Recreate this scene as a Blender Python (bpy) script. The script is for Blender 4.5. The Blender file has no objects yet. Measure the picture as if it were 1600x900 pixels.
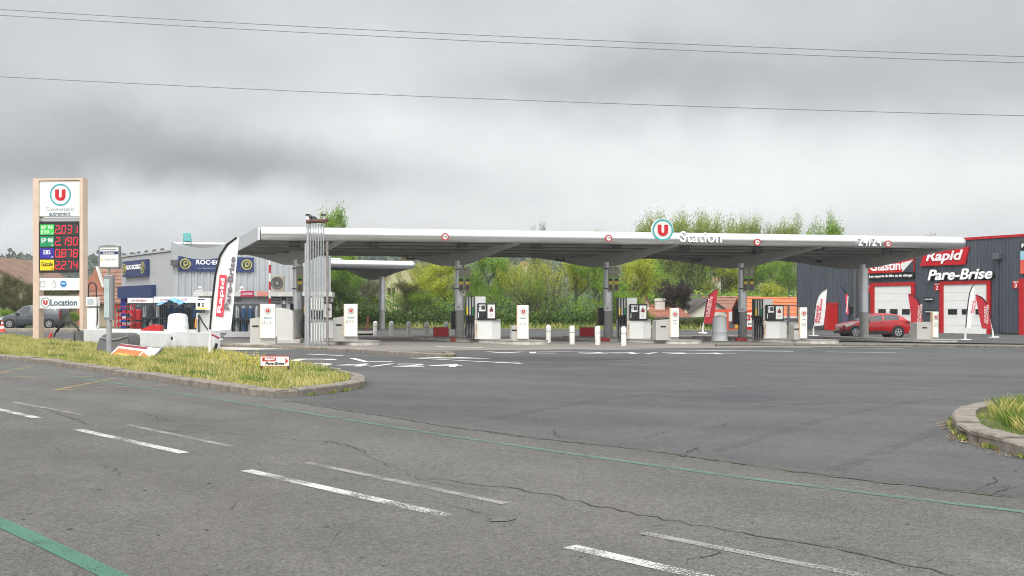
import bpy, bmesh, math, random
import numpy as np
from mathutils import Vector, Matrix
random.seed(7); rng = np.random.default_rng(7)
S = bpy.context.scene
COL = S.collection
R = math.radians
F = 1700.0          # focal length in photograph pixels
HZ = 484.0          # horizon row
HC = 1.6            # eye height
K = 0.005           # the ground falls gently to the right

# ------------------------------------------------------------ camera, sky, sun, exposure
cam = bpy.data.objects.new('camera', bpy.data.cameras.new('camera'))
COL.objects.link(cam); S.camera = cam
cam.location = (0, 0, HC); cam.rotation_euler = (R(90), 0, 0)
cam.data.sensor_width = 36; cam.data.lens = 36 * F / 1600
cam.data.shift_y = (HZ - 450) / 1600
cam.data.clip_start = 0.1; cam.data.clip_end = 6000

W = bpy.data.worlds.new("World"); S.world = W; W.use_nodes = True
def build_sky():
    nt = W.node_tree; N = nt.nodes; L = nt.links; N.clear()
    out = N.new('ShaderNodeOutputWorld'); bg = N.new('ShaderNodeBackground'); bg.inputs['Strength'].default_value = 0.1
    L.new(bg.outputs[0], out.inputs[0])
    sky = N.new('ShaderNodeTexSky'); sky.sky_type = 'NISHITA'; sky.sun_disc = False
    sky.sun_elevation = R(52); sky.sun_rotation = R(200); sky.air_density = 1.5; sky.dust_density = 4
    tc = N.new('ShaderNodeTexCoord'); sep = N.new('ShaderNodeSeparateXYZ'); L.new(tc.outputs['Generated'], sep.inputs[0])
    def m(op, a, b=None, c=None, clamp=False):
        n = N.new('ShaderNodeMath'); n.operation = op; n.use_clamp = clamp
        for i, v in enumerate((a, b, c)):
            if v is None: continue
            if isinstance(v, (int, float)): n.inputs[i].default_value = v
            else: L.new(v, n.inputs[i])
        return n.outputs[0]
    X, Y, Z = sep.outputs
    az = m('ARCTAN2', X, Y); el = m('ARCSINE', Z)
    # cloud ceiling seen in perspective: direction projected on a plane overhead
    den = m('ADD', m('MAXIMUM', Z, 0.0), 0.16)
    cx = m('DIVIDE', X, den); cy = m('DIVIDE', Y, den)
    comb = N.new('ShaderNodeCombineXYZ'); L.new(cx, comb.inputs[0]); L.new(m('MULTIPLY', cy, 1.3), comb.inputs[1])
    def noise(vec, scale, det, rough, dist, off=0.0):
        n = N.new('ShaderNodeTexNoise'); n.inputs['Scale'].default_value = scale; n.inputs['Detail'].default_value = det
        n.inputs['Roughness'].default_value = rough; n.inputs['Distortion'].default_value = dist
        a = N.new('ShaderNodeVectorMath'); a.operation = 'ADD'; a.inputs[1].default_value = (off, off * .7, off * .3)
        L.new(vec, a.inputs[0]); L.new(a.outputs[0], n.inputs['Vector']); return n.outputs['Fac']
    n1 = noise(comb.outputs[0], 0.75, 9, 0.55, 0.25, 3.1)
    n2 = noise(comb.outputs[0], 2.6, 8, 0.55, 0.3, 11.0)
    n3 = noise(tc.outputs['Generated'], 6.5, 7, 0.5, 0.4, 2.0)
    wx = noise(tc.outputs['Generated'], 3.2, 6, 0.6, 0.0, 5.0)
    wy = noise(tc.outputs['Generated'], 3.6, 6, 0.6, 0.0, 9.0)
    azw = m('ADD', az, m('MULTIPLY', m('SUBTRACT', wx, 0.5), 0.28))
    elw = m('ADD', el, m('MULTIPLY', m('SUBTRACT', wy, 0.5), 0.14))
    base = m('ADD', m('MULTIPLY', m('SUBTRACT', n1, 0.5), 1.3), m('ADD', m('MULTIPLY', m('SUBTRACT', n2, 0.5), 0.5), m('MULTIPLY', m('SUBTRACT', n3, 0.5), 2.3)))
    val = m('ADD', base, 5.15)
    # large light and dark cloud masses of that day, as directions (azimuth, elevation, widths, amount)
    masses = [(110, 262, 300, 50, -1.2), (400, 284, 230, 40, -1.7), (40, 130, 330, 60, -.15), (590, 125, 190, 55, .9),
              (1150, 160, 260, 50, -.45), (1560, 110, 280, 100, -.3), (900, 142, 200, 34, -1.6), (1040, 205, 170, 26, -.7), (800, 225, 230, 60, 1.7), (640, 160, 130, 40, .5), (330, 345, 160, 26, .6), (480, 215, 150, 30, .6),
              (1150, 300, 330, 66, 2.1), (1560, 270, 240, 66, 1.5), (700, 345, 300, 26, .8), (140, 345, 270, 34, 1.8),
              (300, 195, 230, 40, .35), (560, 20, 300, 50, .25), (1000, 20, 300, 45, .35)]
    for (px, py, sx, sy, amt) in masses:
        a0 = math.atan((px - 800) / F); e0 = math.atan((HZ - py) / F * math.cos(a0))
        dx = m('DIVIDE', m('SUBTRACT', azw, a0), sx / F); dy = m('DIVIDE', m('SUBTRACT', elw, e0), sy / F)
        r2 = m('ADD', m('MULTIPLY', dx, dx), m('MULTIPLY', dy, dy))
        g = m('EXPONENT', m('MULTIPLY', r2, -0.5))
        val = m('ADD', val, m('MULTIPLY', g, amt))
    val = m('MAXIMUM', val, 1.5)
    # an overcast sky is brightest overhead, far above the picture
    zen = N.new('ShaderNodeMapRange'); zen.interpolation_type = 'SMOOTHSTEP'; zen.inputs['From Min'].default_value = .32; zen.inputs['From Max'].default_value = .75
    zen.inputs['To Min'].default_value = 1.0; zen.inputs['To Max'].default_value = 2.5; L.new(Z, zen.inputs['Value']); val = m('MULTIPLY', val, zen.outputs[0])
    # and extra brightness added behind the camera, to light faces turned towards it
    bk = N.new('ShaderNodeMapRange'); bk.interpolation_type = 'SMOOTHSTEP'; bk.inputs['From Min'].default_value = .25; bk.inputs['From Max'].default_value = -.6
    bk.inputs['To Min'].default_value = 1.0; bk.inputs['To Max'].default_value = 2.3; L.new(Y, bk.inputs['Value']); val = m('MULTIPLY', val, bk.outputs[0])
    tint = N.new('ShaderNodeCombineXYZ')
    L.new(m('MULTIPLY', val, 0.985), tint.inputs[0]); L.new(m('MULTIPLY', val, 1.0), tint.inputs[1])
    L.new(m('ADD', m('MULTIPLY', val, 0.97), 0.28), tint.inputs[2])
    mix = N.new('ShaderNodeMix'); mix.data_type = 'RGBA'; mix.inputs[0].default_value = 0.93
    L.new(sky.outputs[0], mix.inputs[6]); L.new(tint.outputs[0], mix.inputs[7])
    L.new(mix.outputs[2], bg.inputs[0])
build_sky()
sun = bpy.data.objects.new('sun', bpy.data.lights.new('sun', 'SUN')); COL.objects.link(sun)
sun.data.energy = 1.5; sun.data.angle = R(25); sun.data.color = (1, .965, .92)
sun.rotation_euler = (R(38), 0, R(-20))      # high, soft, from behind the camera
S.view_settings.view_transform = 'Standard'; S.view_settings.look = 'None'
S.view_settings.exposure = 0.29; S.view_settings.gamma = 1
S.render.engine = 'CYCLES'
S.cycles.filter_width = 1.05
S.cycles.max_bounces = 6; S.cycles.diffuse_bounces = 3; S.cycles.glossy_bounces = 3
S.cycles.transparent_max_bounces = 8; S.cycles.use_denoising = True

# ------------------------------------------------------------ helpers
def gz(x): return -K * x
def G(px, py):
    d = HC / ((py - HZ) / F - K * (px - 800) / F); return ((px - 800) / F * d, d)
class Fr:
    """real-size frame of a thing standing at distance D, seen in column px"""
    def __init__(s, px, D): s.px, s.D, s.k = px, D, D / F; s.X = (px - 800) * s.k; s.z0 = gz(s.X)
    def x(s, p): return (p - s.px) * s.k
    def z(s, p): return HC + (HZ - p) * s.k - s.z0
    @property
    def loc(s): return (s.X, s.D, s.z0)
_mats = {}
def mat(name, col=(.5, .5, .5), rough=.6, metal=0, var=.12, scale=3, bump=0, bscale=40, emit=0, spec=.5, dirt=0, dcol=(.12, .1, .08), coat=0, space='Object', stretch=(1, 1, 1)):
    if name in _mats: return _mats[name]
    M = bpy.data.materials.new(name); M.use_nodes = True; nt = M.node_tree; N = nt.nodes; L = nt.links
    b = N['Principled BSDF']; b.inputs['Roughness'].default_value = rough; b.inputs['Metallic'].default_value = metal
    b.inputs['Specular IOR Level'].default_value = spec; b.inputs['Coat Weight'].default_value = coat
    tc = N.new('ShaderNodeTexCoord'); mp = N.new('ShaderNodeMapping'); mp.inputs['Scale'].default_value = stretch
    L.new(tc.outputs[space], mp.inputs[0])
    nz = N.new('ShaderNodeTexNoise'); nz.inputs['Scale'].default_value = scale; nz.inputs['Detail'].default_value = 6
    L.new(mp.outputs[0], nz.inputs['Vector'])
    rp = N.new('ShaderNodeValToRGB'); lo = [max(0, c * (1 - var)) for c in col]; hi = [min(1, c * (1 + var)) for c in col]
    rp.color_ramp.elements[0].position = .3; rp.color_ramp.elements[1].position = .7
    rp.color_ramp.elements[0].color = (*lo, 1); rp.color_ramp.elements[1].color = (*hi, 1)
    L.new(nz.outputs['Fac'], rp.inputs[0]); c_out = rp.outputs[0]
    if dirt:
        n2 = N.new('ShaderNodeTexNoise'); n2.inputs['Scale'].default_value = scale * .6; n2.inputs['Detail'].default_value = 9; n2.inputs['Roughness'].default_value = .7
        L.new(mp.outputs[0], n2.inputs['Vector'])
        r2 = N.new('ShaderNodeValToRGB'); r2.color_ramp.elements[0].position = .48; r2.color_ramp.elements[1].position = .75
        r2.color_ramp.elements[0].color = (0, 0, 0, 1); r2.color_ramp.elements[1].color = (dirt, dirt, dirt, 1)
        L.new(n2.outputs['Fac'], r2.inputs[0])
        mx = N.new('ShaderNodeMix'); mx.data_type = 'RGBA'; L.new(r2.outputs[0], mx.inputs[0]); L.new(c_out, mx.inputs[6]); mx.inputs[7].default_value = (*dcol, 1)
        c_out = mx.outputs[2]
    L.new(c_out, b.inputs['Base Color'])
    if emit: L.new(c_out, b.inputs['Emission Color']); b.inputs['Emission Strength'].default_value = emit
    if bump:
        n3 = N.new('ShaderNodeTexNoise'); n3.inputs['Scale'].default_value = bscale; n3.inputs['Detail'].default_value = 4
        L.new(mp.outputs[0], n3.inputs['Vector'])
        bp = N.new('ShaderNodeBump'); bp.inputs['Strength'].default_value = bump; bp.inputs['Distance'].default_value = .02
        L.new(n3.outputs['Fac'], bp.inputs['Height']); L.new(bp.outputs[0], b.inputs['Normal'])
    _mats[name] = M; return M

def leafmat(name, cols, trans=.35, rough=.6):
    """foliage: colour drawn per leaf face island"""
    if name in _mats: return _mats[name]
    M = bpy.data.materials.new(name); M.use_nodes = True; nt = M.node_tree; N = nt.nodes; L = nt.links
    b = N['Principled BSDF']; b.inputs['Roughness'].default_value = rough; b.inputs['Specular IOR Level'].default_value = .25
    g = N.new('ShaderNodeNewGeometry'); rp = N.new('ShaderNodeValToRGB'); rp.color_ramp.elements[0].color = (*cols[0], 1)
    rp.color_ramp.elements[-1].color = (*cols[-1], 1)
    for i, c in enumerate(cols[1:-1]): rp.color_ramp.elements.new((i + 1) / (len(cols) - 1)).color = (*c, 1)
    tc = N.new('ShaderNodeTexCoord'); nz = N.new('ShaderNodeTexNoise'); nz.inputs['Scale'].default_value = .9; nz.inputs['Detail'].default_value = 3
    L.new(tc.outputs['Object'], nz.inputs['Vector'])
    a = N.new('ShaderNodeMath'); a.operation = 'MULTIPLY_ADD'; a.inputs[1].default_value = 1.6; a.inputs[2].default_value = -.8
    L.new(nz.outputs['Fac'], a.inputs[0])
    s = N.new('ShaderNodeMath'); s.operation = 'ADD'; L.new(g.outputs['Random Per Island'], s.inputs[0]); L.new(a.outputs[0], s.inputs[1])
    L.new(s.outputs[0], rp.inputs[0]); L.new(rp.outputs[0], b.inputs['Base Color'])
    t = N.new('ShaderNodeBsdfTranslucent'); L.new(rp.outputs[0], t.inputs[0])
    mx = N.new('ShaderNodeMixShader'); mx.inputs[0].default_value = trans
    L.new(b.outputs[0], mx.inputs[1]); L.new(t.outputs[0], mx.inputs[2]); L.new(mx.outputs[0], N['Material Output'].inputs[0])
    _mats[name] = M; return M

class MB:
    """collects faces of several materials for ONE mesh object"""
    def __init__(s): s.v = []; s.f = []; s.m = []; s.ml = []; s.T = None
    def mi(s, m):
        if m not in s.ml: s.ml.append(m)
        return s.ml.index(m)
    def add(s, vs, fs, m):
        o = len(s.v)
        s.v += [tuple(s.T @ Vector(v)) if s.T else tuple(v) for v in vs]
        i = s.mi(m)
        for f in fs: s.f.append([o + k for k in f]); s.m.append(i)
        return s
    def box(s, x0, x1, y0, y1, z0, z1, m):
        vs = [(x, y, z) for z in (z0, z1) for y in (y0, y1) for x in (x0, x1)]
        return s.add(vs, [(0, 2, 3, 1), (4, 5, 7, 6), (0, 1, 5, 4), (2, 6, 7, 3), (0, 4, 6, 2), (1, 3, 7, 5)], m)
    def rbox(s, x0, x1, y0, y1, z0, z1, m, b=.02):
        """box with chamfered vertical edges and top"""
        b = min(b, (x1 - x0) / 2.1, (y1 - y0) / 2.1, (z1 - z0) / 2.1)
        ring = lambda d, z: [(x0 + b + d, y0 + d, z), (x1 - b - d, y0 + d, z), (x1 - d, y0 + b + d, z), (x1 - d, y1 - b - d, z), (x1 - b - d, y1 - d, z), (x0 + b + d, y1 - d, z), (x0 + d, y1 - b - d, z), (x0 + d, y0 + b + d, z)]
        vs = ring(0, z0) + ring(0, z1 - b) + ring(b * .6, z1)
        fs = [tuple(range(7, -1, -1)), tuple(range(16, 24))]
        for k in range(2):
            for i in range(8): j = (i + 1) % 8; fs.append((k * 8 + i, k * 8 + j, k * 8 + 8 + j, k * 8 + 8 + i))
        return s.add(vs, fs, m)
    def tube(s, pts, r, m, n=8, caps=True):
        pts = [Vector(p) for p in pts]; rs = r if isinstance(r, (list, tuple)) else [r] * len(pts)
        vs = []; fs = []; up = None
        for i, p in enumerate(pts):
            t = (pts[min(i + 1, len(pts) - 1)] - pts[max(i - 1, 0)]).normalized()
            if up is None: up = Vector((0, 0, 1)) if abs(t.z) < .9 else Vector((1, 0, 0))
            a = t.cross(up)
            a = a.normalized() if a.length > 1e-6 else Vector((1, 0, 0)); b = a.cross(t).normalized(); up = b
            for k in range(n):
                th = 2 * math.pi * k / n; vs.append(p + a * math.cos(th) * rs[i] + b * math.sin(th) * rs[i])
        for i in range(len(pts) - 1):
            for k in range(n): j = (k + 1) % n; fs.append((i * n + k, i * n + j, (i + 1) * n + j, (i + 1) * n + k))
        if caps: fs.append(tuple(range(n - 1, -1, -1))); fs.append(tuple((len(pts) - 1) * n + k for k in range(n)))
        return s.add(vs, fs, m)
    def lathe(s, prof, m, n=20, c=(0, 0)):
        """prof: (radius, z) from bottom to top, axis z"""
        vs = []; fs = []
        for (r, z) in prof:
            for k in range(n): th = 2 * math.pi * k / n; vs.append((c[0] + r * math.cos(th), c[1] + r * math.sin(th), z))
        for i in range(len(prof) - 1):
            for k in range(n): j = (k + 1) % n; fs.append((i * n + k, i * n + j, (i + 1) * n + j, (i + 1) * n + k))
        fs.append(tuple(range(n - 1, -1, -1))); fs.append(tuple((len(prof) - 1) * n + k for k in range(n)))
        return s.add(vs, fs, m)
    def prism(s, poly, y0, y1, m, plane='xz'):
        """poly (a,b) extruded along the third axis"""
        g = {'xz': lambda a, b, c: (a, c, b), 'xy': lambda a, b, c: (a, b, c), 'yz': lambda a, b, c: (c, a, b)}[plane]
        n = len(poly); vs = [g(a, b, y0) for a, b in poly] + [g(a, b, y1) for a, b in poly]
        fs = [tuple(range(n)), tuple(range(2 * n - 1, n - 1, -1))] + [(i, n + i, n + (i + 1) % n, (i + 1) % n) for i in range(n)]
        return s.add(vs, fs, m)
    def disc(s, cx, cz, r, y0, y1, m, n=28):
        return s.prism([(cx + r * math.cos(2 * math.pi * k / n), cz + r * math.sin(2 * math.pi * k / n)) for k in range(n)], y0, y1, m)
    def ring(s, cx, cz, r0, r1, y0, y1, m, n=32):
        vs = []
        for (r, y) in ((r0, y0), (r1, y0), (r1, y1), (r0, y1)):
            vs += [(cx + r * math.cos(2 * math.pi * k / n), y, cz + r * math.sin(2 * math.pi * k / n)) for k in range(n)]
        fs = []
        for a in range(4):
            b = (a + 1) % 4
            for k in range(n): j = (k + 1) % n; fs.append((a * n + k, a * n + j, b * n + j, b * n + k))
        return s.add(vs, fs, m)
    def build(s, name, parent=None, loc=None, rz=0, smooth=False, bevel=0):
        me = bpy.data.meshes.new(name); me.from_pydata(s.v, [], s.f)
        for m in s.ml: me.materials.append(m)
        me.polygons.foreach_set('material_index', s.m)
        bm = bmesh.new(); bm.from_mesh(me); bmesh.ops.recalc_face_normals(bm, faces=bm.faces)
        if bevel: bmesh.ops.bevel(bm, geom=[e for e in bm.edges if len(e.link_faces) == 2 and e.calc_face_angle(0) > .6], offset=bevel, segments=2, affect='EDGES', clamp_overlap=True)
        bm.to_mesh(me); bm.free()
        o = bpy.data.objects.new(name, me); COL.objects.link(o)
        if smooth:
            me.polygons.foreach_set('use_smooth', [True] * len(me.polygons))
            me.set_sharp_from_angle(angle=R(38))
        if parent: o.parent = parent
        if loc: o.location = loc
        if rz: o.rotation_euler.z = rz
        return o
def tag(o, label, cat, group=None, kind=None):
    if label: o['label'] = label
    if cat: o['category'] = cat
    if group: o['group'] = group
    if kind: o['kind'] = kind
    return o
def thing(name, label, cat, loc, rz=0, group=None):
    o = bpy.data.objects.new(name, None); COL.objects.link(o); o.location = loc; o.rotation_euler.z = rz
    o.empty_display_size = .3
    return tag(o, label, cat, group)
def copytree(o, loc, rz, label, scale=None, parent=None, over=None):
    c = o.copy(); COL.objects.link(c)
    if parent: c.parent = parent
    else:
        c.location = loc; c.rotation_euler.z = rz
        if label: c['label'] = label
        if scale: c.scale = scale
    for ch in o.children: copytree(ch, None, 0, None, parent=c)
    return c
def text(name, s, w, h, m, parent, c, rot=(90, 0, 0), depth=.01, bold=0, shear=0, space=1.0):
    """flat lettering w x h centred at c, facing local -y"""
    cu = bpy.data.curves.new(name, 'FONT'); cu.body = s; cu.size = 1; cu.offset = bold; cu.shear = shear; cu.resolution_u = 4; cu.space_character = space
    cu.extrude = .02
    t = bpy.data.objects.new(name, cu); COL.objects.link(t)
    dg = bpy.context.evaluated_depsgraph_get(); me = bpy.data.meshes.new_from_object(t.evaluated_get(dg))
    bpy.data.objects.remove(t); bpy.data.curves.remove(cu)
    co = np.empty(len(me.vertices) * 3); me.vertices.foreach_get('co', co); co = co.reshape(-1, 3)
    lo = co.min(0); hi = co.max(0); cen = (lo + hi) / 2
    if w is None: w = h * (hi[0] - lo[0]) / (hi[1] - lo[1])
    co = (co - cen) * np.array([w / (hi[0] - lo[0]), h / (hi[1] - lo[1]), depth / max(hi[2] - lo[2], 1e-6)])
    me.vertices.foreach_set('co', co.ravel()); me.materials.clear(); me.materials.append(m)
    me.polygons.foreach_set('material_index', [0] * len(me.polygons)); me.update()
    o = bpy.data.objects.new(name, me); COL.objects.link(o); o.parent = parent; o.location = c
    o.rotation_euler = [R(a) for a in rot]; return o
def ulogo(mb, cx, cz, r, y, red, teal=None, white=None):
    """red U in a teal ringed white disc, front face at y"""
    if white: mb.disc(cx, cz, r, y, y + .03, white)
    if teal: mb.ring(cx, cz, r * .80, r * .93, y - .012, y - .003, teal)
    a, t = r * .46, r * .33; top = cz + r * .45; mid = cz - r * .12; n = 10
    P = [(cx - a, top), (cx - a, mid)] + [(cx - a * math.cos(math.pi * k / n), mid - a * .85 * math.sin(math.pi * k / n)) for k in range(1, n)] + [(cx + a, mid), (cx + a, top), (cx + a - t, top), (cx + a - t, mid)]
    P += [(cx + (a - t) * math.cos(math.pi * k / n), mid - (a - t) * math.sin(math.pi * k / n)) for k in range(1, n)] + [(cx - a + t, mid), (cx - a + t, top)]
    mb.prism(P, y - .02, y - .004, red)

# shared materials
def white(): return mat('white_paint', (.70, .70, .68), .45, var=.04, scale=2, dirt=.12, dcol=(.5, .47, .4))
WHITE = white()
CREAM = mat('cream_panel', (.8, .78, .71), .4, var=.03)
RED = mat('red_paint', (.42, .006, .009), .4, var=.06)
BLACK = mat('black_plastic', (.012, .012, .014), .4, var=.2)
DGREY = mat('dark_grey_paint', (.09, .09, .1), .5)
MGREY = mat('mid_grey_paint', (.24, .24, .24), .5, var=.08)
LGREY = mat('light_grey_paint', (.42, .42, .42), .5, var=.06)
ALU = mat('brushed_aluminium', (.62, .63, .64), .34, metal=.85, var=.06)
GALV = mat('galvanised_steel', (.42, .43, .44), .45, metal=.6, var=.15, scale=12)
TEAL = mat('teal_ring', (.02, .26, .3), .4)
NAVY = mat('navy_panel', (.025, .04, .13), .45)
GLASS = mat('dark_glass', (.02, .024, .028), .08, var=.1, spec=.8)
INK = mat('grey_ink', (.07, .08, .1), .6)
PALEINK = mat('pale_ink', (.38, .42, .44), .6)
TEALINK = mat('teal_ink', (.1, .35, .37), .6)
YEL = mat('yellow_panel', (.8, .58, .02), .5)
GRN = mat('green_panel', (.008, .2, .07), .5)
# ------------------------------------------------------------ ground
def asphalt(name, col, stain, stain2, seed=0, agg=.45, tr=None, grain=95):
    M = bpy.data.materials.new(name); M.use_nodes = True; nt = M.node_tree; N = nt.nodes; L = nt.links
    b = N['Principled BSDF']; b.inputs['Roughness'].default_value = .86; b.inputs['Specular IOR Level'].default_value = .3
    tc = N.new('ShaderNodeTexCoord'); mp = N.new('ShaderNodeMapping'); mp.inputs['Location'].default_value = (seed, seed * 2, 0); L.new(tc.outputs['Object'], mp.inputs[0])
    def nz(sc, d=5, r=.6, st=None, rot=0):
        n = N.new('ShaderNodeTexNoise'); n.inputs['Scale'].default_value = sc; n.inputs['Detail'].default_value = d; n.inputs['Roughness'].default_value = r
        if st:
            q = N.new('ShaderNodeMapping'); q.inputs['Scale'].default_value = st; q.inputs['Rotation'].default_value = (0, 0, rot); L.new(mp.outputs[0], q.inputs[0]); L.new(q.outputs[0], n.inputs['Vector'])
        else: L.new(mp.outputs[0], n.inputs['Vector'])
        return n.outputs['Fac']
    def ramp(f, p0, p1, c0, c1):
        r = N.new('ShaderNodeValToRGB'); r.color_ramp.elements[0].position = p0; r.color_ramp.elements[1].position = p1
        r.color_ramp.elements[0].color = (*c0, 1); r.color_ramp.elements[1].color = (*c1, 1); L.new(f, r.inputs[0]); return r.outputs[0]
    def mix(a, c, f, mode='MIX'):
        m = N.new('ShaderNodeMix'); m.data_type = 'RGBA'; m.blend_type = mode
        if isinstance(f, float): m.inputs[0].default_value = f
        else: L.new(f, m.inputs[0])
        L.new(a, m.inputs[6])
        if isinstance(c, tuple): m.inputs[7].default_value = (*c, 1)
        else: L.new(c, m.inputs[7])
        return m.outputs[2]
    g = lambda v: (v, v, v)
    vor = N.new('ShaderNodeTexVoronoi'); vor.inputs['Scale'].default_value = grain; L.new(mp.outputs[0], vor.inputs['Vector'])
    vs = N.new('ShaderNodeSeparateColor'); L.new(vor.outputs['Color'], vs.inputs[0])
    c = ramp(vs.outputs[0], 0, 1, [x * (1 - agg) for x in col], [x * (1 + agg) for x in col])
    c = mix(c, ramp(nz(.13, 7, .6), .35, .7, g(.80), g(1.14)), 1.0, 'MULTIPLY')
    c = mix(c, ramp(nz(.9, 6, .65), .3, .7, g(.90), g(1.08)), 1.0, 'MULTIPLY')
    c = mix(c, ramp(nz(14, 3, .6), .3, .7, g(.86), g(1.12)), 1.0, 'MULTIPLY')
    c = mix(c, stain, ramp(nz(.45, 8, .7, (1, .25, 1), .5), .56, .8, g(0), g(.5)))
    c = mix(c, stain2, ramp(nz(1.7, 6, .7), .66, .8, g(0), g(.45)))
    c = mix(c, (.4, .38, .34), ramp(nz(42, 2, .5), .76, .79, g(0), g(.4)))
    if tr is not None:      # polished wheel tracks, drips and worn bands along the driving line
        def rotn(sc, st, r0):
            q0 = N.new('ShaderNodeMapping'); q0.inputs['Rotation'].default_value = (0, 0, r0); L.new(tc.outputs['Object'], q0.inputs[0])
            q = N.new('ShaderNodeMapping'); q.inputs['Scale'].default_value = st; L.new(q0.outputs[0], q.inputs[0])
            n = N.new('ShaderNodeTexNoise'); n.inputs['Scale'].default_value = sc; n.inputs['Detail'].default_value = 5; n.inputs['Distortion'].default_value = .3; L.new(q.outputs[0], n.inputs['Vector']); return n.outputs['Fac']
        c = mix(c, ramp(rotn(.55, (.08, 1, 1), -tr), .32, .68, g(.88), g(1.12)), 1.0, 'MULTIPLY')
        c = mix(c, ramp(rotn(2.0, (.05, 1, 1), -tr + .5), .35, .65, g(.96), g(1.04)), 1.0, 'MULTIPLY')
        c = mix(c, (.05, .049, .047), ramp(nz(3.1, 3, .5), .755, .80, g(0), g(.3)))
        c = mix(c, (.045, .043, .04), ramp(nz(11, 2, .5), .765, .79, g(0), g(.5)))
    L.new(c, b.inputs['Base Color'])
    bp = N.new('ShaderNodeBump'); bp.inputs['Strength'].default_value = .55; bp.inputs['Distance'].default_value = .01
    L.new(vor.outputs['Distance'], bp.inputs['Height']); L.new(bp.outputs[0], b.inputs['Normal'])
    return M
ROADM = asphalt('road_asphalt', (.112, .1075, .101), (.155, .136, .118), (.082, .08, .077), 1, .40, (R(-49)), 85)
FOREM = asphalt('forecourt_asphalt', (.087, .0872, .0895), (.112, .109, .107), (.066, .066, .067), 9, .32, R(-20))
SLABM = asphalt('slab_concrete', (.22, .205, .185), (.15, .14, .13), (.28, .26, .23), 17, .2)
SOIL = mat('soil', (.1, .085, .05), .95, var=.35, scale=4, bump=.5, bscale=18)
FIELD = mat('rough_grass_ground', (.075, .1, .03), .95, var=.4, scale=1.5, bump=.3)
KERBM = mat('kerb_stone', (.20, .175, .148), .85, var=.28, scale=6, bump=.5, bscale=30, dirt=.55, dcol=(.13, .11, .085))
PAINT = mat('road_paint_white', (.66, .66, .63), .7, var=.1, scale=9, dirt=.25, dcol=(.3, .3, .29))

def sheet(name, pts, m, dz, edge=None):
    """flat ground sheet through world (x,y) points"""
    mb = MB(); vs = [(x, y, gz(x) + dz) for x, y in pts]; mb.add(vs, [tuple(range(len(vs)))], m)
    me = bpy.data.meshes.new(name); me.from_pydata(mb.v, [], mb.f); me.materials.append(m)
    bm = bmesh.new(); bm.from_mesh(me)
    bmesh.ops.triangulate(bm, faces=bm.faces[:])
    for f in bm.faces:
        if f.normal.z < 0: f.normal_flip()
    bm.to_mesh(me); bm.free()
    o = bpy.data.objects.new(name, me); COL.objects.link(o); o['kind'] = 'structure'; return o
def gp(*pp): return [G(a, b) for a, b in pp]

sheet('ground', [(-900, -60), (900, -60), (900, 1500), (-900, 1500)], FIELD, -.05)
sheet('forecourt', [(-75, 6), (-75, 62), (-36, 88), (60, 91), (90, 91), (90, 6)], FOREM, -.006)
seam = gp((430, 621.5), (600, 649), (700, 665), (830, 682), (1009, 702), (1319, 746), (1600, 778))
# the road: everything on the near side of the left island kerb and the seam
kerb_foot = gp((0, 561), (60, 567.5), (178, 585.5), (300, 603.5), (380, 616), (430, 621.5), (480, 618.5), (540, 611), (562, 607), (571, 602), (571, 597))
kf0 = kerb_foot[0]; kf1 = kerb_foot[2]
dirL = Vector((kf0[0] - kf1[0], kf0[1] - kf1[1])).normalized()
farL = (kf0[0] + dirL.x * 70, kf0[1] + dirL.y * 70)
dirR = Vector((seam[-1][0] - seam[-3][0], seam[-1][1] - seam[-3][1])).normalized()
farR = (seam[-1][0] + dirR.x * 12, seam[-1][1] + dirR.y * 12)
def seamjit(a, b, n):
    return [(a[0] + (b[0] - a[0]) * i / n + random.uniform(-.03, .03), a[1] + (b[1] - a[1]) * i / n + random.uniform(-.05, .05)) for i in range(n)]
sj = []
for a, b in zip(seam[:-1], seam[1:]): sj += seamjit(a, b, 14)
sheet('road', [farL] + kerb_foot[:6] + sj + [seam[-1], farR, (farR[0] + 6, -6), (-90, -6), (-90, farL[1] - 10)], ROADM, -.002)

# canopy slab
sheet('forecourt_slab', gp((250, 540), (372, 543), (545, 549), (700, 548), (900, 546), (1200, 543), (1600, 541), (1900, 540)) + gp((1900, 528), (1200, 523), (700, 525), (380, 523), (200, 524)), SLABM, .004)
sheet('concrete_pad', gp((330, 548), (345, 538), (400, 536), (470, 543), (520, 547), (440, 546)), mat('pale_concrete', (.45, .43, .39), .9, var=.25, scale=1.5, dirt=.3), .008)
sheet('lane_behind_sign', gp((-500, 532), (130, 532), (330, 536)) + gp((330, 520), (-500, 517)), FOREM, .004)

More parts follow.
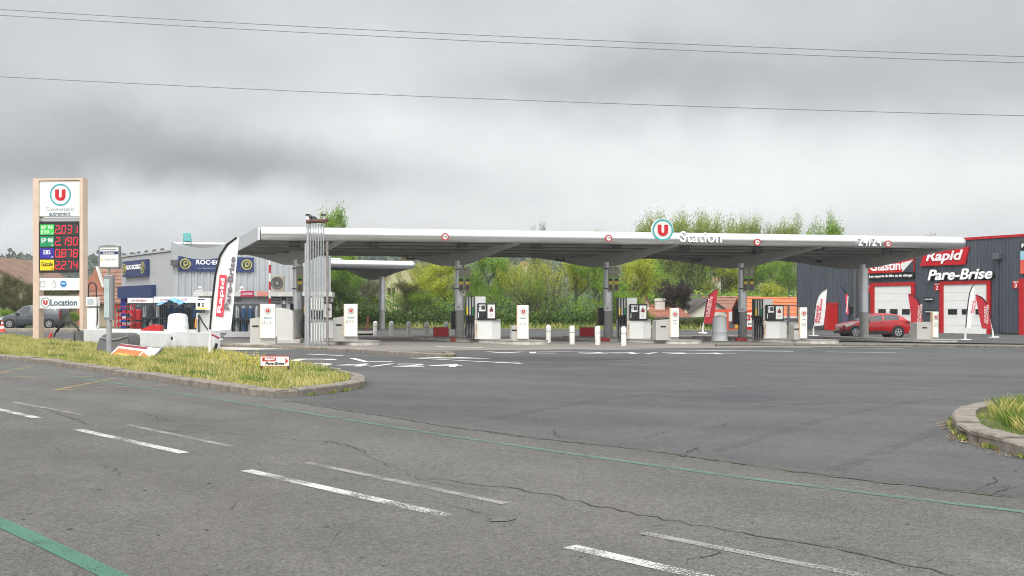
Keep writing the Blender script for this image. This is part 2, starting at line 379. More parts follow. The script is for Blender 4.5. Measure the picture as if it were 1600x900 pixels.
# painted lines ------------------------------------------------------------
def worn(name, col, thr, amt=1.0):
    M = bpy.data.materials.new(name); M.use_nodes = True; N = M.node_tree.nodes; L = M.node_tree.links
    b = N['Principled BSDF']; b.inputs['Base Color'].default_value = (*col, 1); b.inputs['Roughness'].default_value = .75
    tc = N.new('ShaderNodeTexCoord'); v = N.new('ShaderNodeTexNoise'); v.inputs['Scale'].default_value = 60; v.inputs['Detail'].default_value = 5; v.inputs['Roughness'].default_value = .75
    n = N.new('ShaderNodeTexNoise'); n.inputs['Scale'].default_value = 2.2; n.inputs['Detail'].default_value = 4
    L.new(tc.outputs['Object'], v.inputs['Vector']); L.new(tc.outputs['Object'], n.inputs['Vector'])
    a = N.new('ShaderNodeMath'); a.operation = 'MULTIPLY_ADD'; L.new(n.outputs['Fac'], a.inputs[0]); a.inputs[1].default_value = .45; L.new(v.outputs['Fac'], a.inputs[2])
    r = N.new('ShaderNodeValToRGB'); r.color_ramp.elements[0].position = thr - .03; r.color_ramp.elements[1].position = thr + .03
    r.color_ramp.elements[0].color = (amt, amt, amt, 1); r.color_ramp.elements[1].color = (.0, .0, .0, 1); L.new(a.outputs[0], r.inputs[0])
    t = N.new('ShaderNodeBsdfTransparent'); mx = N.new('ShaderNodeMixShader'); L.new(r.outputs[0], mx.inputs[0]); L.new(t.outputs[0], mx.inputs[1]); L.new(b.outputs[0], mx.inputs[2])
    L.new(mx.outputs[0], N['Material Output'].inputs[0]); return M
WL = worn('worn_white_line', (.56, .55, .52), .735, .95); FL = worn('faded_white_line', (.32, .31, .29), .745, .8)
GL = worn('worn_green_line', (.10, .19, .15), .78, .8); YLN = worn('worn_yellow_line', (.36, .27, .10), .74, .85)
def strip(name, pts, w, m, dz=.003, off=0):
    pts = [Vector(p) for p in pts]; A = []; B = []
    for i, p in enumerate(pts):
        t = (pts[min(i + 1, len(pts) - 1)] - pts[max(i - 1, 0)]).normalized(); n = Vector((-t.y, t.x))
        A.append(p + n * (w / 2 + off)); B.append(p - n * (w / 2 - off))
    mb = MB(); vs = [(p.x, p.y, gz(p.x) + dz) for p in A] + [(p.x, p.y, gz(p.x) + dz) for p in B]; n = len(A)
    mb.add(vs, [(i, i + 1, n + i + 1, n + i) for i in range(n - 1)], m)
    o = mb.build(name); o['kind'] = 'structure'; return o
for a, b in (((-60, 627), (58, 653)), ((120, 671), (288, 708)), ((385, 735), (700, 806)), ((890, 854), (1300, 947))): strip('lane_marking', gp(a, b), .135, WL)
for a, b in (((20, 628), (127, 648)), ((200, 664), (362, 698)), ((478, 723), (790, 787)), ((1005, 833), (1400, 910))): strip('lane_marking', gp(a, b), .10, FL)
strip('edge_marking', gp((-200, 553), (0, 573.5), (80, 584), (200, 602), (311, 620), (444, 640), (600, 665), (700, 681), (933, 715), (1150, 745), (1400, 776), (1700, 812)), .11, GL)
strip('edge_marking', gp((-120, 760), (0, 816), (90, 858), (230, 925)), .14, worn('fresh_green_line', (.06, .175, .12), .80, .85))
for a, b in (((84, 610), (180, 591)), ((84, 610), (262, 601)), ((-40, 588), (147, 589)), ((-30, 590), (51, 572))): strip('bus_stop_zigzag', gp(a, b), .10, YLN)

# cracks ------------------------------------------------------------
CRK = mat('crack_fill', (.035, .033, .03), .95, var=.3)
def crack(pp, w=.012, jit=.05, seg=.11, dz=.0025):
    P = [Vector(p) for p in gp(*pp)]; out = []
    for a, b in zip(P[:-1], P[1:]):
        n = max(2, int((b - a).length / seg)); d = (b - a)
        nn = Vector((-d.y, d.x)).normalized()
        for i in range(n): out.append(a + d * (i / n) + nn * random.uniform(-jit, jit) + d.normalized() * random.uniform(-.03, .03))
    out.append(P[-1]); vs = []; fs = []
    for i, p in enumerate(out):
        t = (out[min(i + 1, len(out) - 1)] - out[max(i - 1, 0)]).normalized(); n = Vector((-t.y, t.x)) * w * random.uniform(.25, 1.0) * min(1, .2 + i / 3, .2 + (len(out) - 1 - i) / 3)
        vs += [(p.x + n.x, p.y + n.y, gz(p.x) + dz), (p.x - n.x, p.y - n.y, gz(p.x) + dz)]
        if i: k = 2 * i; fs.append((k - 2, k - 1, k + 1, k))
    return vs, fs
cb = MB()
cz = lambda pts: [(700 + x / 1.778, 530 + y / 1.778) for x, y in pts]
zz = lambda pts: [(x / 2.25, 500 + y / 2.25) for x, y in pts]
long1 = cz([(-60, 385), (10, 395), (130, 408), (270, 430), (420, 465), (600, 500), (820, 540), (1000, 565), (1180, 605), (1300, 630), (1420, 660)])
for pts, w in ((long1, .014), (cz([(980, 562), (1080, 572), (1180, 592)]), .008), (cz([(640, 625), (700, 603), (745, 590), (700, 578)]), .012), (cz([(745, 575), (820, 590), (840, 576)]), .009),
               (cz([(815, 592), (880, 575), (960, 568)]), .006), (cz([(0, 460), (60, 470), (130, 492)]), .010), (cz([(20, 390), (45, 402), (10, 402)]), .007), (cz([(275, 510), (330, 498)]), .006), (cz([(530, 528), (610, 512)]), .006),
               (cz([(1500, 375), (1530, 392), (1480, 415)]), .01), (cz([(1510, 430), (1600, 405)]), .012), (cz([(1460, 420), (1520, 412), (1590, 402)]), .008), (cz([(290, 250), (300, 268), (330, 278)]), .012), (cz([(665, 318), (690, 300), (700, 312)]), .02),
               (cz([(550, 272), (610, 255)]), .012), (cz([(760, 243), (785, 232)]), .015), (cz([(130, 648), (150, 632)]), .006), (cz([(1200, 520), (1230, 508), (1290, 522)]), .004),
               (zz([(40, 285), (130, 300), (210, 330), (250, 345), (310, 368)]), .013), (zz([(75, 302), (140, 322)]), .010), (zz([(340, 505), (380, 512), (430, 552)]), .007), (zz([(400, 395), (480, 372), (520, 382), (640, 395), (800, 398), (950, 410), (1100, 428), (1140, 425)]), .010),
               (zz([(1140, 440), (1150, 425), (1250, 448), (1290, 468), (1350, 475)]), .014), (zz([(500, 325), (560, 348), (640, 365), (750, 378)]), .008), (zz([(860, 490), (930, 512), (1060, 512)]), .008), (zz([(1060, 500), (1130, 512), (1230, 535), (1350, 555)]), .01),
               (zz([(780, 680), (830, 640), (850, 628)]), .005), (zz([(1110, 712), (1200, 730), (1290, 722)]), .005), (zz([(1180, 800), (1200, 740), (1220, 735)]), .005), (zz([(190, 440), (200, 470)]), .005),
               ([(500, 690), (520, 688), (560, 705), (660, 750), (740, 765)], .006), ([(740, 700), (860, 712), (1000, 728)], .004), ([(1120, 790), (1260, 800), (1340, 822)], .005)):
    vs, fs = crack(pts, w * .8, .045, .10); cb.add(vs, fs, CRK)
for i in range(26):   # fine branching
    x, y = random.choice(long1[1:]); x += random.uniform(-60, 60); y0 = y + random.uniform(-4, 4); vs, fs = crack([(x, y0), (x + random.uniform(15, 60), y0 + random.uniform(-14, 16))], .004, .04, .09); cb.add(vs, fs, CRK)
o = cb.build('road_cracks'); o['kind'] = 'structure'
sb = MB()
SEAMM = mat('seam_moss', (.07, .065, .045), .95, var=.5, scale=12)
for k in range(2):
    vs, fs = crack([(438, 624 + k), (600, 650 + k), (700, 666 + k), (830, 683 + k), (1009, 702.5 + k), (1319, 746.5 + k), (1610, 779 + k)], .022 if k else .016, .05, .14, .0035 + .001 * k); sb.add(vs, fs, SEAMM)
o = sb.build('road_seam'); o['kind'] = 'structure'
# oil patches and manhole-like repairs
def blob(name, px, py, rx, ry, m, dz=.002):
    x, y = G(px, py); n = 26; ph = random.uniform(0, 6)
    vs = [(x + rx * (1 + .22 * math.sin(3 * t + ph) + .1 * math.sin(7 * t)) * math.cos(t), y + ry * (1 + .2 * math.sin(2 * t + ph)) * math.sin(t)) for t in [2 * math.pi * k / n for k in range(n)]]
    return sheet(name, vs, m, dz)
PATCH = asphalt('patch_asphalt', (.072, .073, .082), (.09, .09, .09), (.055, .055, .055), 4, .3)
blob('asphalt_patch', 1160, 622, .75, .8, PATCH, -.0035); blob('asphalt_patch', 1215, 609, 1.1, .9, asphalt('worn_patch', (.084, .083, .083), (.09, .09, .09), (.07, .07, .07), 6, .3), -.0045); blob('asphalt_patch', 782, 811, .1, .13, asphalt('soft_patch', (.13, .128, .125), (.15, .15, .15), (.1, .1, .1), 5, .3), .004)
blob('asphalt_patch', 800, 560, 3.4, 1.6, asphalt('oily_asphalt', (.06, .06, .062), (.09, .09, .09), (.045, .045, .045), 8, .25), -.0035)

def inside_any(x, y):
    for poly in (kerb_foot + gp((488, 574.5), (336, 550), (128, 537), (0, 528)), gp((1760, 768), (1600, 714), (1500, 684), (1487, 663), (1510, 645), (1700, 626))):
        c = False; n = len(poly)
        for i in range(n):
            x0, y0 = poly[i]; x1, y1 = poly[i - 1]
            if (y0 > y) != (y1 > y) and x < (x1 - x0) * (y - y0) / (y1 - y0) + x0: c = not c
        if c: return True
    return False
# kerbs ------------------------------------------------------------
def kerb(name, pts, w=.3, h=.14, stone=1.0, side=1, m=KERBM, closed=False):
    """row of kerb stones along world points (the foot), body on the given side"""
    pts = [Vector(p) for p in pts]; mb = MB(); L_ = [0]
    for a, b in zip(pts[:-1], pts[1:]): L_.append(L_[-1] + (b - a).length)
    def at(s):
        s = min(max(s, 0), L_[-1] - 1e-5)
        for i in range(len(pts) - 1):
            if s <= L_[i + 1]: return pts[i].lerp(pts[i + 1], (s - L_[i]) / (L_[i + 1] - L_[i]))
        return pts[-1]
    def off(s):
        t = (at(s + .15) - at(s - .15)).normalized(); return Vector((-t.y, t.x)) * side
    s = 0
    while s < L_[-1] - .05:
        e = min(s + stone * random.uniform(.85, 1.1), L_[-1]); s0, s1 = s + .006, e - .006
        hh = h + random.uniform(-.008, .008); j = random.uniform(-.008, .01)
        vs = []; sink = random.choice((0, 0, 0, .012, .02)); hh -= sink
        for q in (s0, s1):
            p = at(q); n = off(q)
            for (o_, z) in ((j, -.12), (j, hh - .025), (j + .03, hh), (w, hh), (w, -.12)):
                v = p + n * o_; vs.append((v.x, v.y, gz(v.x) + z))
        fs = [(0, 1, 2, 3, 4), (9, 8, 7, 6, 5)] + [(i, (i + 1) % 5 + 0, 5 + (i + 1) % 5, 5 + i) for i in range(5)]
        mb.add(vs, fs, m); s = e
    # mortar bed under the joints
    n = max(4, int(L_[-1] / .5)); vs = []; fs = []
    for i in range(n + 1):
        q = L_[-1] * i / n; p = at(q); nn = off(q)
        for (o_, z) in ((.02, -.1), (.02, h - .04), (w - .02, h - .04), (w - .02, -.1)):
            v = p + nn * o_; vs.append((v.x, v.y, gz(v.x) + z))
        if i:
            k = 4 * i
            for a in range(3): fs.append((k - 4 + a, k - 3 + a, k + 1 + a, k + a))
    mb.add(vs, fs, SOIL); o = mb.build(name); o['kind'] = 'structure'; return o
isl_back = gp((571, 597), (566, 593), (556, 589), (526, 582), (488, 574.5), (440, 567), (400, 560), (336, 550))
kerb('kerb', [farL] + kerb_foot[:6], stone=1.0)
kerb('kerb', kerb_foot[5:], stone=.52)
kerb('kerb', isl_back, stone=.8, w=.22, h=.12)
rk = gp((1760, 768), (1680, 742), (1600, 714), (1560, 702.5), (1520, 692), (1500, 684), (1490, 673), (1487, 663), (1492, 654), (1510, 645), (1545, 639), (1600, 633), (1700, 626))
kerb('kerb', rk, stone=.95, side=-1, h=.16)
kerb('kerb', gp((300, 541.5), (365, 542.5), (450, 545.5), (545, 550), (620, 555), (690, 559), (708, 559.5), (714, 557.5), (706, 555), (660, 554)), w=.32, h=.13, stone=1.0)
kerb('kerb', gp((1120, 541), (1300, 541), (1450, 542), (1600, 543.5), (1900, 545)), w=.3, h=.1, stone=1.0, m=mat('dark_kerb', (.13, .12, .1), .9, var=.3, dirt=.4))
kerb('kerb', gp((-700, 516.5), (150, 518)), w=.4, h=.22, stone=3, m=mat('beige_low_wall', (.3, .26, .21), .9, var=.2))
kerb('kerb', gp((500, 514), (1260, 518.5)), w=.3, h=.14, stone=1.0, m=mat('rear_kerb', (.17, .15, .12), .9, var=.3, dirt=.4))  # last row: darker brown stone along the rear verge
sheet('pavement', gp((1250, 533), (1450, 537), (1600, 539), (1900, 541)) + gp((1900, 530), (1600, 524), (1240, 514)), FOREM, .06)
sheet('concrete_ledge', gp((500, 524.5), (584, 523.5), (590, 520), (500, 518)), KERBM, .1)

# tyre arcs worn into the forecourt
TA = worn('tyre_polish', (.06, .06, .06), .74, .16); TB = worn('tyre_scuff', (.2, .19, .18), .72, .2)
for k, (pp, w) in enumerate((([(700, 640), (900, 612), (1100, 596), (1350, 588)], .22), ([(760, 656), (960, 622), (1180, 604), (1420, 596)], .24), ([(1000, 690), (1200, 640), (1380, 612), (1600, 596)], .22), ([(1120, 705), (1300, 652), (1450, 625), (1640, 606)], .2),
                 ([(640, 600), (800, 582), (1000, 570), (1300, 562)], .25), ([(1180, 636), (1330, 628), (1470, 630)], .3), ([(600, 640), (760, 600), (980, 578)], .2), ([(1300, 735), (1420, 690), (1500, 655)], .2))):
    q = [Vector(p) for p in gp(*pp)]; sm = []
    for i in range(len(q) - 1):
        p0, p1, p2, p3 = q[max(i - 1, 0)], q[i], q[i + 1], q[min(i + 2, len(q) - 1)]
        for j in range(8): t = j / 8; sm.append(.5 * ((2 * p1) + (p2 - p0) * t + (2 * p0 - 5 * p1 + 4 * p2 - p3) * t * t + (3 * p1 - p0 - 3 * p2 + p3) * t ** 3))
    sm.append(q[-1]); strip('tyre_mark', sm, w, TA if k % 2 else TB, -.0045 + .0004 * k)
# small drips and spots
db = MB(); DRP = mat('drip_stain', (.05, .049, .047), .8, var=.2)
for k in range(80):
    px, py = random.uniform(0, 1600), random.uniform(560, 900); x, y = G(px, py); s_ = random.uniform(.005, .018); n = 8; dz_ = .0022 if py > 690 or px < 560 else -.0035
    if inside_any(x, y): continue
    db.add([(x + s_ * random.uniform(.6, 1.2) * math.cos(2 * math.pi * i / n), y + s_ * random.uniform(.8, 2.0) * math.sin(2 * math.pi * i / n), gz(x) + dz_) for i in range(n)], [tuple(range(n))], DRP)
o = db.build('oil_spots'); o['kind'] = 'structure'
# forecourt markings ------------------------------------------------
def ground_text(s, px, py, w, d):
    x, y = G(px, py); o = text('forecourt_marking', s, w, d, PAINT, None, (x, y, gz(x) + .0)); o.rotation_euler = (0, 0, 0)
    co = [v.co.copy() for v in o.data.vertices]
    for v, c in zip(o.data.vertices, co): v.co.z = -K * c.x + (.004 if c.z > 0 else .002)
    o['kind'] = 'structure'
def px_w(px0, px1, py): return G(px1, py)[0] - G(px0, py)[0]
ground_text('24/24', 598, 570.5, px_w(472, 724, 570.5), 1.55)
ground_text('P', 491, 562.5, 1.3, 1.5); 
for a, b, w in (((480, 553.5), (535, 556), .22), ((550, 560), (572, 565.5), .2), ((566, 565.5), (613, 565), .22), ((640, 559.5), (815, 568.5), .16), ((772, 566), (812, 566.5), .16),
             ((680, 541.5), (756, 543.5), .2), ((808, 548.5), (1010, 552), .14), ((870, 545.5), (1240, 549.5), .16), ((1090, 547.5), (1236, 548.5), .1), ((1170, 542), (1270, 543.5), .12), ((1290, 550), (1400, 551.5), .12), ((1300, 544), (1410, 545), .12), ((1380, 541.8), (1490, 542.8), .12),
             ((1080, 552), (1150, 553), .1)):
    strip('forecourt_marking', gp(a, b), w, PAINT, .008)
ground_text('VL 24/24', 945, 551.5, 9.0, 1.2)
x, y = G(697, 560); sheet('forecourt_marking', [(x - 1.1, y - .1), (x - .3, y + .55), (x + .5, y + .6), (x + 1.5, y - .1)], PAINT, .009)

# ------------------------------------------------------------ grass
def inside(poly, P):
    x, y = P[:, 0], P[:, 1]; c = np.zeros(len(P), bool); n = len(poly)
    for i in range(n):
        x0, y0 = poly[i]; x1, y1 = poly[i - 1]
        c ^= ((y0 > y) != (y1 > y)) & (x < (x1 - x0) * (y - y0) / (y1 - y0 + 1e-12) + x0)
    return c
def sample(poly, n, bias=None):
    a = np.array(poly); lo, hi = a.min(0), a.max(0); out = np.zeros((0, 2))
    while len(out) < n:
        P = rng.uniform(lo, hi, (n * 2, 2)); P = P[inside(poly, P)]
        if bias is not None: P = P[rng.random(len(P)) < bias(P)]
        out = np.vstack([out, P])
    return out[:n]
def fastmesh(name, V, nper, mats, mi=None, parent=None):
    """V (N, nper, 3) separate polygons"""
    N_ = len(V); me = bpy.data.meshes.new(name); me.vertices.add(N_ * nper); me.vertices.foreach_set('co', V.astype(np.float32).ravel())
    me.loops.add(N_ * nper); me.loops.foreach_set('vertex_index', np.arange(N_ * nper, dtype=np.int32))
    me.polygons.add(N_); me.polygons.foreach_set('loop_start', np.arange(0, N_ * nper, nper, dtype=np.int32))
    for m in mats: me.materials.append(m)
    if mi is not None: me.polygons.foreach_set('material_index', mi.astype(np.int32))
    me.update(calc_edges=True); me.validate()
    o = bpy.data.objects.new(name, me); COL.objects.link(o)
    if parent: o.parent = parent
    return o
def clumpy(P, s=1.0, k=0):
    return .5 + .25 * (np.sin(P[:, 0] * 1.7 * s + k) * np.cos(P[:, 1] * 2.3 * s + k) + np.sin(P[:, 0] * 4.1 * s + P[:, 1] * 3.3 * s + 2 * k))
GRA = leafmat('dry_spring_grass', [(.16, .20, .04), (.30, .32, .07), (.45, .42, .12), (.58, .51, .19), (.66, .57, .28)], .3)
GRB = leafmat('green_weed', [(.07, .14, .02), (.14, .23, .04), (.24, .32, .07)], .3)
def grass(name, label, poly, n, hmin, hmax, wid, z0, frac_green=.25, patches=0):
    P = sample(poly, n); c = clumpy(P, 1.2, patches) * .55 + .45 * clumpy(P, .5, 2 + patches)
    keep = rng.random(n) < (.35 + .9 * c); P = P[keep]; c = c[keep]; n = len(P)
    h = (hmin + (hmax - hmin) * rng.random(n) ** 1.5 * np.clip(.25 + 1.3 * c, 0, 1.25)); th = rng.uniform(0, math.pi, n)
    lean = rng.normal(0, .32, (n, 2)) * h[:, None]; w = wid * rng.uniform(.6, 1.3, n)
    z = -K * P[:, 0] + z0
    V = np.zeros((n, 4, 3)); dx = np.cos(th) * w; dy = np.sin(th) * w * .6
    V[:, 0] = np.c_[P[:, 0] - dx, P[:, 1] - dy, z]; V[:, 1] = np.c_[P[:, 0] + dx, P[:, 1] + dy, z]
    V[:, 2] = np.c_[P[:, 0] + lean[:, 0] * .5 + dx * .7, P[:, 1] + lean[:, 1] * .5 + dy * .7, z + h * .6]
    V[:, 3] = np.c_[P[:, 0] + lean[:, 0], P[:, 1] + lean[:, 1], z + h]
    g = (clumpy(P, .8, 5) > 1 - frac_green * 1.4) | (rng.random(n) < frac_green * .4)
    o = fastmesh(name, V, 4, [GRA, GRB], g); tag(o, label, 'grass', kind='stuff'); return o
isl = [kerb_foot[0]] + kerb_foot[1:] + isl_back[1:] + gp((250, 549), (128, 537), (20, 527), (-200, 521))
isl = [(farL[0] * .35 + kf0[0] * .65, farL[1] * .35 + kf0[1] * .65)] + isl
def shrink(poly, d):
    c = []; n = len(poly)
    for i in range(n):
        p = Vector(poly[i]); a = (p - Vector(poly[i - 1])); b = (Vector(poly[(i + 1) % n]) - p)
        t = (a.normalized() + b.normalized()).normalized(); c.append((p.x - t.y * d, p.y + t.x * d))
    return c
sheet('island_soil', shrink(isl, .1), SOIL, .09)
inner = shrink(isl, .34)
grass('island_grass', 'yellow green unmown grass on the kerbed island in front of the price sign', inner, 190000, .025, .19, .0065, .08, .14)
grass('island_undergrowth', 'short dense grass on the left kerbed island', inner, 130000, .02, .09, .012, .08, .35, 3)
risl = rk[:] + gp((1900, 620), (2000, 700))
sheet('island_soil', risl, SOIL, .1)
def flowers(name, label, poly, n, h, sz, m):
    P = sample(poly, n); P = P[clumpy(P, 1.5, 7) > .6]; n = len(P); V = np.zeros((n, 4, 3)); z = -K * P[:, 0] + .08 + h * rng.uniform(.5, 1, n)
    for k, (a, b, c) in enumerate(((-1, -.3, 0), (0, 0, -1), (1, .3, 0), (0, 0, 1))): V[:, k] = np.c_[P[:, 0] + a * sz, P[:, 1] + b * sz, z + c * sz]
    tag(fastmesh(name, V, 4, [m]), label, 'flowers', kind='stuff')
flowers('yellow_flowers', 'scattered small yellow flowers in the island grass near the direction sign', gp((300, 575), (420, 590), (480, 580), (400, 562), (330, 556)), 900, .22, .013, mat('petal_yellow', (.75, .6, .03), .7))
flowers('seed_heads', 'pale dry seed heads across the left island grass', inner, 2600, .2, .012, mat('seed_pale', (.62, .55, .38), .8))
# right island interior, inside the kerb line
rin = gp((1800, 775), (1700, 735), (1600, 698), (1560, 688), (1527, 677), (1510, 668), (1506, 658), (1514, 649), (1545, 642), (1600, 636), (1700, 629), (1900, 622))
rin2 = gp((1800, 760), (1700, 722), (1600, 690), (1572, 680), (1550, 666), (1553, 655), (1572, 646), (1600, 640), (1700, 632), (1900, 624))
grass('island_grass', 'tuft of long yellow green grass on the right hand kerbed island', rin2, 46000, .04, .28, .004, .09, .35)
grass('island_undergrowth', 'short green weeds filling the right hand kerbed island', rin, 40000, .015, .06, .006, .09, .5, 4)
kw = [(x + random.uniform(-.05, .0), y + random.uniform(-.06, .02)) for x, y in sum([[(a[0] + (b[0] - a[0]) * k / 6, a[1] + (b[1] - a[1]) * k / 6) for k in range(6)] for a, b in zip(rk[:-1], rk[1:])], [])]
def footweeds(name, label, line, n, spread, hmax):
    L_ = np.array(line); i = rng.integers(0, len(L_) - 1, n); t = rng.random(n)[:, None]; P = L_[i] * (1 - t) + L_[i + 1] * t
    keep = clumpy(P, 2.2, 1) > .62; P = P[keep] + rng.normal(0, spread, (keep.sum(), 2)); n = len(P)
    h = rng.uniform(.02, hmax, n); z = -K * P[:, 0]; V = np.zeros((n, 3, 3)); th = rng.uniform(0, 3.14, n)
    V[:, 0] = np.c_[P[:, 0] - .009 * np.cos(th), P[:, 1] - .009 * np.sin(th), z]; V[:, 1] = np.c_[P[:, 0] + .009 * np.cos(th), P[:, 1] + .009 * np.sin(th), z]
    V[:, 2] = np.c_[P[:, 0] + rng.normal(0, .4, n) * h, P[:, 1] + rng.normal(0, .4, n) * h, z + h]
    tag(fastmesh(name, V, 3, [GRA, GRB], (rng.random(n) < .5)), label, 'weeds', kind='stuff')
footweeds('kerb_weeds', 'weeds growing in the gutter of the right hand kerb', [(x - .03, y - .03) for x, y in rk[:9]], 2200, .02, .07)
footweeds('kerb_weeds', 'weeds growing in the gutter of the left island kerb', [(x, y - .05) for x, y in kerb_foot[:9]], 3500, .02, .07)
# leaf litter and stones in the right gutter
V = []
for i in range(420):
    a = random.choice(rk[2:9]); b = rk[rk.index(a) + 1]; t = random.random(); x = a[0] + (b[0] - a[0]) * t - abs(random.gauss(0, .12)) - .02; y = a[1] + (b[1] - a[1]) * t - abs(random.gauss(0, .10)); s = random.uniform(.006, .02)
    q = random.uniform(0, 3); V.append([(x + s * math.cos(q + k * 1.57), y + s * math.sin(q + k * 1.57), gz(x) + .006 + random.uniform(0, .012)) for k in range(4)])
tag(fastmesh('leaf_litter', np.array(V), 4, [leafmat('dead_leaf', [(.12, .06, .03), (.25, .14, .07), (.4, .32, .2)], .1)]), 'brown leaf litter and grit along the right hand kerb', 'litter', kind='stuff')
verge = gp((500, 513.5), (1255, 518)) + [(44, 112), (-22, 112)]
sheet('verge_soil', verge, FIELD, .08)
grass('verge_grass', 'yellow green grass verge behind the fuel station lane', gp((480, 513.5), (1255, 517.5)) + gp((1255, 507.5), (480, 505.5)), 60000, .1, .6, .03, .08, .35)
# ------------------------------------------------------------ main canopy
CAN = mat('canopy_metal', (.74, .75, .76), .30, metal=.88, var=.04, scale=1.2, dirt=.12, dcol=(.34, .34, .33))
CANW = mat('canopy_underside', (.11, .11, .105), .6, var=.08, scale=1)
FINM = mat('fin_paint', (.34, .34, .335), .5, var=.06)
COLM = mat('column_paint', (.62, .63, .65), .36, metal=.6, var=.08, scale=2)
COLD = mat('column_sleeve', (.33, .32, .31), .6, var=.15)
P0 = Vector((-11.34, 49.2)); UV = Vector((34.4, 6.8)); DV = Vector((-7.4, 11.1))
def canopy(name, label, P0, UV, DV, zf, zb, rt, cols, colpos, colz, extra=True, valley=.62, finw=.14):
    """gull-wing roof: front tube, valley, rear tube; local frame origin P0, vectors kept in world axes"""
    root = thing(name, label, 'canopy', (P0.x, P0.y, gz(P0.x)))
    g0 = gz(P0.x)
    def W(t, s, z): p = UV * t + DV * s; return (p.x, p.y, z - g0)
    zc = lambda s: zf + (zb - zf) * s
    def tube(s, nm):
        mb = MB(); n = 28
        nm_dir = Vector((UV.x, UV.y)).normalized(); pr = Vector((-nm_dir.y, nm_dir.x)); seg = 10
        vs = []; fs = []
        for i in range(seg + 1):
            p = UV * (i / seg) + DV * s
            for k in range(n):
                th = 2 * math.pi * k / n; vs.append((p.x + pr.x * rt * math.cos(th), p.y + pr.y * rt * math.cos(th), zc(s) + rt * math.sin(th) - g0))
        for i in range(seg):
            for k in range(n): j = (k + 1) % n; fs.append((i * n + k, i * n + j, (i + 1) * n + j, (i + 1) * n + k))
        mb.add(vs, fs, CAN)
        # rounded ends
        for i, sg in ((0, -1), (seg, 1)):
            p = UV * (i / seg) + DV * s; prev = [i * n + k for k in range(n)]; cv = []; cf = []
            for q, (rr, dd) in enumerate(((1, 0), (.93, .35), (.7, .72), (.35, .94), (.02, 1))):
                for k in range(n):
                    th = 2 * math.pi * k / n
                    if sg < 0: rr2, dd2 = rr, dd * .06
                    else: rr2, dd2 = rr, dd * .9
                    cv.append((p.x + pr.x * rt * rr2 * math.cos(th) + nm_dir.x * sg * rt * dd2, p.y + pr.y * rt * rr2 * math.cos(th) + nm_dir.y * sg * rt * dd2, zc(s) + rt * rr2 * math.sin(th) - g0))
                if q:
                    for k in range(n): j = (k + 1) % n; cf.append(((q - 1) * n + k, (q - 1) * n + j, q * n + j, q * n + k))
            mb.add(cv, cf, CAN)
        mb.build(nm, root, smooth=True)
    tube(0, 'front_tube'); tube(1, 'rear_tube')
    # roof deck, curved down to the valley
    def ztop(s): return zc(s) + rt * .75 - valley * math.sin(math.pi * s) ** 1.0
    def zbot(s): return zc(s) - rt * .80 + (-valley * .42) * math.sin(math.pi * s)
    mb = MB(); ns = 14; vs = []; fs = []
    for t in (0.003, .997):
        for k in range(ns + 1): s = .02 + .96 * k / ns; vs.append(W(t, s, ztop(s)))
        for k in range(ns + 1): s = .02 + .96 * k / ns; vs.append(W(t, s, zbot(s)))
    n = ns + 1
    for k in range(ns): fs.append((k, k + 1, 2 * n + k + 1, 2 * n + k)); fs.append((n + k, n + k + 1, 3 * n + k + 1, 3 * n + k))
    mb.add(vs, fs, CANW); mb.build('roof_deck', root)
    # purlins with bolt heads
    for s in (.07, .18, .32, .46, .6, .8):
        mb = MB(); a = W(.004, s, zbot(s) - .09); b = W(.996, s, zbot(s) - .09); d = Vector(b) - Vector(a)
        w = DV.normalized() * .055
        vs = []
        for q in (a, b):
            for (sx, sz) in ((-1, 0), (1, 0), (1, .17), (-1, .17)): vs.append((q[0] + w.x * sx * 1.6, q[1] + w.y * sx * 1.6, q[2] + sz * .6))
        mb.add(vs, [(0, 1, 2, 3), (7, 6, 5, 4), (0, 4, 5, 1), (1, 5, 6, 2), (2, 6, 7, 3), (3, 7, 4, 0)], mat('purlin_paint', (.24, .24, .235), .6))
        if s in (.18, .32) and extra:
            for k in range(60):
                p = Vector(a) + d * ((k + .5) / 60) - Vector((w.x, w.y, 0)) * 1.05 + Vector((0, 0, .02)); mb.box(p.x - .02, p.x + .02, p.y - .015, p.y + .015, p.z, p.z + .05, WHITE)
        mb.build('purlin', root)
    for t, th in ((-.0015, -.003), (1.0005, .002)):
        pr = [(k / 24) for k in range(25)]; mb = MB()
        up = [(s, zc(s) + rt * .97 - valley * 1.0 * math.sin(math.pi * s)) for s in pr]; dn = [(s, zc(s) - rt * (.95) - (valley * (.98 if t < .5 else .55)) * math.sin(math.pi * s) ** 1.0) for s in pr]
        vs = [W(t, s, z) for s, z in up] + [W(t, s, z) for s, z in dn] + [W(t + th, s, z) for s, z in up] + [W(t + th, s, z) for s, z in dn]
        n = 25; fs = []
        for k in range(24):
            fs += [(k, k + 1, n + k + 1, n + k), (2 * n + k, 3 * n + k, 3 * n + k + 1, 2 * n + k + 1), (k, 2 * n + k, 2 * n + k + 1, k + 1), (n + k, n + k + 1, 3 * n + k + 1, 3 * n + k)]
        fs += [(0, n, 3 * n, 2 * n), (24, 2 * n + 24, 3 * n + 24, n + 24)]
        mb.add(vs, fs, FINM if t > .5 else CAN); mb.build('end_cap', root)
    # fins and columns
    bot = [(0.0, .0), (.08, .2), (.16, .42), (.25, .68), (.33, .88), (.40, .98), (.46, 1.0), (.52, .95), (.6, .76), (.72, .46), (.85, .2), (.97, 0)]
    prs = Vector((DV.y, -DV.x)).normalized()
    ztip = lambda s: zc(s) - rt * .8
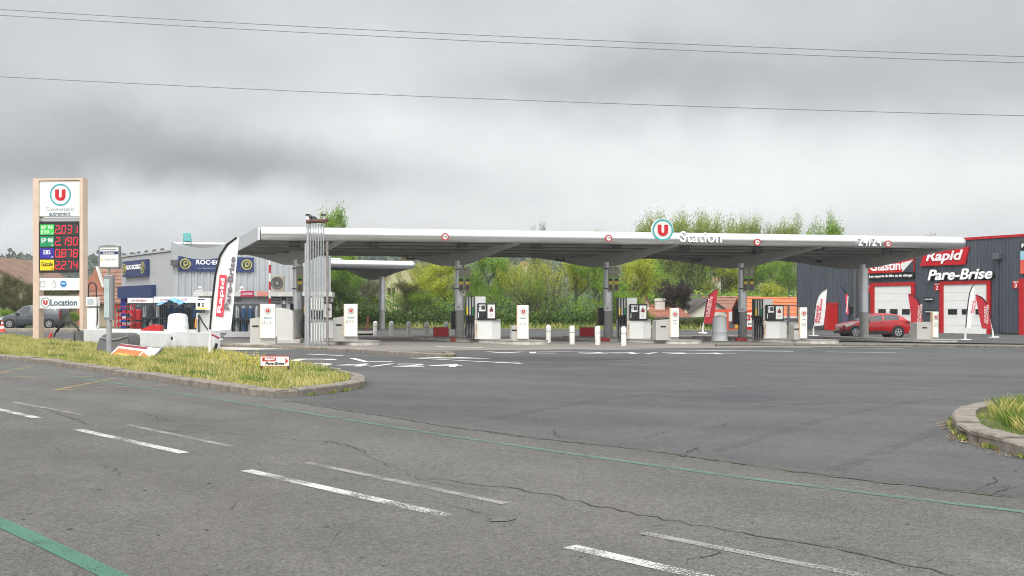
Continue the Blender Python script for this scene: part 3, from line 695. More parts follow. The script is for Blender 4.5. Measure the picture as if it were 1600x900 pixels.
    for t in cols:
        mb = MB(); vs = []; n = len(bot)
        for sgn in (-1, 1):
            o_ = prs * finw * sgn
            for s, f in bot: x, y, z = W(t, s, zbot(s) + .02); vs.append((x + o_.x, y + o_.y, z))
            for s, f in bot:
                zz = min(ztip(s) - .1 + 0 * s, 99) * (1 - f) + colz * f; zz = min(zz, zbot(s) - .02)
                x, y, z = W(t, s, zz); vs.append((x + o_.x * .8, y + o_.y * .8, z))
        fs = []
        for k in range(n - 1):
            fs += [(k, k + 1, n + k + 1, n + k), (2 * n + k, 3 * n + k, 3 * n + k + 1, 2 * n + k + 1), (n + k, n + k + 1, 3 * n + k + 1, 3 * n + k)]
        fs += [(0, n, 3 * n, 2 * n), (n - 1, 3 * n - 1, 4 * n - 1, 2 * n - 1)]
        mb.add(vs, fs, FINM); mb.build('fin', root)
    out = []
    for t in cols:
        x, y, z = W(t, colpos, 0); gzz = gz(P0.x + x) - g0
        mb = MB(); mb.lathe([(.235, gzz + 1.55), (.235, colz - g0 + .25)], COLM, 24, (x, y)); c = mb.build('column', root, smooth=True)
        mb = MB(); mb.lathe([(.245, gzz), (.245, gzz + 1.56)], COLD, 24, (x, y)); mb.build('column_sleeve', c, smooth=True)
        out.append((P0.x + x, P0.y + y))
    return root, out, W, zbot
SC = .40
tc_ = []
for px in (465, 718, 950, 1160, 1350):
    r = (px - 800) / F   # solve for the bay position of each column
    a = P0 + DV * SC; t = (r * a.y - a.x) / (UV.x - r * UV.y); tc_.append(t)
root, COLS, CW, CZB = canopy('fuel_canopy', 'long silver gull-wing station canopy on five round columns carrying the red U disc', P0, UV, DV, 5.05, 5.05, .31, tc_, SC, 3.86)
can = root; ux = UV.normalized(); canrz = math.atan2(UV.y, UV.x)
def on_front(px):
    r = (px - 800) / F; t = (r * P0.y - P0.x) / (UV.x - r * UV.y); return P0 + UV * t, t
def zpx(p, py): return HC + (HZ - py) * p.y / F
# lettering and signs fixed on the tube (things of their own)
def onfront(name, label, cat, px, pz, rz=canrz, group=None):
    p, t = on_front(px); q = p + Vector((ux.y, -ux.x)) * .33
    return thing(name, label, cat, (q.x, q.y, zpx(p, pz)), rz, group), p.y / F
t_, k = onfront('logo_disc', 'round white disc with teal ring and red U standing on the canopy edge', 'sign', 1032, 360)
mb = MB(); mb.disc(0, 0, 17.6 * k, .0, .16, WHITE, 40); mb.build('disc_body', t_); mb = MB(); ulogo(mb, 0, 0, 18 * k, -.012, mat('bright_red', (.5, .005, .01), .4, var=.03), mat('teal_bright', (.02, .33, .36), .4), None); mb.build('letter', t_)
mb = MB(); mb.box(-.06, .06, .16, .3, -.5, .2, LGREY); mb.build('bracket', t_)
SIGNW = mat('letter_white', (.9, .9, .9), .5, var=.01)
t_, k = onfront('canopy_lettering', 'raised white letters spelling Station on the canopy edge', 'sign', 1091, 371)
text('letters', 'Station', 68 * k, 17 * k, SIGNW, t_, (0, -.06, 0), depth=.05, bold=.014, space=1.08); text('letter_back_or_shadow', 'Station', 68 * k, 17 * k, MGREY, t_, (.05, .04, -.05), depth=.05, bold=.008, space=1.06)  # grey copy set low and right stands in for the letters' shadow
t_, k = onfront('canopy_lettering', 'raised white figures 24/24 near the right end of the canopy', 'sign', 1353, 378)
text('letters', '24/24', 39 * k, 13.5 * k, SIGNW, t_, (0, -.06, 0), depth=.05, bold=.012, space=1.2); text('letter_back_or_shadow', '24/24', 39 * k, 13.5 * k, MGREY, t_, (.03, .04, -.03), depth=.05, bold=.0, space=1.2)  # offset grey copy is a modelled shadow of the figures
for i, (px, py) in enumerate(((694, 370.5), (948, 372.5), (1179, 379), (1382.5, 381.5))):
    w = ('leftmost', 'second from the left', 'third from the left', 'rightmost')[i]
    t_, k = onfront('height_limit_sign', f'round red rimmed height limit sign on the canopy edge, {w}', 'sign', px, py, group='height limit signs on the canopy edge')
    mb = MB(); mb.disc(0, 0, .155, 0, .02, WHITE); mb.build('plate', t_); mb = MB(); mb.ring(0, 0, .125, .175, -.012, .022, RED); mb.build('rim', t_)
    text('lettering', '4,10m', .19, .075, BLACK, t_, (0, -.006, 0), depth=.006, bold=.02)
# floodlights hung under the front edge
for i, (px, py, tt) in enumerate(((460, 381, 0), (584, 382, 0), (722, 381.5, 0), (838, 383.5, 0), (964, 384, 0), (1070, 388, 0), (1184, 389, 0), (1281, 388, 0), (1386, 392, 0), (641, 401, .5), (875, 403, .5), (1087, 404, .5), (1281, 405.5, .5))):
    s = .05 if tt == 0 else .62
    a = P0 + DV * s; r = (px - 800) / F; t = (r * a.y - a.x) / (UV.x - r * UV.y); p = a + UV * t; z = HC + (HZ - py) * p.y / F
    if i in (0, 9):
        L0 = thing('floodlight', '', 'floodlight', (p.x, p.y, z), canrz, 'floodlights hanging under the canopy'); mb = MB(); mb.box(-.24, .24, -.14, .14, -.16, -.08, BLACK); mb.build('lamp_housing', L0)
        mb = MB()
        for sx in (-.2, .2): mb.box(sx - .015, sx + .015, -.015, .015, -.08, .22, BLACK)
        mb.box(-.215, .215, -.015, .015, .16, .19, BLACK); mb.build('bracket', L0); cur = L0
    else: cur = copytree(L0, (p.x, p.y, z), canrz, '')
    near = ('left of the vent pipes', 'between the vent pipes and the left height sign', 'beside the second column', 'midway between second and third columns', 'beside the third column', 'below the Station lettering', 'beside the fourth column', 'between the fourth and fifth columns', 'below the right height sign', 'low above the rear canopy tip', 'above the willow bush', 'above the dark red tree', 'against the dark grey garage')[i]
    cur['label'] = f'black floodlight under the long canopy, {near}'
# teal floodlight and camera on the rear left corner
def cpx(px, py, D): return ((px - 800) / F * D, D, HC + (HZ - py) * D / F)
t_ = thing('floodlight', 'teal floodlight on top of the left end of the canopy', 'floodlight', cpx(293, 384, 60), .5)
mb = MB(); TL = mat('teal_casing', (.12, .38, .37), .5); mb.T = Matrix.Rotation(R(-12), 4, 'X'); mb.rbox(-.2, .2, -.1, .1, .25, .72, TL, .04); mb.T = None; mb.build('lamp_housing', t_)
mb = MB(); mb.tube([(-.2, 0, 0), (-.22, 0, .4)], .02, TL); mb.tube([(.2, 0, 0), (.22, 0, .4)], .02, TL); mb.box(-.25, .25, -.06, .06, -.1, .03, TL); mb.build('bracket', t_)

# rear canopy
def rear_t():
    a = Q0 + Vector((-7.0, 9.5)) * .32; u = Q1 - Q0; r = (597 - 800) / F; return (r * a.y - a.x) / (u.x - r * u.y)
Q0 = Vector(((500 - 800) / F * 80, 80)); Q1 = Vector(((643 - 800) / F * 83, 83))
root2, COLS2, W2, _ = canopy('fuel_canopy', 'smaller silver canopy behind the pipes with a single visible column', Q0, Q1 - Q0, Vector((-7.0, 9.5)), 5.0, 5.7, .31, [rear_t()], .32, 4.0, extra=False)

# ------------------------------------------------------------ islands and what stands on them
ISC = mat('island_concrete', (.52, .5, .46), .85, var=.15, scale=3, dirt=.4, dcol=(.15, .14, .13))
IDV = DV.normalized()
def along(i, px):
    """point on the island axis through column i seen in column px"""
    c = Vector(COLS[i]); r = (px - 800) / F; w = (r * c.y - c.x) / (IDV.x - r * IDV.y); return c + IDV * w
def pump_island(i, nose_px, tail_px, label, wid=1.9, h=.18):
    a = along(i, nose_px - 12); b = along(i, tail_px); d = (b - a); L_ = d.length; ang = math.atan2(d.y, d.x)
    r = wid / 2; n = 12
    poly = [(r * (1 - math.sin(math.pi * k / n)) - r, -r * math.cos(math.pi * k / n)) for k in range(n + 1)]
    poly = [(-r * math.sin(math.pi * k / n), -r * math.cos(math.pi * k / n)) for k in range(n + 1)] + [(L_ + r * .8 * math.sin(math.pi * k / n), r * math.cos(math.pi * k / n)) for k in range(n + 1)]
    o = thing('pump_island', label, 'island', (a.x, a.y, gz(a.x)), ang, 'pump islands under the canopy')
    mb = MB(); mb.prism(poly, -.1, h - .03, ISC, 'xy'); mb.build('base', o)
    big = [(x * 1.0 + (-.02 if x < 0 else .02), y * 1.03) for x, y in poly]; mb = MB(); mb.prism(big, h - .03, h, mat('island_cap', (.3, .29, .27), .8, var=.2), 'xy'); mb.build('cap', o)
    return o
ISL = [(0, 572, 455, 'concrete pump island behind the row of vent pipes'), (1, 836, 672, 'concrete pump island with the leftmost red box on it'), (2, 1077, 905, 'concrete pump island with the red box beside the third column'),
       (3, 1292, 1105, 'concrete pump island carrying the white dome tank'), (4, 1478, 1310, 'concrete pump island in front of the parked red car')]
for a in ISL: pump_island(*a)
def stand(p, h=.18): return (p.x, p.y, gz(p.x) + h)

# totems
def totem(px, D, w, y0, y1, label, boxside, boxw, boxtop, z0=.18, graffiti=True, thin=False):
    """white illuminated-style panel with a grey cabinet beside; px is the panel's centre"""
    f = Fr(px, D); o = thing('station_totem', label, 'totem', (f.X, f.D, f.z0 + z0), R(6), 'white totems at the island ends')
    zt = f.z(y0) - z0; zb = f.z(y1) - z0; hw = w / 2 * f.k
    mb = MB(); mb.rbox(-hw, hw, -.14, .10, zb, zt, CREAM, .02); mb.box(-hw - .03, -hw, -.12, .12, zb, zt, mat('peach_edge', (.75, .55, .38), .5)); mb.build('panel', o)
    mb = MB(); ulogo(mb, 0, zt - .28, .15, -.17, mat('bright_red', (.5, .005, .01), .4), PALEINK, None); mb.build('logo', o)
    text('lettering', 'Station', hw * 1.1, .085, TEALINK if not thin else PALEINK, o, (0, -.15, zt - .58), depth=.01)
    if graffiti:
        mb = MB(); rr = random.Random(int(px))
        for k in range(5):
            x = -hw * .75 + hw * 1.5 * k / 5; zc_ = zb + (zt - zb) * .45; mb.tube([(x + rr.uniform(-.03, .03), -.15, zc_ + rr.uniform(-.1, .1)) for _ in range(6)], .006, PALEINK, 4)
        mb.build('scribble', o)
    mb = MB(); bx = boxw * f.k; bt = f.z(boxtop) - z0
    x0, x1 = (-hw - bx, hw * .9) if boxside < 0 else (-hw * .9, hw + bx)
    prof = [(x0, 0), (x1, 0), (x1, bt * (.55 if boxside < 0 else .9)), (-hw + .0 if boxside < 0 else hw, bt), (x0 if boxside < 0 else x1, bt * .9)]
    prof = [(x0, 0), (hw, 0), (hw, zb + .05), (-hw, zb + .05), (-hw, bt), (x0, bt * .93)] if boxside < 0 else [(-hw, 0), (x1, 0), (x1, bt * .93), (hw, bt), (hw, zb + .05), (-hw, zb + .05)]
    mb.prism(prof, -.02, .75, mat('totem_cabinet', (.42, .41, .385), .55, var=.05)); c = mb.build('cabinet', o)
    mb = MB(); xc = (x0 - hw) / 2 if boxside < 0 else (x1 + hw) / 2; mb.box(xc - .13, xc + .13, -.032, -.022, bt * .62, bt * .62 + .07, BLACK); mb.build('slot', c)
    return o
totem(419, 46.5, 22, 475, 528, 'white totem at the left end beside the curved white tank', -1, 17, 495, z0=.1)
totem(548.5, 47.6, 20, 475, 525.5, 'white totem just right of the vent pipes', -1, 18, 494)
totem(817, 50.2, 17, 477, 529, 'white totem between second and third columns', -1, 9, 508)
totem(1053.5, 52.2, 12.5, 481.5, 526.5, 'white totem with the wide grey cabinet near the flat red roofs', -1, 23, 499, thin=True)
totem(1254.5, 54.5, 11, 480.5, 528.5, 'white totem left of the white feather flag', -1, 9, 506, thin=True)
totem(1460.5, 57, 8.5, 487, 527, 'narrow white totem in front of the second garage door', -1, 25, 503, thin=True)

# pumps
HOSE = mat('hose_rubber', (.01, .01, .01), .5)
def pump(px, D, label, u):
    """px: left edge of white tall board; u scales the width a bit"""
    f = Fr(px, D); z0 = .18; o = thing('fuel_pump', label, 'fuel pump', (f.X, f.D, f.z0 + z0), R(4), 'fuel pumps on the islands')
    PW = mat('pump_white', (.68, .68, .66), .4, var=.04, scale=2, dirt=.1, dcol=(.4, .38, .34))
    mb = MB(); mb.rbox(-.0, .54, .05, .5, .9, 2.05, PW, .015); mb.build('tall_board', o)
    # hose mast: three coloured strips between black uprights
    mast = MB()
    for k in range(4): mast.box(-.42 + k * .135 - .022, -.42 + k * .135 + .022, -.02, .45, .02, 2.04, BLACK)
    mast.box(-.45, .0, .12, .4, 0, .95, LGREY); m_ = mast.build('hose_mast', o)
    for k, c in enumerate((YEL, LGREY, GRN)):
        mb = MB(); x = -.42 + k * .135 + .0675; mb.box(x - .036, x + .036, .03, .08, 1.55, 2.02, LGREY); mb.box(x - .036, x + .036, .02, .075, 1.18, 1.55, c); mb.build('fuel_label', m_)
        mb = MB(); mb.rbox(x - .045, x + .045, -.16, .02, .78, 1.12, BLACK, .02); mb.tube([(x, -.12, 1.1), (x, -.2, 1.02), (x - .02, -.22, .88)], .022, BLACK); mb.box(x - .02, x + .02, -.2, -.16, .95, .99, WHITE); nz_ = mb.build('nozzle', o)
        mb = MB(); dx = (-.12, -.05, .05)[k]; mb.tube([(x, -.16, .82), (x + dx * .7, -.24, .6), (x + dx, -.26, .3), (x + dx * .5, -.2, .08), (x + .02, -.08, .06), (x + .05, .0, .2)], .02, HOSE, 6); mb.build('hose', nz_)
    b = MB(); b.prism([(.0, 0), (.84 * u, 0), (.84 * u, .9), (.0, .9)], -.12, .5, PW); b.prism([(.84 * u, -.12), (1.26 * u, .02), (1.26 * u, .5), (.84 * u, .5)], 0.0, .9, mat('pump_side', (.6, .6, .585), .45, var=.03), 'xy')
    b.box(.02, .86 * u, -.1, .5, -.04, -.002, BLACK); body = b.build('lower_body', o)
    mb = MB(); mb.box(.03, .13, -.126, -.121, .05, .85, mat('peach_strip', (.6, .45, .33), .5)); mb.box(.06, .1, -.132, -.127, .62, .68, BLACK); mb.box(.06, .1, -.132, -.127, .5, .56, BLACK); mb.build('side_strip', body)
    b = MB(); b.box(-.0, 1.26 * u, -.1, .5, .9, .96, MGREY); b.build('ledge', o)
    d = MB(); d.rbox(.13, 1.05 * u, -.2, .1, .93, 1.74, BLACK, .05); dd = d.build('display_housing', o)
    mb = MB(); mb.box(.2, .52, -.212, -.203, 1.34, 1.66, WHITE); mb.box(.32, .50, -.218, -.213, 1.42, 1.62, GLASS); mb.box(.19, .28, -.218, -.213, 1.44, 1.49, PALEINK); mb.box(.19, .28, -.218, -.213, 1.54, 1.59, NAVY); mb.build('screen', dd)
    mb = MB(); mb.box(.17, .20, -.212, -.203, 1.03, 1.28, WHITE); mb.rbox(.24, .48, -.235, -.203, 1.0, 1.22, BLACK, .02); mb.build('card_reader', dd)
    mb = MB(); x0, x1 = .62, .98 * u; xc = (x0 + x1) / 2; mb.box(x0, x1, -.212, -.203, 1.0, 1.66, WHITE); mb.box(xc - .09, xc + .09, -.22, -.214, 1.32, 1.46, mat('maroon_print', (.2, .02, .03), .5)); mb.box(xc - .035, xc + .035, -.22, -.214, 1.47, 1.54, BLACK); mb.ring(xc, 1.15, .045, .055, -.218, -.213, RED, 16); mb.build('notice_panel', dd)
    return o
pump(741.5, 52.6, 'fuel pump between the second column and its white totem', 1.0)
pump(979, 54.6, 'fuel pump between the third column and the wide grey cabinet', .98)
pump(1192, 56.4, 'fuel pump between the fourth column and the narrow totem', 1.0)
pump(487, 52.5, 'fuel pump half hidden behind the row of vent pipes', 1.0)

# column furniture: number boards, black boxes, stickers, red boxes
def board_pair(i, px0, y0, y1, label, single=False):
    c = COLS[i]; D = c[1] - .45; f = Fr(px0, D); z = f.z(y1); h = f.z(y0) - z
    o = thing('pump_number_board', label, 'sign', (f.X, f.D, f.z0 + z), R(8), 'number boards hanging beside the columns')
    n = 1 if single else 2; w = .34 if single else .25
    for k in range(n):
        mb = MB(); x = k * (w + .08); B = mat('board_taupe', (.36, .31, .25), .6, var=.06); mb.box(x - w / 2, x + w / 2, -.04, .04, 0, h, B); b = mb.build('board', o)
        mb = MB(); mb.box(x - .09, x + .09, -.05, -.042, h * .05, h * .28, mat('board_brown', (.12, .1, .09), .6)); mb.box(x - .09, x + .09, -.05, -.042, h * .3, h * .42, YEL); mb.box(x - .09, x + .09, -.05, -.042, h * .43, h * .52, BLACK); mb.box(x - .09, x + .09, -.05, -.042, h * .53, h * .62, mat('lime_panel', (.15, .5, .06), .5)); mb.build('fuel_tabs', b)
        text('number', ('08', '06', '04', '02', '01')[i] if k == 0 else ('07', '05', '03', '01', '01')[i], w * .75, .2, PALEINK, b, (x, -.046, h - .22), depth=.008, bold=.02)
    mb = MB(); mb.box(-w / 2 - .22, (n - 1) * (w + .08) + w / 2, .045, .07, h * .9, h * .95, DGREY); mb.box(-w / 2 - .22, (n - 1) * (w + .08) + w / 2, .045, .07, h * .1, h * .15, DGREY); mb.build('bracket', o)
board_pair(1, 720.5, 418, 455.5, 'pair of taupe number boards beside the second column')
board_pair(2, 953.5, 417, 455.5, 'pair of taupe number boards beside the third column')
board_pair(3, 1165, 417, 455.5, 'pair of taupe number boards beside the fourth column')
board_pair(0, 468.5, 416, 456, 'single wide taupe board numbered 08 left of the vent pipes', True)
for i, (x0, x1, y0, y1, lab) in enumerate(((453.5, 459.5, 475, 503, 'left of the first column'), (705, 711, 486.5, 514, 'left of the second column'), (935, 942.5, 481, 508, 'left of the third column'), (1146, 1154, 481.5, 507, 'left of the fourth column'))):
    c = COLS[i]; f = Fr((x0 + x1) / 2, c[1]); o = thing('payment_terminal', f'black upright box fixed {lab}', 'terminal', (f.X, f.D, f.z0), R(10), 'black boxes fixed to the columns'); hw = (x1 - x0) / 2 * f.k
    mb = MB(); mb.rbox(-hw, hw, -.18, .22, f.z(y1), f.z(y0), BLACK, .02); mb.build('housing', o); mb = MB(); mb.box(-hw - .012, -hw, -.14, .18, f.z(y1) + .1, f.z(y0) - .1, mat('terminal_red', (.12, .01, .01), .4)); mb.build('side_panel', o)
for (i, px, py, w, h, lab) in ((1, 723, 458, 8, 9, 'upper white notice on the second column'), (1, 715.5, 480.5, 7.5, 7, 'lower white notice on the second column'), (2, 948, 482.5, 9, 7, 'white notice on the third column'), (3, 1158.5, 484, 9, 7, 'white notice on the fourth column')):
    c = COLS[i]; D = c[1] - .27; f = Fr(px, D); o = thing('notice', lab, 'notice', (f.X, f.D, f.z0 + f.z(py)), R(5), 'white notices stuck on the columns'); a = w / 2 * f.k; b = h / 2 * f.k
    mb = MB(); mb.box(-a, a, -.01, .02, -b, b, WHITE); mb.build('sheet', o); mb = MB(); mb.box(-a * .7, -a * .3, -.014, -.011, -b * .5, b * .5, PALEINK); mb.box(a * .1, a * .6, -.014, -.011, -b * .1, b * .5, mat('terminal_red', (.12, .01, .01))); mb.build('print', o)
for i, (px, py, lab) in enumerate(((460, 531.5, 'first'), (712, 532, 'second'), (947, 532.5, 'third'), (1159, 532, 'fourth'), (1392.5, 532, 'fifth'))):
    p = along(i, px + (10 if i < 4 else -20)); D = p.y - 1.3; f = Fr(px, D); o = thing('island_marker', f'small red plate with letters at the foot of the {lab} column', 'plate', (f.X, f.D, f.z0), R(2), 'red plates at the column feet')
    mb = MB(); mb.box(-.26, .26, -.03, .4, .0, .19, mat('dark_red_plate', (.3, .02, .02), .6)); mb.build('plate', o); text('lettering', 'ARRET', .4, .09, mat('rust_ink', (.55, .12, .1)), o, (0, -.036, .1), depth=.006)
for (i, x0, x1, y0, y1, lab) in ((1, 677, 701, 513, 527, 'red metal box at the left end of the second island'), (2, 906, 928, 514, 527, 'red metal box left of the third column')):
    p = along(i, (x0 + x1) / 2); f = Fr((x0 + x1) / 2, p.y); hw = (x1 - x0) / 2 * f.k
    o = thing('sand_box', lab, 'box', stand(p), R(4), 'red boxes on the islands'); h = 13.5 * f.k
    mb = MB(); mb.rbox(-hw, hw, -.25, .25, .0, h, RED, .02); mb.build('bin', o); mb = MB(); mb.box(-hw - .015, hw + .015, -.27, .27, h, h + .025, mat('dark_red', (.4, .015, .02), .5)); mb.build('lid', o); mb = MB(); mb.box(-hw * .5, -hw * .45, -.256, -.251, .05, h - .05, mat('dark_red', (.4, .015, .02))); mb.build('seam', o)
# white dome tank on the fourth island
def dome_tank(px, D, base, r, h, label, z0=.18):
    f = Fr(px, D); o = thing('dome_container', label, 'container', (f.X, f.D, f.z0 + z0), 0)
    TW = mat('tank_plastic', (.66, .67, .68), .5, var=.03, scale=2)
    mb = MB(); mb.lathe([(r * 1.08, 0), (r * 1.08, .06), (r * 1.02, .12), (r, .34 * h), (r * 1.02, .35 * h), (r * .99, .37 * h), (r * .93, .8 * h), (r * .86, .9 * h), (r * .66, .965 * h), (r * .35, .99 * h), (.02, h)], TW, 32); mb.build('shell', o, smooth=True)
    mb = MB(); mb.lathe([(r * 1.16, -.02), (r * 1.16, .03)], TW, 32); mb.build('foot_ring', o); return o
dome_tank(1124.5, 57.5, 0, .40, 1.33, 'white dome shaped container left of the fourth column', z0=.03)
# curved cream cabinet behind first totem
f = Fr(440, 50.5); o = thing('curved_tank', 'cream curved-top tank between the left totem and the first column', 'tank', f.loc, R(5))
mb = MB(); x0, x1 = f.x(427), f.x(458); zt = f.z(481); prof = [(x0, 0)] + [(x0, zt * .93), (x0 + .15, zt), (x0 + .3 * (x1 - x0), zt * 1.0), (x1 - .25, zt * .965), (x1 - .02, zt * .90), (x1, zt * .8), (x1, 0)]
mb.prism(prof, 0, 1.0, mat('tank_cream', (.58, .57, .55), .5, var=.04), 'xz'); mb.build('shell', o, bevel=.03); mb = MB(); mb.box(x0 - .1, x1 + .3, -.1, 1.1, .0, .16, ISC); mb.build('plinth', o)
# bollards
def bollards():
    B0 = None; WB = mat('bollard_concrete', (.62, .62, .58), .7, var=.1, scale=9, dirt=.35, dcol=(.3, .28, .24))
    spots = [(586, 524, 0, 'leftmost bollard of the rear row'), (611.5, 525, 0, 'second bollard of the rear row, right of the rear canopy column'), (638.5, 526, 0, 'third bollard of the rear row'), (666.5, 526.5, 0, 'bollard standing just left of the first red box'), (697, 526, 0, 'bollard hidden behind the first red box'),
             (823.5, 532, 11, 'leaning bollard right of the second island'), (857, 535.5, 0, 'upright bollard between the leaning one and the red box'), (894, 538, 0, 'bollard just left of the red box by the third column'), (934, 539, 0, 'bollard in front of the left side of the third column'), (974.5, 540.5, 0, 'bollard in front of the pump beside the third column')]
    for i, (px, py, lean, lab) in enumerate(spots):
        x, y = G(px, py); h = .93
        if B0 is None:
            B0 = thing('bollard', '', 'bollard', (0, 0, 0), 0, 'white concrete bollards on the forecourt')
            mb = MB(); mb.lathe([(.125, -.05), (.125, .56), (.118, .58)], WB, 18); mb.build('post', B0, smooth=True)
            mb = MB(); mb.lathe([(.127, .6), (.13, .62), (.13, .8), (.12, .87), (.09, .92), (.04, .94), (.005, .945)], WHITE, 18); mb.build('cap', B0, smooth=True)
            mb = MB(); mb.lathe([(.112, .57), (.112, .61)], mat('bollard_band', (.12, .12, .11)), 18); mb.build('band', B0); cur = B0; B0.location = (x, y, gz(x))
        else: cur = copytree(B0, (x, y, gz(x)), 0, None)
        cur['label'] = 'white concrete ' + lab; cur.rotation_euler = (random.uniform(-.02, .02), R(lean) + random.uniform(-.02, .02), random.uniform(0, 3))
        if i < 5: cur.scale = (1, 1, .93)
bollards()
# vent pipes
D = 47.0; f = Fr(496, D); o = thing('vent_pipe_rack', 'row of tall grey vent pipes with a rusty top bar before the first column', 'vent pipes', f.loc, 0)
TOPS = {0: 333, 1: 336, 2: 336, 3: 337, 4: 346, 5: 346, 6: 333}
for k in range(7):
    x = f.x(481.2 + k * 4.05); r = (.07 if k == 0 else .027); y = .03 * (k % 2); zt = f.z(TOPS[k] + 4)
    mb = MB(); mb.tube([(x, y, -.05), (x, y, zt)], r, GALV, 10); pc = mb.build('pipe', o, smooth=True)
    if k in (0, 1, 2, 3, 6):
        mb = MB(); 
        if k in (0, 6): mb.tube([(x, y, zt - .2), (x, y, zt)], r * 1.15, WHITE, 10); mb.tube([(x, y, zt), (x, y, zt + .06)], .11, BLACK, 10); mb.tube([(x, y, zt - .3), (x, y, zt - .24)], r * 1.2, DGREY, 10)
        else: mb.tube([(x, y, zt - .1), (x, y, zt), (x - .08, y - .05, zt + .06), (x - .14, y - .05, zt + .04)], .055, DGREY, 8)
        mb.build('vent_cap', pc)
x = f.x(511.5); mb = MB(); mb.box(x - .045, x + .045, -.08, .06, -.05, f.z(377), mat('rust_grey_post', (.2, .18, .17), .7, var=.3, scale=8)); mb.build('post', o)
x = f.x(480); mb = MB(); mb.box(x - .12, x + .0, .05, .14, -.05, f.z(380), GALV); mb.build('post', o)
mb = MB(); mb.tube([(f.x(479), -.06, f.z(346.5)), (f.x(504), -.06, f.z(345.5)), (f.x(513), -.1, f.z(344.5))], .085, mat('rust', (.1, .045, .03), .85, var=.4, scale=9), 10); mb.build('top_bar', o)
mb = MB(); mb.box(f.x(483), f.x(512), .06, .1, f.z(503.5), f.z(501), MGREY); mb.box(f.x(483), f.x(512), .06, .1, f.z(472), f.z(470.5), MGREY); mb.build('cross_bar', o)
for k in range(5):
    x = f.x(486.5 + k * 4.05); mb = MB(); mb.box(x - .03, x + .03, .02, .1, f.z(533), f.z(505), WHITE); mb.build('slat', o); mb = MB(); mb.box(x - .03, x + .03, .02, .1, f.z(484), f.z(465), WHITE); mb.build('slat', o)
# ------------------------------------------------------------ walls seen in perspective
class Wall:
    """vertical wall from A (x,y) along a unit direction; px/py read positions on it"""
    def __init__(s, A, B): s.A = Vector(A); s.d = (Vector(B) - s.A).normalized(); s.len = (Vector(B) - s.A).length; s.z0 = gz(s.A.x); s.rz = math.atan2(s.d.y, s.d.x)
    def t(s, px): r = (px - 800) / F; return (r * s.A.y - s.A.x) / (s.d.x - r * s.d.y)
    def D(s, px): return s.A.y + s.d.y * s.t(px)
    def z(s, px, py): return HC + (HZ - py) * s.D(px) / F - s.z0
    @property
    def loc(s): return (s.A.x, s.A.y, s.z0)
def corrugated(mb, L_, z0, z1, m, pitch=.3, depth=.04, y=0):
    n = int(L_ / pitch); vs = []; fs = []
    for i in range(n):
        x = i * pitch
        for (a, b) in ((0, 0), (.35, 0), (.5, -depth), (.85, -depth)):
            vs += [(x + a * pitch, y + b, z0), (x + a * pitch, y + b, z1)]
    vs += [(L_, y, z0), (L_, y, z1)]
    for i in range(len(vs) // 2 - 1): fs.append((2 * i, 2 * i + 2, 2 * i + 3, 2 * i + 1))
    mb.add(vs, fs, m)
# garage -------------------------------------------------------------
GA = (24.2, 92.5); GB = (24.2 + .513 * 36, 92.5 - .858 * 36); gw = Wall(GA, GB)
CLAD = mat('anthracite_cladding', (.062, .072, .092), .42, metal=.15, var=.14, scale=.8, dirt=.35, dcol=(.10, .105, .115), stretch=(1, 1, .25))
gar = thing('garage_building', 'dark grey clad car glass garage with red trim and white doors', 'building', gw.loc, gw.rz)
H = 6.75
mb = MB(); corrugated(mb, gw.len, -.3, H, CLAD, .28, .045); mb.box(0, gw.len, .02, 16, -.3, H - .05, CLAD); mb.build('wall', gar)
mb = MB(); mb.box(-.05, gw.len, -.1, .02, H - .02, H + .16, RED); mb.box(-.1, -.0, -.05, 16, H - .02, H + .16, RED); mb.build('roof_trim', gar)
mb = MB(); mb.box(-.0, gw.len, -.07, -.048, -.2, .12, BLACK); mb.build('base_strip', gar)
DOORW = mat('door_panel_white', (.72, .72, .71), .5, var=.03)
def sect_door(px0, px1, pyt, fr_px, wl):
    x0, x1 = gw.t(px0), gw.t(px1); zt = gw.z((px0 + px1) / 2, pyt); xf = gw.t(fr_px)
    mb = MB(); n = 6
    for k in range(n): mb.box(x0, x1, -.10, -.05, zt * k / n + .012, zt * (k + 1) / n - .004, DOORW)
    mb.box(x0, x1, -.085, -.05, .01, zt, LGREY)
    d = mb.build('garage_door', gar)
    for a, b in wl:
        xa, xb = gw.t(a), gw.t(b); zb = gw.z((a + b) / 2, 491.3); zz_ = gw.z((a + b) / 2, 483); mb = MB(); mb.box(xa, xb, -.13, -.102, zb, zz_, BLACK); mb.box(xa + .07, xb - .07, -.136, -.131, zb + .06, zz_ - .06, GLASS); mb.build('window', d)
    mb = MB(); mb.box(xf, x0, -.2, -.05, -.02, zt + .25, RED); mb.box(x1, x1 + .28, -.2, -.05, -.02, zt + .25, RED); mb.box(x0, x1, -.19, -.05, zt, zt + .24, RED); mb.build('door_frame', gar)
    return x0, x1, zt
sect_door(1368, 1426, 446.5, 1362.5, [(1374, 1385.5), (1392, 1404), (1411, 1423)])
sect_door(1476, 1544, 444, 1470.5, [(1483, 1497), (1504.5, 1518), (1526, 1540)])
sect_door(1602, 1690, 440, 1594.5, [(1610, 1624), (1640, 1655)])
mb = MB(); x0, x1 = gw.t(1290), gw.t(1310); zt = gw.z(1300, 474); mb.box(x0, x1, -.1, -.048, 0, zt, RED); mb.box(x0 - .02, x0 + .35, -.14, -.101, 0, zt + .06, mat('dark_red', (.4, .015, .02))); mb.box(x0 - .02, x1 + .1, -.14, -.101, zt - .1, zt + .06, mat('dark_red', (.4, .015, .02))); mb.build('red_door', gar)
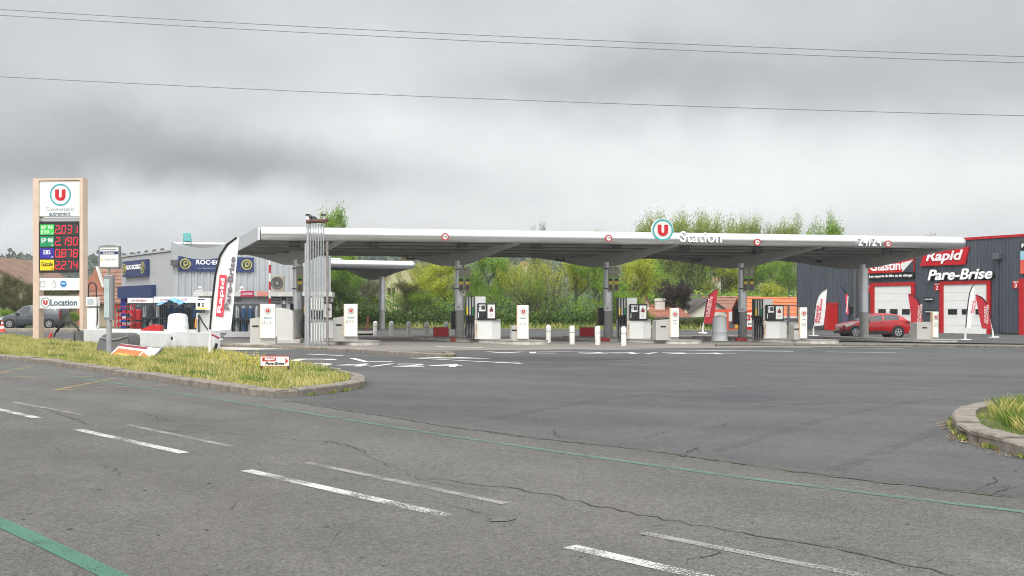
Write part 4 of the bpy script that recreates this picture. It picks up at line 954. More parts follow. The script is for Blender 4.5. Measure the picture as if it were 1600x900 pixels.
mb = MB(); x0, x1 = gw.t(1556), gw.t(1567); mb.rbox(x0, x1, -.5, -.05, gw.z(1561, 405), gw.z(1561, 396.5), DGREY, .03); xc = (x0 + x1) / 2; mb.box(xc - .09, xc + .07, -.22, -.05, 0, gw.z(1561, 405), CLAD); mb.build('downpipe', gar)
x0 = gw.t(1338); mb = MB(); mb.box(x0 - .12, x0 + .12, -.2, -.05, 0, H - .1, DGREY); mb.build('downpipe', gar)
for px0, px1, py0, py1, s in ((1350, 1361.5, 446, 458, '1'), (1461, 1470.3, 442.5, 454, '2'), (1583.5, 1594, 439, 450.5, '3')):
    mb = MB(); x0, x1 = gw.t(px0), gw.t(px1); pc = (px0 + px1) / 2; za, zb = gw.z(pc, py1), gw.z(pc, py0); mb.box(x0, x1, -.11, -.05, za, zb, RED); b = mb.build('number_plate', gar)
    text('number', s, (x1 - x0) * .35, (zb - za) * .55, SIGNW, b, ((x0 + x1) / 2, -.12, za + (zb - za) * .38), depth=.01, bold=.02); text('lettering', 'PORTE', (x1 - x0) * .8, (zb - za) * .16, SIGNW, b, ((x0 + x1) / 2, -.12, za + (zb - za) * .86), depth=.01, bold=.02)
# big letters; ratio follows the wall
def wsign(name, px0, px1, py0, py1, m, slant=0, y=-.2, th=.14, build=True, nm='sign_panel'):
    x0, x1 = gw.t(px0), gw.t(px1); z0, z1 = gw.z((px0 + px1) / 2, py1), gw.z((px0 + px1) / 2, py0)
    mb = MB(); mb.prism([(x0, z0), (x1 - slant, z0), (x1, z1), (x0 + slant, z1)], y, y + th, m); return mb.build(nm, gar), x0, x1, z0, z1
s_, x0, x1, z0, z1 = wsign('', 1440.5, 1516.5, 388, 414.5, mat('sign_red', (.48, .004, .01), .35, var=.03), .35)
text('lettering', 'Rapid', (x1 - x0) * .76, (z1 - z0) * .76, SIGNW, s_, ((x0 + x1) / 2 + .05, -.24, (z0 + z1) / 2 - .02), depth=.03, bold=.022, shear=.25)
x0, x1 = gw.t(1454), gw.t(1555); z0, z1 = gw.z(1504, 437), gw.z(1504, 420)
o_ = text('lettering', 'Pare-Brise', (x1 - x0), (z1 - z0), SIGNW, gar, ((x0 + x1) / 2, -.32, (z0 + z1) / 2), depth=.06, bold=.025, shear=.25); text('letter_back_or_shadow', 'Pare-Brise', (x1 - x0), (z1 - z0), BLACK, gar, ((x0 + x1) / 2 + .05, -.16, (z0 + z1) / 2 - .04), depth=.08, bold=.035, shear=.25)
s_, x0, x1, z0, z1 = wsign('', 1359.5, 1430, 402, 426, mat('sign_red2', (.55, .012, .008), .35, var=.03), 0)
mb = MB(); mb.prism([(x1 - 1.0, z0 - .0), (x1 + .01, z0), (x1 + .01, z0 + .9)], -.23, -.205, CLAD); mb.prism([(x1 - 1.0, z0), (x1 + .01, z0 + .9), (x1 - .85, z0 + .75)], -.245, -.232, WHITE); mb.build('peeled_corner', s_)
text('lettering', 'Glastint', (x1 - x0) * .78, (z1 - z0) * .62, SIGNW, s_, ((x0 + x1) / 2 - .3, -.22, (z0 + z1) / 2 - .05), depth=.02, bold=.022)
s_, x0, x1, z0, z1 = wsign('', 1359.5, 1430, 427, 436, BLACK, 0)
text('lettering', 'Les experts du film et du vitrage', (x1 - x0) * .95, (z1 - z0) * .55, SIGNW, s_, ((x0 + x1) / 2, -.21, (z0 + z1) / 2), depth=.015, bold=.03)
for (a, b, c, d) in ((1445, 1460.5, 464.5, 471), (1446, 1461, 484, 490)):
    s_, x0, x1, z0, z1 = wsign('', a, b, c, d, BLACK, 0, -.1, .04); text('lettering', 'ENTREE CLIENTS', (x1 - x0) * .8, (z1 - z0) * .3, SIGNW, s_, ((x0 + x1) / 2, -.11, (z0 + z1) / 2), depth=.01, bold=.02)
s_, x0, x1, z0, z1 = wsign('', 1597, 1660, 377, 387.5, BLACK, 0); text('lettering', 'PARE-BRISE', (x1 - x0) * .93, (z1 - z0) * .6, SIGNW, s_, ((x0 + x1) / 2, -.21, (z0 + z1) / 2), depth=.015, bold=.03)
wsign('', 1597, 1660, 391, 405, mat('sky_blue_panel', (.3, .5, .62), .4)); wsign('', 1597, 1660, 405.5, 427, mat('sign_orange', (.65, .09, .05), .4))
x0, x1 = gw.t(1327), gw.t(1333); mb = MB(); z0 = gw.z(1330, 488); mb.rbox(x0, x1, -.3, -.05, z0, z0 + .5, BLACK, .03); mb.tube([(x0 + .1, -.2, z0), (x0 + .1, -.2, .1)], .03, BLACK); mb.build('meter_box', gar)

# ROC building --------------------------------------------------------
rA = ((270 - 800) / F * 75, 75.0); rB = ((517 - 800) / F * 79, 79.0); rw = Wall(rA, rB); rC = ((190 - 800) / F * 84, 84.0); lw = Wall(rC, rA)
RCL = mat('light_grey_cladding', (.42, .43, .45), .5, metal=.15, var=.05, scale=1)
roc = thing('shop_building', 'light grey clad box building with navy sign boards behind the gas cages', 'building', rw.loc, rw.rz)
Hr = rw.z(272, 392.5)
mb = MB(); corrugated(mb, rw.len, -.2, Hr, RCL, .42, .07); mb.build('wall', roc)
def sub(wall, name, parent=None):
    """empty-free helper: matrix from another wall's frame into roc's frame"""
    M = Matrix.Translation(Vector(rw.loc)) @ Matrix.Rotation(rw.rz, 4, 'Z'); Ml = Matrix.Translation(Vector(wall.loc)) @ Matrix.Rotation(wall.rz, 4, 'Z')
    return M.inverted() @ Ml
TL_ = sub(lw, '')
mb = MB(); mb.T = TL_; mb.box(0, lw.len, 0, .3, -.2, Hr - .05, mat('flat_grey_cladding', (.40, .405, .41), .55, var=.04))
for k in range(1, 4): mb.box(0, lw.len, -.008, .0, Hr * k / 4, Hr * k / 4 + .03, LGREY)
mb.T = None; mb.box(.2, rw.len, .15, 9, -.2, Hr - .05, RCL); mb.build('side_wall', roc)
mb = MB(); mb.box(-.1, rw.len + .1, -.12, 9, Hr - .02, Hr + .1, LGREY); mb.T = TL_; mb.box(-.1, lw.len, -.1, .35, Hr - .02, Hr + .1, LGREY)
for k in range(6): mb.box(.4 + k * 1.7, .9 + k * 1.7, -.05, .05, Hr + .1, Hr + .25, DGREY)
mb.build('roof_trim', roc)
mb = MB(); x0, x1 = rw.t(278.5), rw.t(396); z0, z1 = rw.z(337, 424.5), rw.z(337, 401.5); mb.box(x0, x1, -.2, -.1, z0, z1, NAVY); s_ = mb.build('sign_board', roc)
def emblem(parent, cx, cz, r, y, T=None):
    mb = MB(); mb.T = T; mb.disc(cx, cz, r, y, y + .02, mat('emblem_yellow', (.42, .38, .10), .5)); mb.disc(cx, cz, r * .76, y - .012, y - .002, mat('emblem_dark', (.02, .04, .06), .5)); mb.ring(cx + r * .1, cz + r * .1, r * .25, r * .45, y - .024, y - .014, mat('emblem_yellow', (.42, .38, .10))); mb.box(cx - r * .3, cx + r * .1, y - .03, y - .024, cz - r * .5, cz - r * .1, mat('emblem_yellow', (.42, .38, .10))); mb.build('emblem', parent)
r_ = (z1 - z0) * .36; emblem(s_, rw.t(289), (z0 + z1) / 2, r_, -.23); emblem(s_, rw.t(385), (z0 + z1) / 2, r_, -.23)
text('lettering', 'ROC·ECLERC', rw.t(368) - rw.t(306), (z1 - z0) * .3, SIGNW, s_, (rw.t(337), -.215, (z0 + z1) / 2 + .12), depth=.02, bold=.03); text('lettering', 'LA MAISON DES OBSEQUES', rw.t(362) - rw.t(308), (z1 - z0) * .1, PALEINK, s_, (rw.t(336), -.215, (z0 + z1) / 2 - .3), depth=.01)
mb = MB(); mb.T = TL_; x0, x1 = lw.t(197.5), lw.t(234); z0, z1 = lw.z(216, 432), lw.z(216, 407); mb.box(x0, x1, -.3, -.02, z0, z1, NAVY); s_ = mb.build('sign_board', roc)
emblem(s_, lw.t(200.5), (z0 + z1) / 2, .42, -.33, TL_); emblem(s_, lw.t(229.5), (z0 + z1) / 2, .42, -.33, TL_)
o_ = text('lettering', 'ROC·ECLERC', lw.t(226) - lw.t(204), (z1 - z0) * .28, SIGNW, s_, (0, 0, 0), depth=.02, bold=.03); o_.matrix_local = TL_ @ Matrix.Translation(((x0 + x1) / 2, -.32, (z0 + z1) / 2 + .1)) @ Matrix.Rotation(R(90), 4, 'X')
mb = MB(); mb.T = TL_; x0, x1 = lw.t(190.5), lw.t(244); z0, z1 = lw.z(216, 466), lw.z(216, 446.5); mb.box(x0, x1, -.35, .0, z0, z1, NAVY); mb.box(x0, x0 + 1.2, -.1, -.02, 0, z0, mat('royal_blue', (.01, .02, .25))); mb.box(x0 + 1.2, x1, -.05, -.015, 0, z0, GLASS); mb.build('entrance_canopy', roc)
mb = MB(); mb.rbox(rw.t(266), rw.t(270.5) + .3, -.5, -.1, Hr - 1.0, Hr - .6, DGREY, .05); mb.build('camera_box', roc)

# kiosk ---------------------------------------------------------------
kA = ((309 - 800) / F * 71, 71.0); kB = ((517 - 800) / F * 72, 72.0); kw = Wall(kA, kB)
KW = mat('kiosk_panel', (.5, .51, .52), .5, var=.05, scale=1)
kio = thing('station_kiosk', 'low grey station kiosk with louvres and a red location sign', 'kiosk', kw.loc, kw.rz)
Hk = kw.z(400, 456)
mb = MB(); mb.box(0, kw.len, 0, 3.4, -.1, Hk - .3, KW)
for k in range(1, 14): mb.box(k * kw.len / 14 - .02, k * kw.len / 14 + .02, -.02, 0, 0, Hk - .3, LGREY)
mb.build('wall', kio)
mb = MB(); mb.box(-.2, kw.len + .1, -.5, 3.5, Hk - .3, Hk, mat('kiosk_fascia', (.55, .55, .53), .5)); mb.build('fascia', kio)
def kbox(nm, a, b, c, d, m, y0=-.06, y1=-.02):
    mb = MB(); mb.box(kw.t(a), kw.t(b), y0, y1, kw.z((a + b) / 2, d), kw.z((a + b) / 2, c), m); return mb.build(nm, kio)
for a, b in ((313, 327), (330, 342)): kbox('window', a, b, 459, 469, GLASS)
kbox('window', 362, 377, 459, 471, GLASS); kbox('window', 402, 416, 460, 467, GLASS)
kbox('door', 440, 447, 460, 519, DGREY); kbox('door_notice', 441.5, 446, 470, 475, WHITE, -.08, -.065)
for a, b in ((419, 438), (450.5, 458), (508, 517)):
    mb = MB()
    for k in range(6): z = kw.z((a + b) / 2, 463 + k * 2.1); mb.box(kw.t(a), kw.t(b), -.1, -.02, z - .03, z + .02, DGREY if k % 2 else LGREY)
    mb.build('louvre', kio)
mb = MB(); mb.box(kw.t(378), kw.t(398), -.62, -.5, Hk - .33, Hk + .05, mat('magenta_sign', (.4, .01, .06), .4)); s_ = mb.build('sign_band', kio); text('lettering', 'LOCATION', kw.t(396) - kw.t(380), .16, SIGNW, s_, (kw.t(388), -.63, Hk - .14), depth=.01, bold=.02)
mb = MB(); mb.box(kw.t(403), kw.t(420), -.62, -.5, Hk - .3, Hk + .02, mat('salmon_sign', (.6, .25, .2), .5)); mb.build('sign_band', kio)
mb = MB(); mb.rbox(kw.t(425), kw.t(443), .2, 1.0, Hk + .02, Hk + 1.08, mat('ac_beige', (.33, .29, .24), .6), .03); ac = mb.build('air_conditioner', kio); xc, zc_ = kw.t(432.5), Hk + .58
mb = MB(); mb.ring(xc, zc_, .34, .40, .12, .195, DGREY); mb.ring(xc, zc_, .16, .20, .13, .18, DGREY); mb.disc(xc, zc_, .1, .12, .19, MGREY)
for k in range(12): th = k * math.pi / 6; mb.prism([(xc + .09 * math.cos(th), zc_ + .09 * math.sin(th)), (xc + .32 * math.cos(th), zc_ + .32 * math.sin(th)), (xc + .32 * math.cos(th + .2), zc_ + .32 * math.sin(th + .2))], .15, .18, DGREY)
mb.build('fan_grille', ac)
for px in (314, 379):
    mb = MB(); x = kw.t(px); mb.box(x - .2, x + .2, -.5, -.3, Hk + .02, Hk + .1, WHITE); mb.lathe([(.02, Hk + .1), (.1, Hk + .14), (.14, Hk + .22), (.1, Hk + .32), (.02, Hk + .35)], WHITE, 14, (x, -.4)); mb.build('security_camera', kio, smooth=True)
f = Fr(421.5, 69.5); o = thing('striped_pole', 'red and white striped pole rising above the kiosk roof', 'pole', f.loc)
for k in range(10):
    mb = MB(); za, zb = f.z(518) + (f.z(388) - f.z(518)) * k / 10, f.z(518) + (f.z(388) - f.z(518)) * (k + 1) / 10; mb.lathe([(.065, za), (.065, zb)], RED if k % 2 else WHITE, 12); mb.build('stripe', o)

# price sign ------------------------------------------------------------
D = 50.0; f = Fr(93, D); ps = thing('price_sign', 'tall beige framed fuel price sign with red digital prices and a red U', 'sign', (f.X, f.D, f.z0), R(-6))
PEACH = mat('peach_post', (.60, .46, .36), .5, var=.05, scale=2, dirt=.1, dcol=(.35, .28, .22))
zt = f.z(279)
def sx(p): return f.x(p)
mb = MB(); mb.box(sx(52), sx(61.5), -.15, .3, -.1, zt, PEACH); mb.build('post', ps); mb = MB(); mb.box(sx(128.5), sx(134), -.15, .3, -.1, zt, PEACH); mb.build('post', ps)
mb = MB(); mb.box(sx(61.5), sx(128.5), -.14, .3, zt - .1, zt, PEACH); mb.build('top_rail', ps)
def panel(py0, py1, m, nm='panel', y=-.08): mb = MB(); mb.box(sx(61.6), sx(128.4), y, .2, f.z(py1), f.z(py0), m); return mb.build(nm, ps)
PW_ = mat('sign_white', (.80, .79, .76), .35, var=.02)
p_ = panel(283, 338, PW_, 'logo_panel'); mb = MB(); rr = 17.5 * f.k; cz_ = f.z(304.5); cx_ = sx(96); mb.ring(cx_, cz_, rr * .86, rr * .98, -.1, -.083, mat('teal_bright', (.02, .33, .36), .4)); ulogo(mb, cx_, cz_, rr * 1.05, -.083, mat('bright_red', (.5, .005, .01), .4)); mb.build('logo', p_)
text('lettering', 'Commerçants', 46 * f.k, .23, PALEINK, p_, (sx(95), -.09, f.z(327.5)), depth=.012); text('lettering', 'autrement', 35 * f.k, .17, mat('slate_ink', (.12, .18, .22)), p_, (sx(95), -.09, f.z(334.5)), depth=.012, bold=.006)
mb = MB(); mb.box(sx(61.6), sx(128.4), .0, .15, f.z(345.5), f.z(340.5), LGREY); mb.build('spacer', ps)
p_ = panel(346.5, 426, BLACK, 'price_board', -.12)
LED = mat('led_red', (1, .02, .04), .5, var=.02, emit=.75)
SEG = {'0': 'abcdef', '1': 'bc', '2': 'abged', '3': 'abgcd', '4': 'fgbc', '7': 'abc', '8': 'abcdefg', '9': 'abfgcd'}
def digit(mb, ch, x, z, w, h):
    t = w * .15; sl = h * .08
    bx = {'a': (0, 1, 1), 'g': (0, 1, .5), 'd': (0, 1, 0)}
    for s_ in SEG[ch]:
        if s_ in bx: zz_ = z + h * bx[s_][2]; q = sl * bx[s_][2]; mb.prism([(x + t * .6 + q, zz_ - t / 2), (x + w - t * .6 + q, zz_ - t / 2), (x + w - t * .6 + q, zz_ + t / 2), (x + t * .6 + q, zz_ + t / 2)], -.145, -.13, LED)
        else:
            lx = x if s_ in 'fe' else x + w; a, b = (.5, 1) if s_ in 'fb' else (0, .5); za, zb = z + h * a + t * .45, z + h * b - t * .45
            mb.prism([(lx - t / 2 + sl * a, za), (lx + t / 2 + sl * a, za), (lx + t / 2 + sl * b, zb), (lx - t / 2 + sl * b, zb)], -.145, -.13, LED)
rows = [('SP 95\nE10', '2.031', (351, 367), mat('lime_label', (.04, .5, .07))), ('SP 98', '2.190', (369.5, 385.5), mat('deep_green_label', (.005, .25, .1))), ('E85', '0.878', (388, 404), mat('blue_label', (.03, .02, .3))), ('Gazole', '2.274', (406, 422.5), mat('yellow_label', (.85, .6, .01)))]
for nm_, pr_, (y0, y1), m in rows:
    mb = MB(); mb.box(sx(63.5), sx(86.5), -.135, -.121, f.z(y1), f.z(y0), m); l_ = mb.build('fuel_label', p_); ink = SIGNW if nm_ != 'Gazole' else BLACK
    text('lettering', nm_, (19 if nm_ != 'E85' else 11) * f.k, (f.z(y0) - f.z(y1)) * (.78 if 'E10' in nm_ else .42), ink, l_, (sx(75), -.14, f.z((y0 + y1) / 2) + (.0 if 'E10' in nm_ else .05)), depth=.012, bold=.008)
    text('lettering', 'e/l', .1, .07, ink, l_, (sx(83.5), -.14, f.z(y1) + .07), depth=.012)
    mb = MB(); mb.box(sx(88), sx(126), -.128, -.121, f.z(y1) - .01, f.z(y0) + .01, mat('display_face', (.035, .03, .03), .3)); d_ = mb.build('display_face', p_)
    mb = MB(); w_ = .175; h_ = 11.5 * f.k; x = sx(88.6)
    for c in pr_:
        if c == '.': mb.box(x - .085, x - .03, -.145, -.13, f.z(y1) + .04, f.z(y1) + .1, LED); x += .02
        else: digit(mb, c, x, f.z(y1) + .065, w_, h_); x += .283
    mb.build('price_digits', d_)
p_ = panel(434.5, 453.5, PW_, 'service_panel'); mb = MB(); mb.disc(sx(101), f.z(443.5), .15, -.1, -.083, mat('car_wash_blue', (.03, .22, .5)), 24); mb.box(sx(98.5), sx(104), -.11, -.101, f.z(444), f.z(442.5), SIGNW); mb.build('pictogram', p_)
mb = MB(); 
for a, b in ((62.9, 70.5),): 
    for z_ in (440, 448): mb.box(sx(a), sx(b), -.1, -.083, f.z(z_) - .012, f.z(z_) + .012, PALEINK)
    for x_ in (a, b): mb.box(sx(x_) - .01, sx(x_) + .01, -.1, -.083, f.z(448), f.z(440), PALEINK)
mb.build('pictogram', p_); mb = MB(); mb.box(sx(83.5), sx(84), -.1, -.083, f.z(449), f.z(441), PALEINK); mb.box(sx(87.5), sx(88), -.1, -.083, f.z(449), f.z(441), PALEINK); mb.box(sx(83.5), sx(88), -.1, -.083, f.z(449.5), f.z(449), PALEINK); mb.ring(sx(85.8), f.z(440), .05, .065, -.1, -.083, PALEINK, 14); mb.build('pictogram', p_)
p_ = panel(463, 482, PW_, 'rental_panel'); mb = MB(); mb.ring(sx(71.5), f.z(472.5), .2, .225, -.1, -.083, mat('slate_ink', (.12, .18, .22))); ulogo(mb, sx(71.5), f.z(472.5), .22, -.083, mat('bright_red', (.5, .005, .01), .4)); mb.build('logo', p_)
text('lettering', 'Location', 43.5 * f.k, .30, mat('petrol_ink', (.03, .1, .15)), p_, (sx(101.5), -.09, f.z(472.5)), depth=.012, bold=.015)
mb = MB(); mb.box(sx(61.6), sx(128.4), .05, .1, f.z(461.5), f.z(461), LGREY); mb.build('cable_rail', ps)

# bus stop ----------------------------------------------------------------
f = Fr(170.5, 35.0); bs = thing('bus_stop_post', 'grey bus stop post with white header panel and narrow timetable case', 'bus stop', f.loc, R(-8))
BG = mat('bus_stop_grey', (.23, .23, .235), .45, metal=.2, var=.05)
mb = MB(); mb.lathe([(.09, -.1), (.09, .0), (.085, f.z(500))], mat('pole_grey', (.34, .35, .36), .5, metal=.2), 16); mb.build('pole', bs, smooth=True)
x0, x1 = f.x(154.5), f.x(189); z0, z1 = f.z(419.5), f.z(383); n = 8
top = [(x0 + (x1 - x0) * k / n, z1 - .035 + .035 * math.sin(math.pi * k / n)) for k in range(n, -1, -1)]
mb = MB(); mb.prism([(x0, z0 + .03), (x0 + .05, z0), (x1 - .05, z0), (x1, z0 + .03)] + top, -.06, .06, BG); hd = mb.build('header', bs)
mb = MB(); mb.box(x0 + .06, x1 - .03, -.07, -.061, f.z(417), f.z(387), WHITE); mb.box(x0 + .06, x1 - .03, -.075, -.071, f.z(397.5), f.z(393), NAVY); mb.box(x0 + .09, x0 + .14, -.075, -.071, f.z(407), f.z(404), YEL); mb.build('header_panel', hd)
text('lettering', 'Les Gravanches', .36, .05, SIGNW, hd, ((x0 + x1) / 2, -.078, f.z(395.3)), depth=.004, bold=.02); text('lettering', 'clermont-ferrand', .5, .05, INK, hd, ((x0 + x1) / 2, -.075, f.z(389.8)), depth=.004); text('lettering', 'direction centre', .36, .035, PALEINK, hd, ((x0 + x1) / 2 + .04, -.075, f.z(405.5)), depth=.004)
mb = MB(); mb.tube([(0, 0, f.z(430)), (0, 0, f.z(419))], .04, BG); mb.build('neck', bs)
mb = MB(); mb.rbox(f.x(163), f.x(178.5), -.08, .08, f.z(500.5), f.z(429.5), BG, .03); cs = mb.build('timetable_case', bs); mb = MB(); mb.box(f.x(164.5), f.x(173), -.092, -.081, f.z(496), f.z(436), mat('timetable_glass', (.42, .52, .5), .15)); 
for k in range(14): mb.box(f.x(165.5), f.x(165.5) + random.uniform(.05, .12), -.096, -.093, f.z(440 + k * 4), f.z(438.5 + k * 4), PALEINK)
mb.build('timetable', cs)

# low white wall and platform ------------------------------------------------
wa = G(128, 537); wb = G(336, 548.5); ww = Wall(wa, wb)
WW = mat('white_concrete', (.60, .61, .60), .75, var=.07, scale=1.5, dirt=.25, dcol=(.38, .38, .36))
lw_ = thing('low_wall', 'low white concrete wall with platform between the price sign and the feather flag', 'wall', ww.loc, ww.rz)
mb = MB(); mb.box(0, ww.len, 0, .22, -.2, .64, WW); mb.box(ww.len * .22, ww.len * .72, -.25, -.0, -.2, .58, WW); mb.build('wall', lw_); mb = MB(); Mi = (Matrix.Translation(Vector(ww.loc)) @ Matrix.Rotation(ww.rz, 4, 'Z')).inverted(); pq = [Mi @ Vector(((p_ - 800) / F * D_, D_, 0)) for p_, D_ in ((128, 59), (322, 55))]; mb.prism([(0, .22), (ww.len, .22), (pq[1].x, pq[1].y), (pq[0].x, pq[0].y)], -.2, .5, mat('platform_concrete', (.5, .5, .48), .85, var=.1), 'xy'); mb.build('platform', lw_)
mb = MB(); x = ww.t(279.5); mb.box(x - .14, x + .14, -.3, -.27, .28, .5, WHITE); mb.box(x - .07, x + .07, -.31, -.301, .33, .46, BLACK); mb.build('socket_box', lw_)
def onplat(px, D): X = (px - 800) / F * D; return X, D, gz(X) + .5
# white tank
f = Fr(278, 49); dome_tank(278, 49, 0, .46, (f.z(489.5) - .5) * 1.0, 'white dome shaped container standing on the low wall platform', z0=.5)
f = Fr(237, 50); o = thing('wedge_box', 'flat red wedge shaped box lying on the platform', 'box', (f.X, f.D, f.z0 + .5), R(6)); mb = MB(); mb.prism([(f.x(222.5), 0), (f.x(253), 0), (f.x(253), .3), (f.x(240), .34), (f.x(222.5), .12)], -.3, .4, RED); mb.build('shell', o, bevel=.02); mb = MB(); mb.box(f.x(223), f.x(252), -.31, -.302, .02, .06, mat('dark_red', (.4, .015, .02))); mb.build('lip', o)
f = Fr(144.5, 48.5); o = thing('air_water_post', 'white air and water post with a looped hose beside the price sign', 'service post', (f.X, f.D, f.z0 + .1), R(-4)); mb = MB(); mb.rbox(f.x(137.5), f.x(152), -.15, .25, 0, f.z(484), WHITE, .03); mb.build('post', o)
mb = MB(); mb.rbox(f.x(136.5), f.x(152.5), -.18, .28, f.z(482), f.z(468), WHITE, .03); h_ = mb.build('head', o); mb = MB(); mb.box(f.x(139.5), f.x(149), -.19, -.181, f.z(479.5), f.z(470.5), PALEINK); mb.box(f.x(136.3), f.x(152.7), -.19, .2, f.z(482.8), f.z(482), DGREY); mb.build('panel', h_)
mb = MB(); mb.tube([(f.x(138), 0, f.z(469))] + [(f.x(144.3) - 6.3 * f.k * math.cos(th), 0, f.z(452) + 7 * f.k * math.sin(th)) for th in [math.pi * k / 10 for k in range(11)]] + [(f.x(151), 0, f.z(468)), (f.x(153), 0, f.z(500)), (f.x(152), -.05, f.z(512))], .03, HOSE, 8); mb.build('hose', o, smooth=True)
f = Fr(318, 46); o = thing('wash_terminal', 'car wash control terminal on the platform beside the feather flag', 'terminal', (f.X, f.D, f.z0 + .5), R(3)); mb = MB(); mb.rbox(f.x(306.5), f.x(330), -.0, .5, 0, f.z(489) - .5, mat('terminal_body', (.5, .5, .49), .5), .03); mb.build('body', o)
mb = MB(); mb.rbox(f.x(308), f.x(330), -.25, .5, f.z(484) - .5, f.z(465.5) - .5, CREAM, .03); h_ = mb.build('control_head', o); mb = MB(); zq = lambda y: f.z(y) - .5
mb.box(f.x(311), f.x(322), -.262, -.252, zq(468.5), zq(467), NAVY); mb.box(f.x(309), f.x(326), -.262, -.252, zq(483), zq(481.5), YEL); mb.box(f.x(311), f.x(315), -.262, -.252, zq(479), zq(473), BLACK)
for k in range(3): mb.box(f.x(318), f.x(320.5), -.262, -.252, zq(475 + k * 2.3), zq(473.6 + k * 2.3), BLACK)
mb.build('control_panel', h_)
mb = MB(); mb.tube([(f.x(311), -.05, zq(492)), (f.x(318), -.2, zq(503)), (f.x(327), -.3, zq(515))], .03, HOSE); mb.tube([(f.x(311), -.05, zq(492)), (f.x(311.5), -.08, zq(521))], .03, HOSE); mb.tube([(f.x(306), -.05, zq(512)), (f.x(307), -.08, zq(498))], .035, mat('orange_hook', (.6, .25, .02)), 6); mb.build('hose', o)
# blocks and hoses beside the sign
f = Fr(122.5, 47); o = thing('grey_block', 'dark grey weathered concrete block at the left end of the low wall', 'block', f.loc, .1); mb = MB(); mb.rbox(f.x(116.5), f.x(129), -.2, .2, -.05, f.z(516), mat('dark_block', (.13, .13, .125), .8, var=.25, scale=5), .05); mb.build('body', o); mb = MB(); mb.tube([(-.1, -.21, .05), (-.12, -.21, .5)], .02, BLACK); mb.build('strap', o)
f = Fr(93, 46.5); o = thing('loose_hose', 'black hoses drooping over the grass behind the price sign', 'hose', f.loc)
mb = MB(); mb.tube([(f.x(x), 0, f.z(y)) for x, y in ((84, 527), (88, 517), (95, 508), (101, 502.5))], .035, HOSE); mb.tube([(f.x(x), .05, f.z(y)) for x, y in ((89, 519), (93, 511), (99, 508), (105, 507))], .03, HOSE); mb.tube([(f.x(x), .1, f.z(y)) for x, y in ((109, 502), (114, 507), (119, 512), (123, 517))], .04, HOSE); mb.build('tube', o, smooth=True)
mb = MB(); mb.tube([(f.x(77.5), 0, f.z(528)), (f.x(80.5), 0, f.z(520))], .06, mat('striped_red', (.55, .06, .04))); mb.build('red_tip', o)
# fallen grey cabinet and fallen panel
f = Fr(182, 36.5); fc = thing('overturned_litter_bin', 'grey plastic street cabinet lying on its side in the grass', 'cabinet', f.loc, R(-8))
mb = MB(); GP = mat('grey_plastic', (.15, .15, .155), .5, var=.08)
prof = [(-.55, .02), (-.60, .25), (-.52, .55), (-.36, .70), (-.1, .75), (.3, .76), (.52, .74), (.6, .62), (.58, .3), (.52, .08)]
mb.prism(prof, -.25, .55, GP); mb.build('shell', fc, bevel=.05, smooth=True)
mb = MB(); mb.tube([(-.4, -.27, .60), (-.1, -.28, .53), (.2, -.28, .55), (.55, -.26, .66)], .022, MGREY); mb.rbox(.3, .42, -.29, -.24, .28, .33, MGREY, .01); mb.rbox(-.55, -.3, -.28, -.2, .0, .18, BLACK, .03); mb.build('rib', fc)
f = Fr(205, 33.3); fp = thing('fallen_panel', 'white and red advertising panel lying tilted on the grass', 'panel', (f.X, f.D, f.z0), R(-14)); 
mb = MB(); mb.T = Matrix.Translation((0, 0, .16)) @ Matrix.Rotation(R(6), 4, 'Y') @ Matrix.Rotation(R(30), 4, 'X'); mb.box(-.72, .78, -.5, .55, -.03, 0, DGREY); mb.build('frame', fp); M_ = mb.T
mb = MB(); mb.T = M_; mb.box(-.66, .72, -.45, .5, .003, .01, WHITE); mb.prism([(-.6, -.2), (.25, -.2), (.25, .25), (-.6, .25)], .013, .016, mat('print_orange', (.75, .14, .04)), 'xy'); mb.prism([(.3, -.1), (.62, .02), (.3, .2)], .013, .016, mat('print_orange', (.75, .14, .04)), 'xy'); mb.box(-.66, .3, .36, .48, .012, .016, mat('maroon_print', (.2, .02, .03))); mb.box(-.5, .1, -.1, -.02, .018, .02, mat('print_yellow', (.8, .6, .1))); mb.box(-.3, .5, -.4, -.3, .012, .016, mat('print_pink', (.7, .2, .2))); mb.build('poster', fp)
# small direction sign
f = Fr(430, 25.4); o = thing('direction_sign', 'small low white and red Rapid Pare-Brise arrow sign in the grass', 'sign', f.loc, R(-3)); mb = MB()
for x in (408.2, 450.8): 
    mb = MB(); mb.box(f.x(x) - .02, f.x(x) + .02, -.02, .02, -.1, f.z(557), mat('brown_post', (.06, .025, .02), .6)); mb.build('post', o)
mb = MB(); mb.box(f.x(407.5), f.x(452), -.035, -.021, f.z(571.5), f.z(556.5), PW_); b = mb.build('board', o)
SR = mat('sign_red', (.48, .004, .01), .35)
mb = MB(); mb.box(f.x(407), f.x(452.5), -.045, -.0, f.z(556.5), f.z(555.5), SR); mb.box(f.x(407), f.x(452.5), -.04, -.0, f.z(572.3), f.z(571.6), SR); mb.prism([(f.x(410), f.z(564.5)), (f.x(431), f.z(564.5)), (f.x(432.5), f.z(558.5)), (f.x(410.5), f.z(558.5))], -.038, -.0355, SR); mb.prism([(f.x(446.8), f.z(569)), (f.x(451), f.z(564)), (f.x(446.8), f.z(558.5))], -.038, -.0355, SR); mb.build('red_print', b)
text('lettering', 'Rapid', 16 * f.k, 5 * f.k, SIGNW, b, (f.x(422), -.04, f.z(561.4)), depth=.003, bold=.03, shear=.2); text('lettering', 'Pare-Brise', 30 * f.k, 4.6 * f.k, BLACK, b, (f.x(430), -.04, f.z(567.6)), depth=.003, bold=.03, shear=.2)

